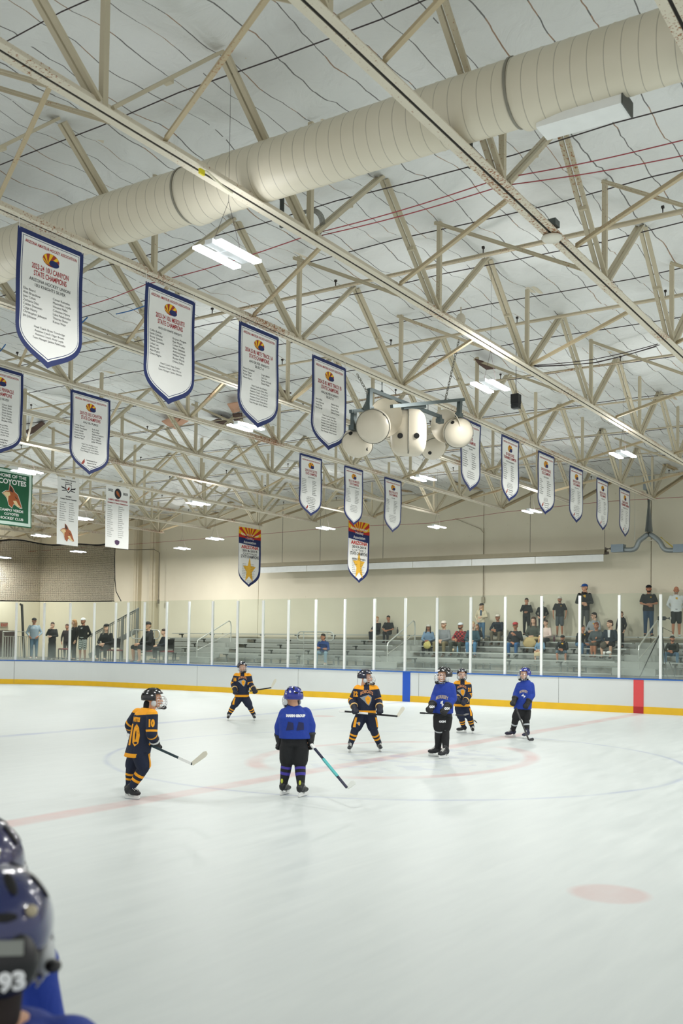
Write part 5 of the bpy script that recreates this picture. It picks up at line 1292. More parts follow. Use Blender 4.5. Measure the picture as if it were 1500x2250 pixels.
    if open_:      # inner shirt showing at the chest
        g = MB(); q = P['chest'].lerp(P['neck'], 0.35)-Yv*0.118*s*b; g.prism([(-0.035, -0.16), (0.035, -0.16), (0.045, 0.09), (-0.045, 0.09)], q-Yv*0.008*s, X*s, up*s, 0.012); obj('inner_shirt', g, mat('cloth_'+open_, open_, 0.8), root)
    # --- legs
    if skirt:
        g = MB(); g.loft([(P['pel']+up*0.02*s, X*0.15*s, Yv*0.11*s), (P['pel'].lerp(P['kn', 1], 0.5)+(P['kn', -1]-P['kn', 1])*0.25, X*0.19*s, Yv*0.13*s), ((P['kn', 1]+P['kn', -1])/2, X*0.19*s, Yv*0.10*s+up*0.05*s), ((P['kn', 1]+P['kn', -1])/2-up*skirt[1]*s, X*0.20*s, Yv*0.10*s)], 20, 2.2); cloth('skirt', g, skirt[0])
    else:
        g = MB(); g.loft([(P['pel']-up*0.09*s, X*0.13*s, Yv*0.10*s), (P['pel']+up*0.03*s, X*0.155*s*b, Yv*0.108*s*b), (P['pel']+up*0.08*s, X*0.150*s*b, Yv*0.105*s)], 18, 2.3)
        for sd in (-1, 1):
            if shorts:
                g.cap(P['hip', sd], P['hip', sd].lerp(P['kn', sd], 0.97), 0.098*s*b**0.5, 0.085*s)
            else:
                g.cap(P['hip', sd], P['kn', sd], 0.094*s*b**0.5, 0.072*s); g.cap(P['kn', sd], P['an', sd].lerp(P['kn', sd], 0.06), 0.071*s, 0.055*s)
        cloth('shorts' if shorts else 'trousers', g, shorts or pants, var=0.15)
    for sd in (-1, 1):
        g = MB(); a, t_ = P['an', sd], P['toe', sd]; d = (t_-a); d.z = 0; d.normalize(); fl = t_.z-0.035*s
        g.ell(Vector((a.x, a.y, fl+0.045*s))+d*0.0, (0.042*s, 0.055*s, 0.045*s), R); g.ell(Vector((t_.x, t_.y, fl+0.036*s))-d*0.015*s, (0.046*s, 0.085*s, 0.036*s), R)
        me = vox(g, 0.012*s, 2, 'shoe'); obj('shoe', me, mat('shoe_'+shoes, shoes, 0.6), root, smooth=True)
    # --- hair and hats
    hc, hs = hair
    if hs != 'bald':
        g = MB()
        def hv(p): return HM @ Vector(p)
        HR = (HM.to_3x3()).normalized()
        g.ell(hv((0, 0.012, 0.062)) if not hat else hv((0, 0.025, 0.045)), (0.092*s, 0.108*s, 0.086*s) if not hat else (0.088*s, 0.096*s, 0.072*s), HR); g.ell(hv((0, 0.045, 0.0)), (0.085*s, 0.073*s, 0.084*s), HR)
        if hs in ('long', 'wavy'):
            g.cap(hv((0, 0.06, 0.0)), hv((0, 0.065, -0.20)), 0.075*s, 0.060*s)
            for sd in (-1, 1): g.cap(hv((sd*0.070, 0.02, 0.02)), hv((sd*0.085, -0.02, -0.20)), 0.030*s, 0.028*s); g.cap(hv((sd*0.055, -0.02, 0.075)), hv((sd*0.078, 0.0, -0.02)), 0.022*s, 0.022*s)
        if hs == 'bun': g.ell(hv((0, 0.09, 0.11)), (0.04*s, 0.04*s, 0.04*s), HR)
        if hs == 'tail': g.cap(hv((0, 0.11, 0.05)), hv((0, 0.13, -0.14)), 0.026*s, 0.018*s)
        me = vox(g, 0.010*s, 2, 'hair'); obj('hair', me, mat('hair_'+hc, hc, 0.75, var=0.25, vscale=25, bump=0.5, bscale=60), root, smooth=True)
    if beard:
        g = MB(); HR = HM.to_3x3().normalized(); g.ell(HM @ Vector((0, -0.052, -0.075)), (0.048*s, 0.042*s, 0.036*s), HR)
        for sd in (-1, 1): g.cap(HM @ Vector((sd*0.066, -0.01, -0.02)), HM @ Vector((sd*0.040, -0.05, -0.075)), 0.014*s, 0.018*s)
        obj('beard', vox(g, 0.010*s, 2, 'beard'), mat('hair_'+beard, beard, 0.8, var=0.2, vscale=25), root, smooth=True)
    if glasses:
        g = MB()
        for sd in (-1, 1): g.tube([HM @ Vector((sd*0.032+0.022*math.cos(q), -0.098, 0.010+0.017*math.sin(q))) for q in np.linspace(0, 6.283, 13)], 0.0028*s, 5); g.tube([HM @ Vector((sd*0.054, -0.096, 0.012)), HM @ Vector((sd*0.080, 0.0, 0.012))], 0.0028*s, 5)
        obj('glasses', g, eye_m, root)
    if hat:
        g = MB(); HR = HM.to_3x3().normalized(); n = 24
        rs = []
        for k in range(7):
            a = math.pi/2*k/6; rs.append([HM @ Vector((0.090*math.cos(a)**0.8*math.cos(q), 0.014+0.106*math.cos(a)**0.8*math.sin(q), 0.045+0.082*math.sin(a))) if k < 6 else HM @ Vector((0.004*math.cos(q), 0.014+0.004*math.sin(q), 0.128)) for q in np.linspace(0, 2*math.pi, n, endpoint=False)])
        g.rings(rs); capo = obj('cap', g, mat('cap_'+hat, hat, 0.75), root, smooth=True)
        g = MB(); bp = [(-0.070, -0.060), (-0.062, -0.115), (-0.035, -0.152), (0, -0.162), (0.035, -0.152), (0.062, -0.115), (0.070, -0.060), (0, -0.085)]
        top_ = [HM @ Vector((x, y, 0.056 - 0.10*(x*x)/0.01*0.12 - 0.010)) for x, y in bp]; dn = up*0.006*s
        g.add([p for p in top_]+[p-dn for p in top_], [tuple(range(7, -1, -1)), tuple(range(8, 16))]+[(i, (i+1) % 8, (i+1) % 8+8, i+8) for i in range(8)]); bo = obj('brim', g, MATS['cap_'+hat], capo)
    if logo:
        put_logo(top, P['chest'].lerp(P['neck'], 0.30)+X*s*logo[1], R @ Vector((0, -1, 0)), s*logo[2], logo[0], capo if False else root)
    root['_top'] = 0; del root['_top']
    return root, P, s, R
def project(me_list, target, origin_fn, direction, lift=0.004):
    """lay flat artwork onto the garment surface"""
    dg = bpy.context.evaluated_depsgraph_get(); dg.update()
    bvh = BVHTree.FromObject(target, dg); off = wloc(target); d = Vector(direction).normalized(); out = []
    last = None
    for p in me_list:
        o = Vector(p) - d*0.6 - off; hit = bvh.ray_cast(o, d, 1.2)
        if hit[0] is None: q = (last if last is not None else Vector(p))
        else: q = hit[0]+off-d*lift; last = q
        out.append(q)
    return out
def grid_poly(poly, step):
    bm = bmesh.new(); vs = [bm.verts.new((p[0], p[1], 0)) for p in poly]; bm.faces.new(vs); bmesh.ops.triangulate(bm, faces=bm.faces[:])
    for _ in range(4):
        es = [e for e in bm.edges if e.calc_length() > step]
        if not es: break
        bmesh.ops.subdivide_edges(bm, edges=es, cuts=1); bmesh.ops.triangulate(bm, faces=bm.faces[:])
    bm.verts.index_update(); r = ([v.co.copy() for v in bm.verts], [tuple(v.index for v in f.verts) for f in bm.faces]); bm.free(); return r
def decal(name, vs2, fs, target, centre, facing, upv, m, parent, lift=0.004, label=None):
    """vs2: 2-D artwork; facing: direction the artwork looks"""
    f = Vector(facing).normalized(); u_ = (Vector(upv)-f*Vector(upv).dot(f)).normalized(); r = u_.cross(f)
    pts = [Vector(centre)+r*v[0]+u_*v[1] for v in vs2]; q = project(pts, target, None, -f, lift)
    g = MB(); g.add(q, fs); return obj(name, g, m, parent, label)
def text_decal(body, cap, width, target, centre, facing, upv, m, parent, name='lettering', bold=0.0, arc=0.0, lift=0.004):
    me = text_mesh(body, cap/0.72, 'CENTER', 1.0, bold); n = len(me.vertices); co = np.empty(n*3); me.vertices.foreach_get('co', co); co = co.reshape(-1, 3)
    w_ = max(co[:, 0].max()-co[:, 0].min(), 1e-4); co[:, 0] *= width/w_; co[:, 0] -= (co[:, 0].max()+co[:, 0].min())/2; co[:, 1] -= cap/2
    if arc: co[:, 1] += arc*(1-(co[:, 0]/(width/2))**2)
    fs = [tuple(p.vertices) for p in me.polygons]; bpy.data.meshes.remove(me)
    return decal(name, [Vector((c[0], c[1])) for c in co], fs, target, centre, facing, upv, m, parent, lift)
def put_logo(top, c, facing, size, kind, parent):
    up = Vector((0, 0, 1))
    if kind == 'yellow':
        v, f = grid_poly([(-0.5*size, 0.1*size), (-0.1*size, 0.45*size), (0.35*size, 0.5*size), (0.5*size, 0.1*size), (0.3*size, -0.5*size), (0.0, -0.3*size), (-0.2*size, -0.1*size)], size*0.3); decal('chest_emblem', v, f, top, c, facing, up, mat('emblem_gold', 'd9a521', 0.7), parent)
    elif kind == 'white':
        v, f = grid_poly([(-0.6*size, -0.2*size), (-0.6*size, 0.3*size), (0.6*size, 0.3*size), (0.6*size, -0.2*size)], size*0.3); v2 = [p for p in v]
        for k in range(3):
            vv, ff = grid_poly([((-0.6)*size, (0.32-0.26*k)*size), ((0.6-0.12*k)*size, (0.32-0.26*k)*size), ((0.55-0.1*k)*size, (0.16-0.26*k)*size), ((-0.55)*size, (0.16-0.26*k)*size)], size*0.3); decal('chest_print', vv, ff, top, c, facing, up, mat('print_white', 'd7dcdc', 0.7), parent)
# ================================================================ spectators
def checks(name, a, b_, scale, mid=None):
    mt = bpy.data.materials.new(name); mt.use_nodes = True; N = mt.node_tree.nodes; L = mt.node_tree.links
    bs = N['Principled BSDF']; bs.inputs['Roughness'].default_value = 0.85
    tc = N.new('ShaderNodeTexCoord'); ck = N.new('ShaderNodeTexChecker'); ck.inputs['Scale'].default_value = scale
    ck.inputs['Color1'].default_value = lin(a); ck.inputs['Color2'].default_value = lin(b_); L.new(tc.outputs['Object'], ck.inputs['Vector']); L.new(ck.outputs['Color'], bs.inputs['Base Color']); return mt
plaid_m = checks('red_black_plaid', 'a3262c', '2a1416', 14); check_m = checks('checkered_shorts', 'dfe6e2', '33413e', 24)
Yw = 33.95; ST = 2.29; R5 = ROWS
def row(i): return R5[i][1]+0.0, R5[i][0]
# standing along the wall on the top plank
W_ = WY-0.30
spectator('person standing in a black hoodie with gold emblem and blue cap, tallest at the wall', 1283, 1397, 1282, Y=W_, foot_z=ST, arms='front', shirt='1a1b1d', pants='4a4c4d', shoes='8a8a86', hood=True, hat='1f4f9a', logo=('yellow', 0.0, 0.10), face=10, look=-25, build=1.08)
spectator('person standing in a black t-shirt and blue jeans looking down at a phone, black cap', 1424, 1397, 1285, Y=W_, foot_z=ST, arms='front', shirt='17191b', pants='23405c', shoes='1c1c1c', hat='15171a', sleeve='short', beard='2b211b', logo=('yellow', 0.06, 0.05), face=12, lean=0.4, build=1.12, tone='tan')
spectator('person in a white hoodie with gold emblem and dark patterned shorts, at the right edge', 1485, 1397, 1288, Y=W_, foot_z=ST, arms='back', shirt='dfe2e4', shorts='1f2624', shoes='e8e8e4', hair=('5a4a3c', 'bald'), logo=('yellow', 0.0, 0.09), hood=True, face=10, tone='tan', beard='8a7a6a', build=1.12)
spectator('person standing in a black polo and grey shorts with a white cap', 1229, 1397, 1310, Y=W_-0.05, foot_z=ST-0.02, arms='hang', shirt='17181b', shorts='4b5357', shoes='b9b9b3', hat='d9d4c8', sleeve='short', logo=('yellow', 0.06, 0.05), face=8, tone='tan', build=1.12, beard='6a4a35')
spectator('person in a black sweater and black trousers drinking from a white cup against the wall', 1156, 1397, 1314, Y=W_, foot_z=ST, arms=('cup', 'front'), shirt='131416', pants='15161a', shoes='1b1b1b', hair=('2a211c', 'short'), face=12, tone='tan')
spectator('person in a black hoodie half hidden behind a glass post at the wall', 1190, 1397, 1320, Y=W_, foot_z=ST, arms='pocket', shirt='16171a', pants='1b1c20', shoes='222222', hair=('33271f', 'short'), hood=True, face=5)
spectator('person standing in a cream quilted jacket and blue jeans with a dark cap', 1057, 1408, 1325, Y=W_-0.35, foot_z=2.06, arms=('pocket', 'front'), shirt='d8ccb0', pants='4f7390', shoes='cfcdc6', hat='2c2a2b', hair=('b08a5c', 'long'), face=5, look=-20, open_='3b5068', tone='fair')
# row 5 seated (top plank)
y5, z5 = row(4); y4, z4 = row(3); y3, z3 = row(2); y2, z2 = row(1); y1, z1 = row(0)
spectator('girl seated on the top plank in black with one leg up, hair tied back', 829, 1400, 1355, Y=y5-0.05, seat=z5, pose='sit', arms=('knees', 'lap'), shirt='15171c', pants='191b20', shoes='d9d6cf', hair=('b98a5a', 'tail'), face=-25, look=30, tone='fair', name='child', knees=0.10)
spectator('boy seated on the top plank in a black t-shirt beside the girl', 853, 1400, 1353, Y=y5-0.05, seat=z5, pose='sit', arms='lap', shirt='17191c', pants='1b1c20', shoes='2a2a2a', hair=('2b1f1a', 'short'), face=5, sleeve='short', tone='tan', name='child', knees=0.09)
spectator('person on the top plank in navy pullover, olive trousers and white cap', 1096, 1402, 1350, Y=y5-0.05, seat=z5, pose='sit', arms='knees', shirt='1b2533', pants='6d6553', shoes='b9a78c', hat='e6ddd0', face=-5, lean=0.5, tone='tan', knees=0.16)
spectator('person in a grey hoodie and dark headband seated high, looking left', 1305, 1400, 1346, Y=y5-0.05, seat=z5, pose='sit', arms='lap', shirt='9a9fa3', pants='22252a', shoes='2a2a2a', hair=('241c1a', 'short'), hood=True, face=-10, look=-45, logo=('yellow', 0.0, 0.07), glasses=True, tone='fair')
spectator('person in a long black coat standing behind the man with sunglasses on his head', 1364, 1400, 1343, Y=y5-0.10, foot_z=1.88, arms='down', shirt='14161a', pants='14161a', shoes='1b1b1b', hair=('6a4a34', 'short'), face=-30, look=-40, hood=True)
# row 4
spectator('person with long brown hair in a grey-green top, tan blanket on the lap', 1172, 1420, 1356, Y=y4, seat=z4, pose='sit', arms='lap', shirt='4a4f47', pants='c2aa7c', shoes='5a4a3a', hair=('4b3022', 'wavy'), face=0, tone='fair')
spectator('smiling person in a pale pink sweater beside the tan blanket', 1199, 1420, 1362, Y=y4, seat=z4, pose='sit', arms='lap', shirt='e6cfc6', pants='1f2226', shoes='2a2a2a', hair=('3a2620', 'short'), face=-12, tone='fair')
spectator('person in white cap and denim jacket with a yellow bag on the lap', 941, 1422, 1372, Y=y4-0.2, seat=z3+0.02, pose='sit', arms='lap', shirt='7d99b5', pants='1e1f24', shoes='4a3b33', hair=('2a1f1c', 'wavy'), hat='e8e4da', face=8, tone='tan')
spectator('person in a plain grey sweatshirt and olive trousers with a pale cap', 975, 1425, 1364, Y=y3, seat=z3, pose='sit', arms='lap', shirt='85898c', pants='7d7253', shoes='8a6a4a', hat='efe3d8', face=-5, build=1.1, beard='a5764e', tone='fair', knees=0.18)
spectator('person in a red and black buffalo plaid shirt with a white cap', 1012, 1425, 1368, Y=y3, seat=z3, pose='sit', arms='knees', shirt=plaid_m, pants='3c4236', shoes='8d8d88', hat='dfe4ea', face=-12, build=1.12, beard='3a2a20', tone='tan', knees=0.18)
spectator('person with fair hair in a teal top and blue jeans behind a white glass post', 1038, 1425, 1366, Y=y3, seat=z3, pose='sit', arms='lap', shirt='2c4a55', pants='4f7ca0', shoes='b0aca4', hair=('c2a77e', 'short'), face=10, tone='fair')
spectator('person in a black jacket seated behind the person in the teal top', 1048, 1412, 1372, Y=y4+0.05, seat=z4, pose='sit', arms='lap', shirt='17181b', pants='1b1c20', shoes='2a2a2a', hair=('7a5a3e', 'long'), face=12, look=-20)
# row 3
spectator('person in a red cap and dark pullover with blue jeans', 1132, 1435, 1367, Y=y3, seat=z3, pose='sit', arms=('lap', 'chest'), shirt='1c2126', pants='2f5f8f', shoes='8a8a88', hat='b3343a', face=0, glasses=True, tone='tan', build=1.05)
spectator('person leaning left in a black hoodie and jeans reaching towards a neighbour', 1272, 1428, 1374, Y=y3+0.2, seat=z3+0.05, pose='sit', arms=('lap', 'reach'), shirt='191c1f', pants='54789a', shoes='3a3a3a', hair=('2b2320', 'short'), face=45, look=50, lean=0.7, logo=('yellow', 0.05, 0.08), tone='tan')
spectator('person with reddish hair, grey top and bare legs in the right group', 1310, 1436, 1368, Y=y3+0.15, seat=z3+0.05, pose='sit', arms='lap', shirt='4d5659', shorts='4a463d', shoes='7a4a3a', hair=('7d4430', 'bun'), face=-5, tone='tan', knees=0.07)
spectator('person in a navy jacket over a white shirt with bare knees, right group', 1340, 1436, 1363, Y=y3+0.15, seat=z3+0.05, pose='sit', arms='pocket', shirt='1b2b38', shorts='17181b', shoes='1c1d20', hair=('4a3226', 'short'), face=-8, look=-45, open_='e6e8ea', tone='fair', knees=0.15)
# row 1-2
spectator('person with blond hair, denim jacket and cream skirt low behind a glass post', 1187, 1450, 1398, Y=y2, seat=z2, pose='sit', arms='lap', shirt='6b8ca6', skirt=('cdbd97', 0.22), shoes='c9c2b4', hair=('c9a465', 'long'), face=-5, tone='fair')
spectator('person in a black hoodie with gold emblem, grey shorts and black cap seated low', 1237, 1450, 1396, Y=y2, seat=z2, pose='sit', arms='knees', shirt='14171b', shorts='5d7280', shoes='cfcfca', hat='1b1c20', face=2, lean=0.5, beard='5a3f30', logo=('yellow', 0.0, 0.10), hood=True, build=1.12, tone='tan', knees=0.19)
spectator('person in a dark olive jacket and camouflage cap seated at the lower right edge', 1479, 1455, 1397, Y=y2-0.1, seat=z2, pose='sit', arms='knees', shirt='2c3029', pants='5f7f98', shoes='b7b08e', hat='3a3c36', face=-5, look=20, lean=0.6, beard='5b3526', build=1.15, tone='tan', knees=0.24)
spectator('person alone in a blue hoodie and pale jeans with arms folded, on the middle bleacher', 712, 1460, 1393, Y=31.1, seat=1.45, pose='sit', arms='cross', shirt='1d3f7a', pants='7f9fb2', shoes='c9c5ba', hair=('1f1815', 'short'), hood=True, face=8, look=-15, lean=0.45, glasses=True, tone='tan', knees=0.20)
# left side, standing on the walkway
FL = 1.0
spectator('person standing in a grey and purple hockey jersey and blue jeans, black cap', 75, 1445, 1357, Y=30.0, foot_z=FL, arms='pocket', shirt='9fb2c0', pants='54748c', shoes='e3e3df', hat='1b1a1f', face=35, look=60, lean=0.3, build=1.12, logo=('white', 0.0, 0.07), tone='tan')
spectator('person in a long black coat and glasses with a hand at the mouth', 115, 1447, 1367, Y=30.0, foot_z=FL, arms=('cup', 'front'), shirt='141618', skirt=('15171a', 0.42), shoes='17181a', hair=('3a2a24', 'short'), face=20, glasses=True, tone='fair')
spectator('person mostly hidden in dark clothes behind the long-haired woman', 147, 1447, 1371, Y=31.4, foot_z=FL, arms='down', shirt='2a1c1d', pants='241a1b', shoes='17181a', hair=('4a2c22', 'short'), face=20, tone='tan')
spectator('person with long blond hair in a black hoodie beside the man in the white cap', 163, 1447, 1361, Y=30.1, foot_z=FL, arms='down', shirt='15171a', pants='1a1b1f', shoes='17181a', hair=('b3875a', 'long'), face=-25, logo=('white', 0.0, 0.06), tone='fair')
spectator('person in a white cap, black sweatshirt and checkered shorts with white sneakers', 182, 1447, 1357, Y=29.9, foot_z=FL, arms='back', shirt='15171a', shorts=check_m, shoes='efefec', hat='f0f0ee', face=12, logo=('white', 0.0, 0.075), build=1.15, beard='6a4632', tone='tan')
# chairs and the seated people at left
ch_m = mat('chair_black', '1d1d1f', 0.6); ch_r = mat('chair_seat_red', '7a2226', 0.7)
def chair(u, Y, face, label):
    p = on_y(u, 1420, Y); t = thing('chair', (p.x, Y, FL), label, 'chair', 'black chairs with red seats behind the left glass'); R = rotz(math.radians(face))
    def Wc(v): return Vector((p.x, Y, FL))+R @ Vector(v)
    g = MB(); g.box(Wc((0, 0, 0.47)), (0.44, 0.44, 0.07), R); obj('seat', g, ch_r, t, bevel=0.02)
    g = MB(); g.box(Wc((0, 0.23, 0.78)), (0.44, 0.035, 0.40), R); obj('backrest', g, ch_m, t, bevel=0.015)
    for sx in (-1, 1):
        for sy in (-1, 1):
            g = MB(); g.beam(Wc((sx*0.20, sy*0.20, 0.0)), Wc((sx*0.20, sy*0.215, 0.46 if sy < 0 else 0.95)), 0.03, 0.03); obj('leg', g, ch_m, t)
chair(236, 30.35, 15, 'black chair with red seat under the person with long grey hair')
chair(256, 30.5, 60, 'empty black chair with red seat between the first glass posts of the corner')
chair(330, 30.35, 50, 'black chair with red seat under the bearded man in black hoodie')
chair(366, 30.35, 10, 'black chair with red seat under the small child at left')
chair(142, 31.2, -20, 'black chair with red seat behind the long-haired woman at far left')
spectator('person with long grey hair and black cap seated in black at left', 234, 1445, 1371, Y=30.3, seat=1.5, pose='sit', arms='lap', shirt='16181b', pants='1c1e22', shoes='17181a', hair=('8f8a80', 'long'), hat='15171a', face=15, tone='fair')
spectator('person with fair beard and black cap seated in black hoodie and shorts', 326, 1445, 1366, Y=30.3, seat=1.5, pose='sit', arms='lap', shirt='15171b', shorts='191b1f', shoes='5f8aa0', hair=('8a6a4a', 'short'), hat='17181b', face=-25, look=-10, hood=True, beard='c9a878', build=1.15, tone='light', knees=0.2)
spectator('child in dark navy top seated on a chair at left', 361, 1445, 1382, Y=30.3, seat=1.5, pose='sit', arms='lap', shirt='1b2330', pants='1d2026', shoes='2b6f78', hair=('3a2820', 'short'), face=-30, tone='fair', name='child', knees=0.08)
# ---- loose things on the bleachers
def cup(u, v, Y, z, r, h_, m, label, lid=None):
    p = on_y(u, v, Y); g = MB(); n = 16
    g.rings([[(p.x+q*math.cos(a), Y+q*math.sin(a), z+o) for a in np.linspace(0, 2*math.pi, n, endpoint=False)] for q, o in ((r*0.75, 0), (r, h_), (r*0.92, h_), (r*0.9, h_*0.9))])
    o = one('cup', g, m, label, 'cup', smooth=True)
white_cup = mat('paper_white', 'ecebe7', 0.6)
cup(1327, 1434, y2, z2+0.0, 0.045, 0.11, white_cup, 'white paper cup on the bench in front of the bare-legged pair')
cup(995, 1425, y3-0.35, z2+0.0, 0.045, 0.12, mat('cup_tan', 'd9c29a', 0.6), 'tan cup by the feet of the person in plaid')
cup(1024, 1425, y3-0.35, z2+0.0, 0.045, 0.12, mat('cup_pink', 'd9c5cf', 0.5), 'pale pink tumbler by the white glass post')
def bottle(u, Y, z, h_, r, m, label):
    p = on_y(u, 1400, Y); g = MB(); n = 14
    g.rings([[(p.x+q*math.cos(a), Y+q*math.sin(a), z+o*h_) for a in np.linspace(0, 2*math.pi, n, endpoint=False)] for q, o in ((r*0.9, 0), (r, 0.05), (r, 0.62), (r*0.6, 0.75), (r*0.45, 0.8), (r*0.45, 1.0))]); one('bottle', g, m, label, 'bottle', smooth=True)
bottle(873, y5, z5, 0.30, 0.035, mat('bottle_black', '17181a', 0.3), 'tall black bottle on the top plank right of the two children')
bottle(1217, y4, z4, 0.24, 0.035, mat('bottle_maroon', '5b2a3a', 0.3), 'maroon bottle beside the person in pale pink')
bottle(1005, y2, z2, 0.22, 0.03, mat('bottle_blue', '7fa3bd', 0.2), 'blue water bottle between the person in grey and the one in plaid')
def soft_bag(u, v, Y, r, m, label, name='bag'):
    p = on_y(u, v, Y); g = MB(); g.ell(p, r); g.ell(p+Vector((r[0]*0.3, 0, r[2]*0.5)), (r[0]*0.5, r[1]*0.6, r[2]*0.7)); me = vox(g, 0.02, 3, 'bag'); one(name, me, m, label, 'bag', smooth=True)
soft_bag(1337, 1434, y2, (0.10, 0.07, 0.055), white_cup, 'crumpled white paper bag beside the white cup', 'paper_bag')
soft_bag(938, 1418, y3-0.42, (0.16, 0.08, 0.14), mat('bag_yellow', 'c9bd72', 0.8, var=0.5, vscale=14), 'yellow and black print bag on the lap of the person in denim jacket')
soft_bag(1325, 1418, y3-0.35, (0.12, 0.08, 0.12), mat('bag_grey', '5a5448', 0.8, var=0.5, vscale=14), 'dark woven bag held between the two seated people in the right group')
# blanket over the lap
p = on_y(1172, 1392, y4-0.30); g = MB(); g.ell(Vector((p.x, y4-0.30, z4+0.10)), (0.27, 0.25, 0.08)); g.ell(Vector((p.x-0.05, y4-0.55, z4-0.05)), (0.26, 0.07, 0.18)); one('blanket', vox(g, 0.02, 4, 'blanket'), mat('blanket_tan', 'bda878', 0.9, bump=0.5, bscale=15), 'tan blanket over the lap of the person with long brown hair', 'blanket', smooth=True)
# tripod with camera
tp = mat('tripod_black', '17191a', 0.5); top = on_y(1453, 1385, 30.2); t = thing('tripod', (top.x, 30.2, FL), 'tall black tripod with a camera on it behind the glass at right', 'tripod')
g = MB(); g.box(top, (0.07, 0.07, 0.16)); g.tube([top, top+Vector((0, 0, 0.25))], 0.015, 6); obj('head', g, tp, t)
for (fu, fY) in ((1405, 30.0), (1466, 29.7), (1458, 30.9)):
    q = on_y(fu, 1490, fY); q = Vector((q.x, fY, FL)); g = MB(); g.cap(top, q+Vector((0, 0, 0.02)), 0.018, 0.012, 8); obj('leg', g, tp, t)
g = MB(); a = top+Vector((0.0, 0.0, 0.1)); g.tube([a, a+Vector((0.3, 0.1, -0.16))], 0.01, 6); obj('pan_handle', g, tp, t)
cz = top+Vector((0, 0, 0.36)); t = thing('video_camera', tuple(cz-Vector((0, 0, 0.08))), 'black video camera with a long lens on top of the tripod', 'camera')
g = MB(); g.box(cz, (0.22, 0.10, 0.12)); obj('body', g, tp, t, bevel=0.01)
g = MB(); g.tube([cz+Vector((0.10, 0, 0.0)), cz+Vector((0.26, -0.02, 0.0))], 0.045, 12); obj('lens', g, tp, t)
g = MB(); g.tube([cz+Vector((0.26, -0.02, 0.0)), cz+Vector((0.275, -0.021, 0.0))], 0.048, 12); obj('lens_ring', g, mat('lens_ring', 'c9c9c4', 0.4), t)
g = MB(); q = on_y(1435, 1445, 30.6); g.tube([on_y(1470, 1455, 30.6), Vector((on_y(1484, 1495, 30.5).x, 30.5, FL))], 0.012, 6); one('walking_stick', g, tp, 'thin black stick leaning by the person in olive at right', 'stick')
# ================================================================ skaters
NAVY, GOLD, ROYAL = '121d36', 'f2a51a', '173a9c'
glove_k = mat('glove_black', '141619', 0.6, bump=0.3, bscale=30); white_p = mat('gear_white', 'e6e8e6', 0.45); steel = mat('blade_steel', 'b9bec2', 0.25, 0.9)
boot_k = mat('boot_black', '17191d', 0.4, bump=0.2); lace = mat('lace_white', 'e2e3df', 0.7); cage_m = mat('cage_wire', 'c9ced2', 0.3, 0.8)
def seg_d(P_, a, b):
    ab = b-a; t = np.clip(((P_-a) @ ab)/(ab @ ab), 0, 1); return np.linalg.norm(P_-(a+t[:, None]*ab), axis=1), t
def set_pat(o, val):
    at_ = o.data.attributes.new('pat', 'FLOAT', 'POINT'); at_.data.foreach_set('value', np.asarray(val, dtype=np.float32))
def bands(x, bs): return np.max([h-np.abs(x-c) for c, h in bs], axis=0)
def world_co(o):
    n = len(o.data.vertices); co = np.empty(n*3); o.data.vertices.foreach_get('co', co); return co.reshape(-1, 3)+np.array(wloc(o))
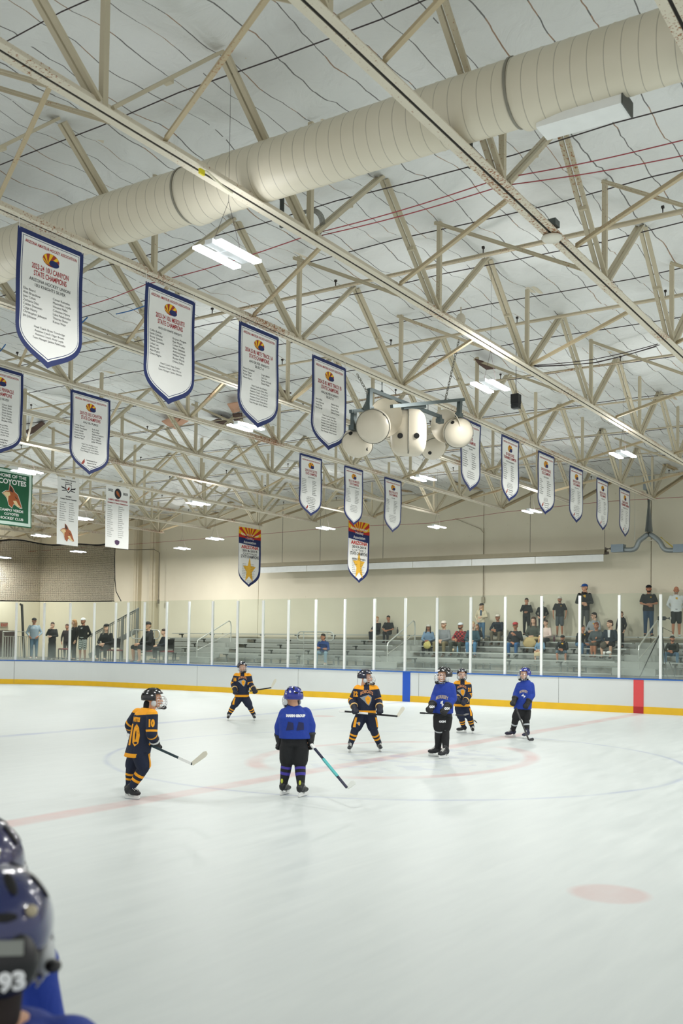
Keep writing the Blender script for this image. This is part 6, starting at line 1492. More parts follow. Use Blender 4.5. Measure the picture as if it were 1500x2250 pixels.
def helmet(parent, HM, s, shell_m, dots_m=None, cage=True, visor_col='clear', name='helmet', big=False):
    """HM: head frame, -Y is where the face looks, Z up"""
    g = MB(); n, k = 40, 24; verts = {}; faces = []
    def keep(th, ph):      # th from top, ph around with face at -Y
        y = -math.cos(ph)
        if th > 2.02: return False
        front = math.cos(ph) > 0.30
        if front and th > 1.12+0.0*ph: return False
        if not front and th > 1.86 - 0.25*max(0, math.cos(ph)): return False
        return True
    def P_(th, ph, r=1.0):
        bulge = 1.0+0.05*max(0, -math.cos(ph))
        rid = 1.0 + 0.018*math.cos(6*ph)*math.sin(th)**2 + (0.02 if 0.35 < abs(math.sin(ph)) < 0.6 and th < 1.0 else 0)
        return HM @ Vector((0.113*r*math.sin(th)*math.sin(ph)*rid, 0.012-0.138*r*math.sin(th)*math.cos(ph)*bulge, 0.022+0.122*r*math.cos(th)*rid))
    bm = bmesh.new(); grid = {}
    for i in range(k+1):
        for j in range(n):
            grid[i, j] = bm.verts.new(P_(max(0.02, 2.1*i/k), 2*math.pi*j/n))
    for i in range(k):
        for j in range(n):
            th = 2.1*(i+0.5)/k; ph = 2*math.pi*(j+0.5)/n
            ph = (ph+math.pi) % (2*math.pi)-math.pi
            if keep(th, ph): bm.faces.new((grid[i, j], grid[i+1, j], grid[i+1, (j+1) % n], grid[i, (j+1) % n]))
    bm.faces.new([grid[0, j] for j in range(n)])
    bmesh.ops.delete(bm, geom=[v for v in bm.verts if not v.link_faces], context='VERTS'); bmesh.ops.recalc_face_normals(bm, faces=bm.faces[:])
    me = bpy.data.meshes.new('helmet'); bm.to_mesh(me); bm.free()
    h = obj(name, me, shell_m, parent, smooth=True); sd = h.modifiers.new('shell', 'SOLIDIFY'); sd.thickness = 0.012*s; sd.offset = -1
    vent = mat('vent_dark', '0b0c0f', 0.7); 
    for (th, ph, w_, l_) in ((0.55, 0.45, 0.010, 0.035), (0.55, -0.45, 0.010, 0.035), (0.62, 2.5, 0.012, 0.034), (0.62, -2.5, 0.012, 0.034), (1.15, 2.75, 0.030, 0.010), (1.15, -2.75, 0.030, 0.010), (0.85, 1.55, 0.012, 0.035), (0.85, -1.55, 0.012, 0.035)):
        c = P_(th, ph, 1.006); q = P_(th+0.01, ph, 1.006); nrm = (c-HM @ Vector((0, 0.012, 0.022))).normalized(); dn = (q-c).normalized(); sx = dn.cross(nrm)
        g = MB(); g.ell(c, (w_*s, l_*s, 0.004*s), Matrix((sx, dn, nrm)).transposed(), 10, 6); obj('vent', g, vent, h)
    if dots_m:  # white dots stand in for reflections on the glossy shell
        for (th, ph, r_) in ((0.9, 0.75, 0.011), (0.9, -0.75, 0.011), (1.05, 0.0, 0.016), (0.35, 0.2, 0.010), (1.1, 2.1, 0.010), (1.1, -2.1, 0.010), (0.75, 1.1, 0.008), (0.75, -1.1, 0.008), (1.3, 1.6, 0.010), (1.3, -1.6, 0.010)):
            c = P_(th, ph, 1.008); nrm = (c-HM @ Vector((0, 0.012, 0.022))).normalized(); x_, y_, z_ = basis(nrm)
            g = MB(); g.ell(c, (r_*1.6*s, r_*s, 0.003*s), Matrix((x_, y_, z_)).transposed(), 10, 6); obj('glint_dot', g, dots_m, h)
    # ear pieces and chin cup
    for sx in (-1, 1):
        g = MB(); g.ell(HM @ Vector((sx*0.098, -0.005, -0.045)), (0.020*s, 0.034*s, 0.042*s), (HM.to_3x3()).normalized()); obj('ear_guard', g, mat('ear_clear', 'c3c8ca', 0.3) if visor_col == 'clear' else shell_m, h, smooth=True)
    g = MB(); g.ell(HM @ Vector((0, -0.128, -0.098)), (0.042*s, 0.030*s, 0.026*s), (HM.to_3x3()).normalized()); obj('chin_cup', g, mat('chin_black', '121316', 0.5), h, smooth=True)
    g = MB()
    for sx in (-1, 1): g.tube([HM @ Vector((sx*0.095, 0.0, -0.05)), HM @ Vector((sx*0.08, -0.06, -0.10)), HM @ Vector((sx*0.03, -0.118, -0.115))], 0.007*s, 6)
    obj('chin_strap', g, mat('chin_black', '121316', 0.5), h)
    if cage:
        c0 = Vector((0, -0.015, -0.035)); R_ = (0.108, 0.148, 0.118)
        def C_(az, el): return HM @ (c0+Vector((R_[0]*math.sin(az)*math.cos(el), -R_[1]*math.cos(az)*math.cos(el), R_[2]*math.sin(el))))
        g = MB(); w_ = 0.0026*s if not big else 0.0030*s
        for el in (0.62, 0.34, 0.06, -0.22, -0.50, -0.74): g.tube([C_(a, el) for a in np.linspace(-1.35, 1.35, 17)], w_, 5)
        for az in (-1.35, -1.0, -0.55, -0.18, 0.18, 0.55, 1.0, 1.35): g.tube([C_(az, e) for e in np.linspace(-0.80, 0.64, 12)], w_, 5)
        obj('face_cage', g, cage_m, h)
    return h
def glove(parent, wr, el, hold_dir, s, m, cuff_m, side, letters=None):
    """padded glove: flared cuff, back of hand, four curled fingers and a thumb closed round the shaft"""
    wr, el = Vector(wr), Vector(el); f = (wr-el).normalized(); hd = Vector(hold_dir).normalized(); pn = f.cross(hd)
    if pn.length < 0.2: pn = f.cross(Vector((0, 0, 1)))
    pn.normalize(); hd2 = (hd - f*hd.dot(f)).normalized()
    g = MB(); g.cap(wr-f*0.065*s, wr+f*0.01*s, 0.062*s, 0.050*s); c = wr+f*0.055*s
    B3 = Matrix((hd2, pn, f)).transposed()
    g.ell(c, (0.052*s, 0.036*s, 0.055*s), B3); g.ell(wr+f*0.01*s, (0.056*s, 0.046*s, 0.045*s), B3)
    for i in range(4):
        o = hd2*((i-1.5)*0.024*s); L_ = (0.034, 0.038, 0.036, 0.028)[i]*s
        a = c+f*0.040*s+o+pn*0.016*s; b = a+f*L_*0.7-pn*0.014*s; d = b-pn*L_*0.95-f*0.008*s; e_ = d-f*L_*0.8-pn*0.002*s
        g.cap(a, b, 0.0150*s, 0.0140*s, 8); g.cap(b, d, 0.0140*s, 0.0130*s, 8); g.cap(d, e_, 0.0130*s, 0.0115*s, 8)
    t0 = c-hd2*0.040*s-f*0.015*s; t1 = t0-hd2*0.018*s+f*0.035*s-pn*0.018*s; t2 = t1+hd2*0.014*s+f*0.020*s-pn*0.022*s
    g.cap(t0, t1, 0.0175*s, 0.0150*s, 8); g.cap(t1, t2, 0.0150*s, 0.0125*s, 8)
    o = obj('glove', vox(g, 0.0065*s, 2, 'glove'), m, parent, smooth=True)
    x_, y_, _ = basis(f); g = MB(); cc = wr-f*0.060*s
    g.rings([[cc+f*q*0.012*s+(x_*math.cos(a)+y_*math.sin(a))*r*s for a in np.linspace(0, 2*math.pi, 20, endpoint=False)] for q, r in ((-1, 0.060), (-1, 0.067), (1, 0.066), (1, 0.058))]); obj('cuff_band', g, cuff_m, o)
    return o, c
def skate(parent, heel, toe, ankle, s, boot_m, holder_m=None, tongue_m=None):
    heel, toe, ankle = Vector(heel), Vector(toe), Vector(ankle); d = (toe-heel); d.z = 0; L_ = 0.235*s; d.normalize(); c = (heel+toe)/2; c.z = 0
    up = (ankle-(c-d*0.05*s)); up.z = abs(up.z); lean_ = up.normalized(); side = d.cross(lean_).normalized(); upn = side.cross(d).normalized()
    def W(x, y, z): return c + d*(x*s) + side*(y*s) + upn*(z*s)
    root = MB(); g = MB()
    g.cap(W(-0.075, 0, 0.115), W(0.02, 0, 0.090), 0.042*s, 0.040*s); g.cap(W(0.0, 0, 0.088), W(0.085, 0, 0.080), 0.040*s, 0.034*s); g.ell(W(0.09, 0, 0.080), (0.040*s, 0.036*s, 0.028*s), Matrix((d, side, upn)).transposed())
    g.cap(W(-0.068, 0, 0.10), ankle+lean_*0.03*s, 0.043*s, 0.050*s); g.cap(W(-0.02, 0, 0.13), ankle+lean_*0.05*s+d*0.015*s, 0.036*s, 0.042*s)
    bt = obj('skate', vox(g, 0.008*s, 2, 'skate'), boot_m, parent, smooth=True)
    g = MB(); g.prism([(-0.108, 0.012), (-0.105, 0.058), (-0.060, 0.058), (-0.045, 0.034), (0.035, 0.034), (0.050, 0.058), (0.112, 0.058), (0.120, 0.016), (0.105, 0.010), (-0.098, 0.008)], c, d*s, upn*s, 0.018*s); obj('blade_holder', g, holder_m or white_p, bt)
    g = MB(); g.prism([(-0.118, 0.010), (-0.105, 0.0), (0.105, 0.0), (0.124, 0.008), (0.126, 0.020), (0.100, 0.014), (-0.100, 0.012)], c, d*s, upn*s, 0.004*s); obj('blade', g, steel, bt)
    g = MB()
    for k in range(6):
        f_ = k/5; p = W(0.055-0.075*f_, 0, 0.122+0.055*f_); 
        for q in (-1, 1): g.tube([p+side*0.030*s-upn*0.010*s, p+upn*0.007*s+d*0.004*s, p-side*0.030*s-upn*0.010*s+d*0.012*s*q], 0.0036*s, 5)
    obj('laces', g, lace, bt)
    if tongue_m:
        g = MB(); g.ell(ankle+lean_*0.065*s+d*0.035*s, (0.012*s, 0.034*s, 0.040*s), Matrix((d, side, upn)).transposed()); obj('tongue', g, tongue_m, bt, smooth=True)
    return bt
def stick(pts, heel_i, label, shaft_m, blade_m, tape_m=None, two=None):
    """pts: butt, heel, blade tip in space"""
    butt, heel, tip = [Vector(p) for p in pts]
    t = thing('hockey_stick', (heel.x, heel.y, min(heel.z, tip.z, butt.z)), label, 'hockey stick', 'hockey sticks held by the skaters')
    d = (heel-butt); L_ = d.length; d.normalize(); bd = (tip-heel); Lb = bd.length; bd.normalize(); nrm = d.cross(bd).normalized()
    g = MB(); g.beam(butt, heel, 0.030, 0.021, nrm); obj('shaft', g, shaft_m, t, bevel=0.004)
    if two:
        g = MB(); m_ = butt.lerp(heel, two[0]); e_ = butt.lerp(heel, two[1]); g.beam(m_, e_, 0.032, 0.0225, nrm); obj('shaft_graphic', g, two[2], t)
    g = MB(); g.beam(butt, butt.lerp(heel, 0.10), 0.035, 0.027, nrm); obj('grip_tape', g, tape_m or white_p, t)
    up_ = nrm.cross(bd).normalized(); 
    if up_.dot(-d) < 0: up_ = -up_
    g = MB(); n = 12; top = []; rs = []
    for k in range(n+1):
        f_ = k/n; c = heel+bd*Lb*f_+nrm*0.022*math.sin(f_*1.5)*f_; hgt = 0.034*(0.75+0.4*f_ if f_ < 0.85 else (1.09-(f_-0.85)*3.5))
        rs.append([c-up_*hgt*0.9+nrm*0.004, c+up_*hgt+nrm*0.004, c+up_*hgt-nrm*0.004, c-up_*hgt*0.9-nrm*0.004])
    g.rings(rs); obj('blade', g, blade_m, t); return t
def player(label, team, J, face_dir, look_dir, feet, s, helm_m, dots=None, number=None, stick_pts=None, back=False, socks='gold', pants_m=None, stripe=True, name='child', hips_w=1.0, look_down=0.0, glove_txt=None, skate_tongue=None, boots=None, cage_dir=None, crest=True, pants_logo=None, back_art=None, held=(True, True)):
    """J: joints as (u, v, extra depth); feet: ((heel px, toe px), (heel px, toe px)) on the ice"""
    fp = []
    for hl, to in feet:
        a, b = on_z(*hl, 0.0), on_z(*to, 0.0); fp.append((a, b))
    d0 = sum(depth((a+b)/2) for a, b in fp)/2
    P = {k: at(v[0], v[1], d0+(v[2] if len(v) > 2 else 0.0)) for k, v in J.items() if k[0] != '_'}
    up = Vector((0, 0, 1)); f = (R0*face_dir[0]+Vector((-math.sin(YAW), math.cos(YAW), 0))*face_dir[1]).normalized()      # body front
    lkv = (R0*look_dir[0]+Vector((-math.sin(YAW), math.cos(YAW), 0))*look_dir[1]).normalized()
    X = f.cross(up).normalized()      # person's right
    c0 = sum([(a+b)/2 for a, b in fp], Vector())/2; c0.z = 0
    root = thing(name, tuple(c0), label, 'person', 'young hockey players on the ice')
    gold = team == 'gold'
    an = []
    for i, (a, b) in enumerate(fp):
        dd = (b-a); dd.z = 0; dd.normalize(); mid = (a+b)/2; kn = P['kn%d' % i]; q = mid-dd*0.045*s; q.z = 0.125*s
        sh_ = (kn-q); sh_.z = 0; q += sh_*0.10; an.append(q)
    # skin body
    g = MB(); pel, nk, hd = P['pel'], P['neck'], P['head']; ch = pel.lerp(nk, 0.62)
    g.loft([(pel-up*0.04*s, X*0.11*s, f*0.09*s), (ch, X*0.115*s, f*0.08*s), (nk-up*0.05*s, X*0.09*s, f*0.06*s)], 16, 2.2); g.cap(nk-up*0.02*s, hd-up*0.03*s, 0.044*s, 0.046*s)
    for i in (0, 1):
        g.cap(P['sh%d' % i], P['el%d' % i], 0.040*s, 0.032*s); g.cap(P['el%d' % i], P['wr%d' % i], 0.032*s, 0.024*s)
        g.cap(P['hip%d' % i], P['kn%d' % i], 0.062*s, 0.048*s); g.cap(P['kn%d' % i], an[i], 0.048*s, 0.034*s)
    bm_ = vox(g, 0.016*s, 1, 'body'); out = MB(); mesh_into(out, bm_)
    yaw_l = math.atan2(lkv.x, -lkv.y)
    HM = Matrix.Translation(hd-up*0.022*s) @ Matrix.Rotation(yaw_l, 4, 'Z') @ Matrix.Rotation(look_down, 4, 'X') @ Matrix.Scale(1.06*s*0.98, 4)
    mesh_into(out, HEAD, HM)
    for i in (0, 1):
        mesh_into(out, HAND, hand_matrix(P['wr%d' % i], P['el%d' % i], 1 if i else -1, f*-1) @ Matrix.Scale(0.62*s, 4))
    out.mi = 1
    for sd in (-1, 1): out.ell(HM @ Vector((sd*0.030, -0.084, 0.010)), (0.013*s, 0.008*s, 0.008*s), None, 8, 6)
    out.mi = 2; out.ell(HM @ Vector((0, -0.093, -0.046)), (0.020*s, 0.008*s, 0.006*s), None, 8, 6)
    obj('body', out, [skin('light'), eye_m, lip_m], root, smooth=True)
    g = MB(); g.cap(nk-up*0.01*s, nk+up*0.035*s, 0.062*s, 0.060*s); obj('neck_guard', vox(g, 0.010*s, 2, 'n'), mat('neck_black', '141518', 0.8), root, smooth=True)
    # jersey
    g = MB(); hem = P['hem'] if 'hem' in P else pel-up*0.05*s
    wj = J.get('_w', 0.19)*s
    sh_mid = (P['sh0']+P['sh1'])/2
    ax = (P['sh1']-P['sh0']); ax.z = 0; Xs = X if ax.length < 1e-3 else (ax.normalized() if ax.dot(X) > 0 else -ax.normalized())
    Xs = (X*0.5+Xs*0.5).normalized(); fs = up.cross(Xs).normalized(); fs = fs if fs.dot(f) > 0 else -fs
    g.loft([(hem, X*wj*0.98, f*wj*0.74), (hem.lerp(ch, 0.4), X*wj*0.94, f*wj*0.70), (ch, Xs*wj*0.97, fs*wj*0.72), (sh_mid-up*0.015*s, Xs*wj*0.88, fs*wj*0.62), (nk-up*0.01*s, Xs*0.082*s, fs*0.078*s)], 24, 2.4)
    for i in (0, 1):
        g.cap(P['sh%d' % i]-up*0.012*s, P['el%d' % i], 0.078*s, 0.074*s); g.cap(P['el%d' % i], P['wr%d' % i].lerp(P['el%d' % i], 0.16), 0.074*s, 0.056*s)
    me = vox(g, 0.0095*s, 4, 'jersey')
    jm = two_tone('jersey_gold', NAVY, GOLD) if gold else two_tone('jersey_royal', ROYAL, ROYAL)
    je = obj('jersey', me, jm, root, smooth=True)
    co = world_co(je); val = np.full(len(co), -1.0)
    if gold:
        dT, tT = seg_d(co, np.array(hem), np.array(nk)); dA = []; sA = []
        for i in (0, 1):
            a, b, c_ = [np.array(P[k+str(i)]) for k in ('sh', 'el', 'wr')]; d1, t1 = seg_d(co, a, b); d2, t2 = seg_d(co, b, c_); L1 = np.linalg.norm(b-a)
            sA.append(np.where(d1 <= d2, t1*L1, L1+t2*np.linalg.norm(c_-b))); dA.append(np.minimum(d1, d2)); Lt = L1
        dA = np.array(dA); sA = np.array(sA); wi = dA.argmin(0); sa = sA[wi, np.arange(len(co))]; da = dA.min(0)
        arm = (da < 0.092*s) & (sa > 0.03*s)
        el_l = [(Vector(P['el%d' % i])-Vector(P['sh%d' % i])).length for i in (0, 1)]; wl = [el_l[i]+(Vector(P['wr%d' % i])-Vector(P['el%d' % i])).length for i in (0, 1)]
        ela = np.array(el_l)[wi]; wla = np.array(wl)[wi]
        vA = np.maximum.reduce([0.014*s-np.abs(sa-(ela-0.035*s)), 0.014*s-np.abs(sa-(ela+0.022*s)), 0.014*s-np.abs(sa-(wla-0.040*s))])
        zt = (nk.z-0.10*s) - co[:, 2]; lat = np.abs((co-np.array(sh_mid)) @ np.array(Xs))
        vY = -zt - 0.10*(lat-0.05*s)         # yoke
        vY = np.where(lat < 0.045*s, -1.0 if not back else vY, vY) if not back else vY
        vH = (hem.z + 0.055*s) - co[:, 2]
        val = np.where(arm, np.maximum(vA, np.where(sa < 0.05*s, vY, -1)), np.maximum(vY, vH))
    set_pat(je, val)
    # pants
    g = MB(); pm = pants_m or (mat('pants_navy', NAVY, 0.8, bump=0.25) if gold else mat('pants_black', '15171a', 0.8, bump=0.25))
    hw = 0.145*s*hips_w
    g.loft([(pel-up*0.09*s, X*hw*1.02, f*0.12*s), (pel+up*0.05*s, X*hw, f*0.118*s), (pel+up*0.12*s, X*hw*0.9, f*0.11*s)], 20, 2.4)
    for i in (0, 1):
        e_ = P['hip%d' % i].lerp(P['kn%d' % i], 0.78); g.cap(P['hip%d' % i], e_, 0.112*s, 0.100*s)
    pa = obj('hockey_pants', vox(g, 0.012*s, 3, 'pants'), pm, root, smooth=True)
    # socks with stripes
    for i in (0, 1):
        k_, a_ = P['kn%d' % i], an[i]; g = MB(); g.cap(P['hip%d' % i].lerp(k_, 0.80), k_, 0.070*s, 0.072*s); g.cap(k_, k_.lerp(a_, 0.45), 0.074*s, 0.068*s); g.cap(k_.lerp(a_, 0.45), k_.lerp(a_, 0.90), 0.066*s, 0.050*s)
        colr = {'gold': (NAVY, GOLD), 'purple': ('15171a', '453a9e'), 'black': ('15171a', 'a9adb0'), 'blue': ('15171a', 'b9c0c4')}[socks]
        so = obj('sock', vox(g, 0.009*s, 3, 'sock'), two_tone('sock_'+socks, *colr), root, smooth=True)
        c_ = world_co(so); _, t_ = seg_d(c_, np.array(k_), np.array(a_))
        ln = (a_-k_).length; x_ = ((c_-np.array(k_)) @ np.array((a_-k_).normalized()))
        bs = {'gold': [(0.34*ln, 0.055*ln), (0.58*ln, 0.055*ln)], 'purple': [(0.20*ln, 0.055*ln), (0.46*ln, 0.065*ln)], 'black': [(0.06*ln, 0.030*ln)], 'blue': [(0.42*ln, 0.06*ln)]}[socks]
        if socks == 'gold' and team == 'gold' and label.find('facing the camera beside') > 0: bs = bs
        set_pat(so, bands(x_, bs))
        skate(root, fp[i][0], fp[i][1], an[i], s, boots or boot_k, None, skate_tongue)
    # gloves
    for i in (0, 1):
        hdv = Vector((1, 0, 0))
        if stick_pts and held[i]: hdv = Vector(stick_pts[1])-Vector(stick_pts[0])
        glove(root, P['wr%d' % i], P['el%d' % i], hdv if stick_pts and held[i] else f, s*1.05, glove_k if not gold or number == '10' else mat('glove_navy', '10182b', 0.6, bump=0.3, bscale=30), mat('cuff_gold', 'e9c07a', 0.6) if gold and number != '10' else (white_p if gold else mat('cuff_dark', '2a2d33', 0.6)), i)
    helmet(root, HM, s, helm_m, dots)
    return root, P, s, je, pa, f, X, HM, fp
hm_navy = mat('helmet_navy', '131b33', 0.22, coat=0.5, var=0.03); hm_black = mat('helmet_black', '111418', 0.22, coat=0.5, var=0.03); hm_blue = mat('helmet_blue', '1e2f8f', 0.22, coat=0.5, var=0.03)
gold_i = mat('ink_jersey_gold', GOLD, 0.7); wht_i = mat('ink_jersey_white', 'e9ebee', 0.7); sil_i = mat('ink_jersey_silver', 'b9a99a', 0.7); red_i = mat('ink_jersey_red', 'a23a2a', 0.7)
def cat_crest(je, c, f, s, root, sz=0.13, word=True):
    up = Vector((0, 0, 1))
    def dp(nm, pts, m, lift):
        v, fc = grid_poly([(x*sz, y*sz) for x, y in pts], 0.02); decal(nm, v, fc, je, c, f, up, m, root, lift)
    if word: text_decal('BOBCATS', 0.048*s*(sz/0.13), 0.20*s*(sz/0.13), je, Vector(c)+up*sz*0.70, f, up, mat('word_tan', 'c98a5a', 0.7), root, 'crest_word', 0.003, arc=0.045*s, lift=0.005)
    dp('crest_shadow', [(-0.85, 0.25), (-0.3, 0.42), (0.25, 0.62), (0.62, 0.30), (0.55, -0.20), (0.30, -0.75), (0.05, -0.60), (-0.25, -0.25)], mat('crest_grey', '8f97a0', 0.7), 0.004)
    dp('crest_head', [(-0.20, 0.20), (0.10, 0.48), (0.45, 0.28), (0.46, -0.12), (0.24, -0.62), (0.02, -0.45), (-0.12, -0.12)], gold_i, 0.006)
    dp('crest_eye', [(0.0, 0.14), (0.16, 0.06), (0.30, 0.16), (0.16, 0.0)], mat('crest_dark', '33261a', 0.7), 0.008)
# feet heights come from the ice; joints read off the photograph
sk = {}
# -- number 10, seen from behind, at left
S_ = 1.36/1.42
st_b = at(352, 1647, 12.0); st_h = at(422, 1678.6, 11.75); st_t = at(457, 1654, 11.7); st0 = st_b+(st_b-st_h).normalized()*0.55
J10 = dict(head=(338, 1533, 0.0), neck=(325, 1553, 0), sh0=(303, 1566, 0.16), sh1=(334, 1569, -0.16), el0=(286, 1593, 0.24), el1=(333, 1612, -0.20), wr0=(292, 1618, 0.42), wr1=(342, 1632, -0.05),
           pel=(307, 1648, 0), hem=(300, 1663, 0), hip0=(300, 1657, 0.07), hip1=(309, 1659, -0.07), kn0=(289, 1686, 0.10), kn1=(316, 1686, -0.08))
r, P, s, je, pa, f, X, HM, fp = player('child skater number 10 in navy and gold jersey seen from behind at left', 'gold', J10, (0.72, 0.66), (0.95, 0.12), (((274, 1749), (303, 1753)), ((272, 1754), (307, 1757.5))), S_*1.0, hm_black, wht_i, '10',
      (st_b, st_h), back=True, held=(False, True))
up = Vector((0, 0, 1)); sm = (P['sh0']+P['sh1'])/2
text_decal('WITTE', 0.050*s, 0.17*s, je, sm-up*0.07*s-f*0.1, -f, up, gold_i, r, 'name_lettering', 0.006)
text_decal('10', 0.24*s, 0.20*s, je, sm-up*0.26*s-f*0.1, -f, up, gold_i, r, 'back_number', 0.020)
ar = P['sh1'].lerp(P['el1'], 0.42); text_decal('10', 0.085*s, 0.075*s, je, ar, -FWD*1.0+X*0.3, up, gold_i, r, 'sleeve_number', 0.008)
stick((st0, st_h, st_t), 1, 'dark teal hockey stick with pale blade held by number 10', mat('stick_teal', '17343c', 0.35), mat('blade_bone', 'd9d6c5', 0.5), two=(0.80, 0.99, white_p))
# gold panels on the pants side
def side_panel(pa, c, f_, r, s, w=0.05, h=0.17):
    v, fc = grid_poly([(-w/2*s, -h/2*s), (w/2*s, -h/2*s), (w/2*s, h/2*s), (-w/2*s, h/2*s)], 0.03); decal('pants_panel', v, fc, pa, c, f_, Vector((0, 0, 1)), gold_i, r, 0.005)
side_panel(pa, P['hip1'].lerp(P['kn1'], 0.45), (X*0.8+f*0.6), r, s)
# -- number 6, facing, far left of centre
d6 = 24.6
st_b = at(524, 1522.5, d6-0.25); st_h = at(595.8, 1511, d6-0.35); st_t = at(606.5, 1493, d6-0.3)
J6 = dict(head=(532, 1464.5, 0), neck=(533, 1477, 0), sh0=(519.5, 1484, 0), sh1=(546, 1484.5, 0), el0=(512.5, 1503, 0.0), el1=(550, 1503, -0.02), wr0=(516, 1516, -0.20), wr1=(558, 1515, -0.22),
          pel=(531.5, 1524, 0), hem=(531, 1531, 0), hip0=(525, 1533, 0), hip1=(538, 1533, 0), kn0=(513, 1551, -0.05), kn1=(548, 1551, -0.05), _w=0.185)
r, P, s, je, pa, f, X, HM, fp = player('child skater in navy and gold jersey with legs wide apart, farthest left in the distance', 'gold', J6, (0.10, -1.0), (0.55, -0.85), (((503, 1580), (498, 1585.0)), ((556, 1580), (562, 1585.0))), 0.99, hm_navy, wht_i, '6', (st_b, st_h))
cat_crest(je, (P['sh0']+P['sh1'])/2-up*0.17*s+f*0.1, f, s, r); text_decal('16', 0.08*s, 0.07*s, je, P['sh0'].lerp(P['el0'], 0.45), f-X*0.0, up, gold_i, r, 'sleeve_number', 0.008)
side_panel(pa, P['hip0'].lerp(P['kn0'], 0.40)-X*0.06*0, (f*0.9+(P['sh0']-P['sh1']).normalized()*0.7), r, s)
stick((st_b, st_h, st_t), 1, 'dark hockey stick with pale raised blade held by the farthest skater', mat('stick_black', '16171b', 0.35), mat('blade_bone', 'd9d6c5', 0.5), two=(0.05, 0.35, white_p))
# -- blue practice jersey, seen from behind
db = 12.45
st_b = at(684, 1636, db-0.15); st_h = at(762, 1731, 11.55); st_h.z = max(st_h.z, 0.05); st_t = at(778, 1721, 11.65)
Jb = dict(head=(643, 1530, 0.0), neck=(645, 1548, 0), sh0=(626, 1566, 0), sh1=(671, 1565, 0), el0=(615, 1597, 0.04), el1=(681, 1594, 0.02), wr0=(614, 1624, 0.10), wr1=(681.5, 1623, 0.0),
          pel=(646, 1622, 0), hem=(648, 1622, 0), hip0=(633, 1642, 0), hip1=(660, 1642, 0), kn0=(630, 1676, 0.03), kn1=(659, 1679, 0.0), _w=0.205)
r, P, s, je, pa, f, X, HM, fp = player('child skater in royal blue jersey and black pants seen from behind, nearest in the middle', 'blue', Jb, (-0.10, 1.0), (-0.55, 0.75), (((614.5, 1748.8), (636, 1743)), ((654, 1753.2), (675, 1747.3))), 1.0, hm_blue, wht_i, None,
      (st_b, st_h), back=True, socks='purple', hips_w=1.15, held=(False, True), skate_tongue=None)
text_decal('MARIN GROUP', 0.030*s, 0.24*s, je, (P['sh0']+P['sh1'])/2-up*0.03*s-f*0.1, -f, up, wht_i, r, 'back_lettering', 0.004)
for k, (x0, y0) in enumerate(((-0.075, -0.165), (0.055, -0.165))):
    v, fc = grid_poly([(x0-0.045, y0-0.05), (x0+0.05, y0-0.04), (x0+0.045, y0+0.045), (x0-0.02, y0+0.06)], 0.03); decal('number_stain', v, fc, je, (P['sh0']+P['sh1'])/2-f*0.1, -f, up, mat('worn_number', '262a55', 0.8), r, 0.004)
for i in (0, 1):
    q = fp[i][0].lerp(fp[i][1], 0.18)+up*0.185; g = MB(); g.ell(q-f*0.030, (0.016, 0.012, 0.030)); obj('heel_tab', g, mat('tab_yellow', 'c9cf4a', 0.5), r)
stick((st_b, st_h, st_t), 1, 'blue and teal hockey stick with translucent blade held by the middle blue skater', mat('stick_navy', '1d2340', 0.3), mat('blade_clear', 'cfd4cf', 0.4), two=(0.35, 0.75, mat('stick_cyan', '4fb3b5', 0.35)))
# -- number 12
d12 = 17.8
st_b = at(744.5, 1562, d12-0.15); st_h = at(873, 1574, d12-0.40); st_t = at(887.5, 1555, d12-0.35)
J12 = dict(head=(804, 1486.5, 0), neck=(806, 1503, 0), sh0=(786, 1512.5, 0), sh1=(823, 1513, 0), el0=(773, 1540, 0.0), el1=(831, 1540, -0.02), wr0=(779, 1556, -0.20), wr1=(834, 1556, -0.24),
           pel=(803, 1561, 0), hem=(803, 1567, 0), hip0=(793, 1575, 0), hip1=(814, 1575, 0), kn0=(780, 1603, -0.06), kn1=(820, 1603, -0.06), _w=0.19)
r, P, s, je, pa, f, X, HM, fp = player('child skater number 12 in navy and gold jersey facing the camera, feet apart', 'gold', J12, (0.05, -1.0), (1.0, -0.25), (((772, 1648.5), (763, 1655.5)), ((830, 1648), (840, 1654)),), 1.0, hm_navy, wht_i, '12', (st_b, st_h), boots=mat('boot_white_black', '30343a', 0.4))
cat_crest(je, (P['sh0']+P['sh1'])/2-up*0.19*s+f*0.1, f, s, r, 0.145); text_decal('12', 0.085*s, 0.075*s, je, P['sh0'].lerp(P['el0'], 0.42), f, up, gold_i, r, 'sleeve_number', 0.008)
side_panel(pa, P['hip0'].lerp(P['kn0'], 0.40), (f*0.9+(P['sh0']-P['sh1']).normalized()*0.7), r, s); side_panel(pa, P['hip1'].lerp(P['kn1'], 0.40), (f*0.8-(P['sh0']-P['sh1']).normalized()*1.1), r, s)
cat_crest(pa, P['hip0'].lerp(P['kn0'], 0.50)+f*0.1-X*0.0, f, s, r, 0.055, word=False)
stick((st_b, st_h, st_t), 1, 'black hockey stick with white butt held level by number 12', mat('stick_black', '16171b', 0.35), mat('blade_bone', 'd9d6c5', 0.5), two=(0.22, 0.50, white_p))
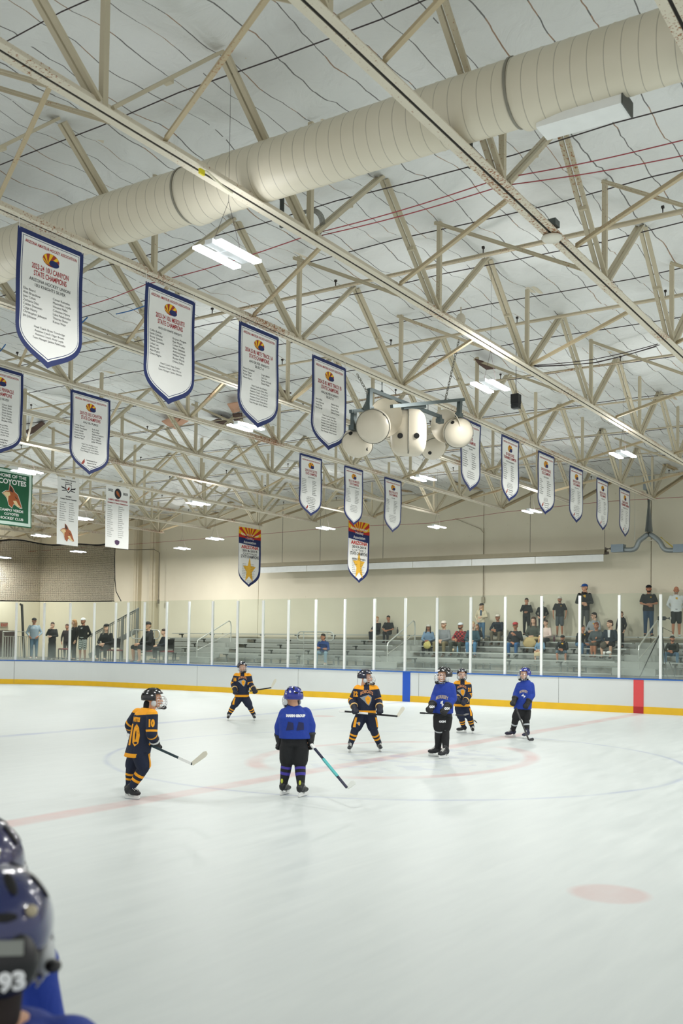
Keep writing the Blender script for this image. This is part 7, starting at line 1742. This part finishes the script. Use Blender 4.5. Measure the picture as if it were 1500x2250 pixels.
# -- blue jersey facing, tall black socks
dm = 17.0
st_b = at(923, 1566.4, dm-0.25); st_h = at(1018, 1572, dm+0.05); st_t = at(1028, 1571, dm+0.42)
Jm = dict(head=(974, 1482.5, 0), neck=(977, 1497, 0), sh0=(964, 1509, 0.05), sh1=(990.5, 1509, -0.05), el0=(955.5, 1533, 0.03), el1=(994, 1535, -0.06), wr0=(948, 1552, -0.14), wr1=(981, 1556, -0.20),
          pel=(972.5, 1562, 0), hem=(972, 1567, 0), hip0=(966, 1576, 0), hip1=(979, 1576, 0.05), kn0=(964.5, 1603, 0), kn1=(977, 1603, 0.02), _w=0.175)
r, P, s, je, pa, f, X, HM, fp = player('tallest child skater, in royal blue jersey and tall black socks, holding a stick level', 'blue', Jm, (-0.45, -0.9), (-0.85, -0.55), (((963, 1662.5), (949, 1661.5)), ((984.5, 1665.5), (966, 1667.3))), 1.06, hm_black, wht_i, None, (st_b, st_h), socks='black')
text_decal('MORRISEY', 0.055*s, 0.20*s, je, (P['sh0']+P['sh1'])/2-up*0.18*s+f*0.1, f, up, sil_i, r, 'chest_lettering', 0.003, arc=0.03)
v, fc = grid_poly([(-0.02, 0.03), (0.02, 0.05), (0.015, 0.0), (0.035, -0.02), (0.0, -0.06), (-0.005, -0.01), (-0.03, -0.005)], 0.02); decal('chest_mark', v, fc, je, (P['sh0']+P['sh1'])/2-up*0.26*s+f*0.1, f, up, wht_i, r, 0.005)
text_decal('CCM', 0.028*s, 0.085*s, pa, P['hip1'].lerp(P['kn1'], 0.30)+f*0.1, f, up, wht_i, r, 'pants_lettering', 0.004)
for i in (0, 1):
    gl_ = [o for o in r.children if o.name.startswith('glove')][i]
    try: text_decal('CCM', 0.030*s, 0.085*s, gl_, P['wr%d' % i]-FWD*0.1, -FWD, up, wht_i, r, 'glove_lettering', 0.004)
    except Exception: pass
stick((st_b, st_h, st_t), 1, 'black hockey stick held level across the thighs by the tall blue skater', mat('stick_black', '16171b', 0.35), mat('blade_dark', '2a2c30', 0.5), tape_m=glove_k, two=(0.55, 0.80, white_p))
# -- number 2x, partly hidden
d2 = 21.95
st_b = at(996, 1522, d2-0.20); st_h = at(1040, 1582, d2-0.35); st_t = at(1045, 1588, d2-0.05)
J2 = dict(head=(1014.5, 1480.5, 0), neck=(1015, 1494, 0), sh0=(1003, 1502, 0), sh1=(1028.5, 1505, 0), el0=(1000, 1522, 0.0), el1=(1030, 1528, -0.02), wr0=(1006, 1536, -0.22), wr1=(1021, 1541, -0.24),
          pel=(1015.5, 1546, 0), hem=(1014, 1552, 0), hip0=(1009, 1556, 0), hip1=(1022, 1556, 0), kn0=(1013.5, 1577, -0.05), kn1=(1031.5, 1576, -0.02), _w=0.185)
r, P, s, je, pa, f, X, HM, fp = player('child skater in navy and gold jersey standing behind the tall blue skater', 'gold', J2, (-0.25, -1.0), (0.0, -1.0), (((1023, 1610), (1005, 1610)), ((1036.5, 1608.5), (1040, 1613.0))), 0.97, hm_navy, wht_i, '2', (st_b, st_h))
cat_crest(je, (P['sh0']+P['sh1'])/2-up*0.17*s+f*0.1, f, s, r); text_decal('21', 0.08*s, 0.07*s, je, P['sh1'].lerp(P['el1'], 0.42), f+R0*0.3, up, gold_i, r, 'sleeve_number', 0.008)
side_panel(pa, P['hip1'].lerp(P['kn1'], 0.40), (f*0.8+R0*0.9), r, s)
stick((st_b, st_h, st_t), 1, 'white and dark hockey stick slanting down behind the tall blue skater', mat('stick_white', 'c7cbd0', 0.35), mat('blade_dark', '2a2c30', 0.5), two=(0.60, 0.98, mat('stick_black', '16171b', 0.35)))
# -- blue jersey at right
dr = 20.65
st_b = at(1133.5, 1556, dr-0.22); st_h = at(1161, 1627, dr-0.75); st_h.z = max(st_h.z, 0.04); st_t = at(1172, 1627, dr-0.75); st_t.z = max(st_t.z, 0.04)
Jr = dict(head=(1152, 1480, 0), neck=(1154.5, 1493, 0), sh0=(1141.5, 1505, 0.045), sh1=(1165.5, 1505, -0.045), el0=(1134, 1525, 0.02), el1=(1168, 1527, -0.05), wr0=(1129.5, 1539, -0.10), wr1=(1159, 1545, -0.18),
          pel=(1148.5, 1551, 0), hem=(1147.5, 1558, 0), hip0=(1141, 1562, 0), hip1=(1155, 1562, 0.03), kn0=(1132.5, 1579, -0.03), kn1=(1155, 1580, -0.02), _w=0.19)
r, P, s, je, pa, f, X, HM, fp = player('child skater in royal blue jersey at right looking left, stick blade on the ice', 'blue', Jr, (-0.40, -0.9), (-0.8, -0.6), (((1130, 1619.3), (1112, 1619.3)), ((1162, 1621.6), (1149, 1623))), 1.0, hm_blue, wht_i, None, (st_b, st_h), socks='blue', boots=mat('boot_blueblack', '1c1f3a', 0.4))
text_decal('MORRISEY', 0.050*s, 0.17*s, je, (P['sh0']+P['sh1'])/2-up*0.15*s+f*0.1, f, up, sil_i, r, 'chest_lettering', 0.003, arc=0.03)
v, fc = grid_poly([(-0.05, 0.0), (0.0, 0.05), (0.0, 0.015), (0.045, 0.0), (0.0, -0.05), (0.01, -0.01), (-0.02, -0.005)], 0.02); decal('chest_mark', v, fc, je, (P['sh0']+P['sh1'])/2-up*0.225*s+f*0.1, f, up, wht_i, r, 0.005)
stick((st_b, st_h, st_t), 1, 'black hockey stick with black blade on the ice held by the right blue skater', mat('stick_black', '16171b', 0.35), mat('blade_dark', '2a2c30', 0.5), tape_m=glove_k)

# ================================================================ two helmeted children close to the camera, out of focus
def near_kid(label, hp, d, look, s, txt, helm):
    hd = at(hp[0], hp[1], d); up = Vector((0, 0, 1)); f = (R0*look[0]+Vector((-math.sin(YAW), math.cos(YAW), 0))*look[1]).normalized(); X = f.cross(up).normalized()
    nk = hd-up*0.165*s-f*0.02; fz = 0.0; H_ = nk.z
    root = thing('child', (nk.x, nk.y, 0), label, 'person')
    hip = Vector((nk.x, nk.y, H_*0.58)); g = MB()
    def body(g, inf):
        g.loft([(hip-up*0.02, X*0.15*s*inf, f*0.11*s*inf), (hip.lerp(nk, 0.5), X*0.16*s*inf, f*0.12*s*inf), (nk-up*0.10*s, X*0.17*s*inf, f*0.12*s*inf), (nk-up*0.03*s, X*0.10*s*inf, f*0.09*s*inf)], 20, 2.3)
        for sd in (-1, 1):
            sh = nk-up*0.10*s+X*sd*0.165*s; el = sh-up*0.24*s+X*sd*0.05*s+f*0.03; wr = el-up*0.10*s+f*0.18*s-X*sd*0.06*s
            g.cap(sh, el, 0.055*s*inf, 0.045*s*inf); g.cap(el, wr, 0.045*s*inf, 0.035*s*inf)
    body(g, 0.85); g.cap(nk-up*0.03*s, hd-up*0.04*s, 0.05*s, 0.05*s)
    for sd in (-1, 1): g.cap(hip+X*sd*0.08*s, Vector((hip.x+X.x*sd*0.09, hip.y+X.y*sd*0.09, 0.42)), 0.075*s, 0.055*s); g.cap(Vector((hip.x+X.x*sd*0.09, hip.y+X.y*sd*0.09, 0.42)), Vector((hip.x+X.x*sd*0.09, hip.y+X.y*sd*0.09, 0.13)), 0.055*s, 0.04*s)
    bm_ = vox(g, 0.015, 2, 'body'); out = MB(); mesh_into(out, bm_)
    HM = Matrix.Translation(hd-up*0.02*s) @ Matrix.Rotation(math.atan2(f.x, -f.y), 4, 'Z') @ Matrix.Scale(1.06*s, 4); mesh_into(out, HEAD, HM)
    obj('body', out, [skin('light')], root, smooth=True)
    g = MB(); body(g, 1.15)
    for sd in (-1, 1): g.ell(nk-up*0.10*s+X*sd*0.155*s, (0.085*s, 0.085*s, 0.075*s))
    je = obj('jersey', vox(g, 0.012, 4, 'jersey'), two_tone('jersey_royal', ROYAL, ROYAL), root, smooth=True); set_pat(je, np.full(len(je.data.vertices), -1.0))
    g = MB(); g.loft([(hip-up*0.12, X*0.16*s, f*0.12*s), (hip+up*0.05, X*0.155*s, f*0.12*s)], 20, 2.3)
    for sd in (-1, 1):
        k_ = Vector((hip.x+X.x*sd*0.09, hip.y+X.y*sd*0.09, 0.42)); g.cap(hip+X*sd*0.08*s, k_+up*0.05, 0.11*s, 0.10*s)
    obj('hockey_pants', vox(g, 0.014, 3, 'pants'), mat('pants_black', '15171a', 0.8, bump=0.25), root, smooth=True)
    for sd in (-1, 1):
        k_ = Vector((hip.x+X.x*sd*0.09, hip.y+X.y*sd*0.09, 0.42)); a_ = Vector((k_.x, k_.y, 0.13)); g = MB(); g.cap(k_, a_.lerp(k_, 0.1), 0.075, 0.05); so = obj('sock', vox(g, 0.01, 3, 'sock'), two_tone('sock_black', '15171a', 'a9adb0'), root, smooth=True); set_pat(so, np.full(len(so.data.vertices), -1.0))
        skate(root, a_-f*0.08-up*0.13, a_+f*0.14-up*0.13, a_, s, boot_k)
    g = MB(); g.cap(nk-up*0.02*s-f*0.02, hd-up*0.06*s-f*0.03, 0.062*s, 0.070*s); obj('hair', vox(g, 0.01, 2, 'hair'), mat('hair_near', '241a16', 0.8, var=0.3, vscale=30), root, smooth=True)
    h = helmet(root, HM, s, helm, None, big=True)
    # rear pieces: dark back panel, grey clip plate, knobs, number sticker
    def B_(x, y, z): return HM @ Vector((x, y, z))
    HR = HM.to_3x3().normalized()
    g = MB(); g.ell(B_(-0.028, 0.112, -0.02), (0.082*s, 0.045*s, 0.075*s), HR); bp_ = obj('rear_panel', g, mat('panel_black', '101216', 0.35), h, smooth=True)
    g = MB(); g.box(B_(-0.055, 0.153, 0.020), (0.055*s, 0.008*s, 0.030*s), HR); obj('clip_plate', g, mat('plate_grey', '8d918c', 0.4, 0.4), h)
    for sx in (-1, 1):
        g = MB(); g.ell(B_(sx*0.085, 0.100, 0.075), (0.013*s, 0.010*s, 0.013*s), HR); obj('knob', g, mat('knob_tan', 'b0a68c', 0.4), h)
        g = MB(); g.ell(B_(sx*0.118, 0.03, -0.055), (0.018*s, 0.022*s, 0.014*s), HR); obj('cage_clip', g, mat('panel_black', '101216', 0.35), h)
    if txt:
        yv = HR @ Vector((0, 1, 0)); text_decal(txt, 0.040*s, 0.052*s, bp_, B_(-0.060, 0.15, -0.045), yv, HR @ Vector((0, 0, 1)), wht_i, h, 'number_sticker', 0.003, lift=0.003)
    return root
near_kid('blurred child in dark blue helmet numbered 93 at the lower left corner', (-6, 2035), 2.12, (-0.12, 1.0), 0.98, '93', mat('helmet_deepblue', '17235c', 0.2, coat=0.6, var=0.03))
near_kid('child in dark purple-blue helmet, mostly outside the left edge behind the nearer helmet', (-42, 1900), 2.8, (0.1, 1.0), 1.0, None, mat('helmet_purple', '262659', 0.2, coat=0.6, var=0.03))
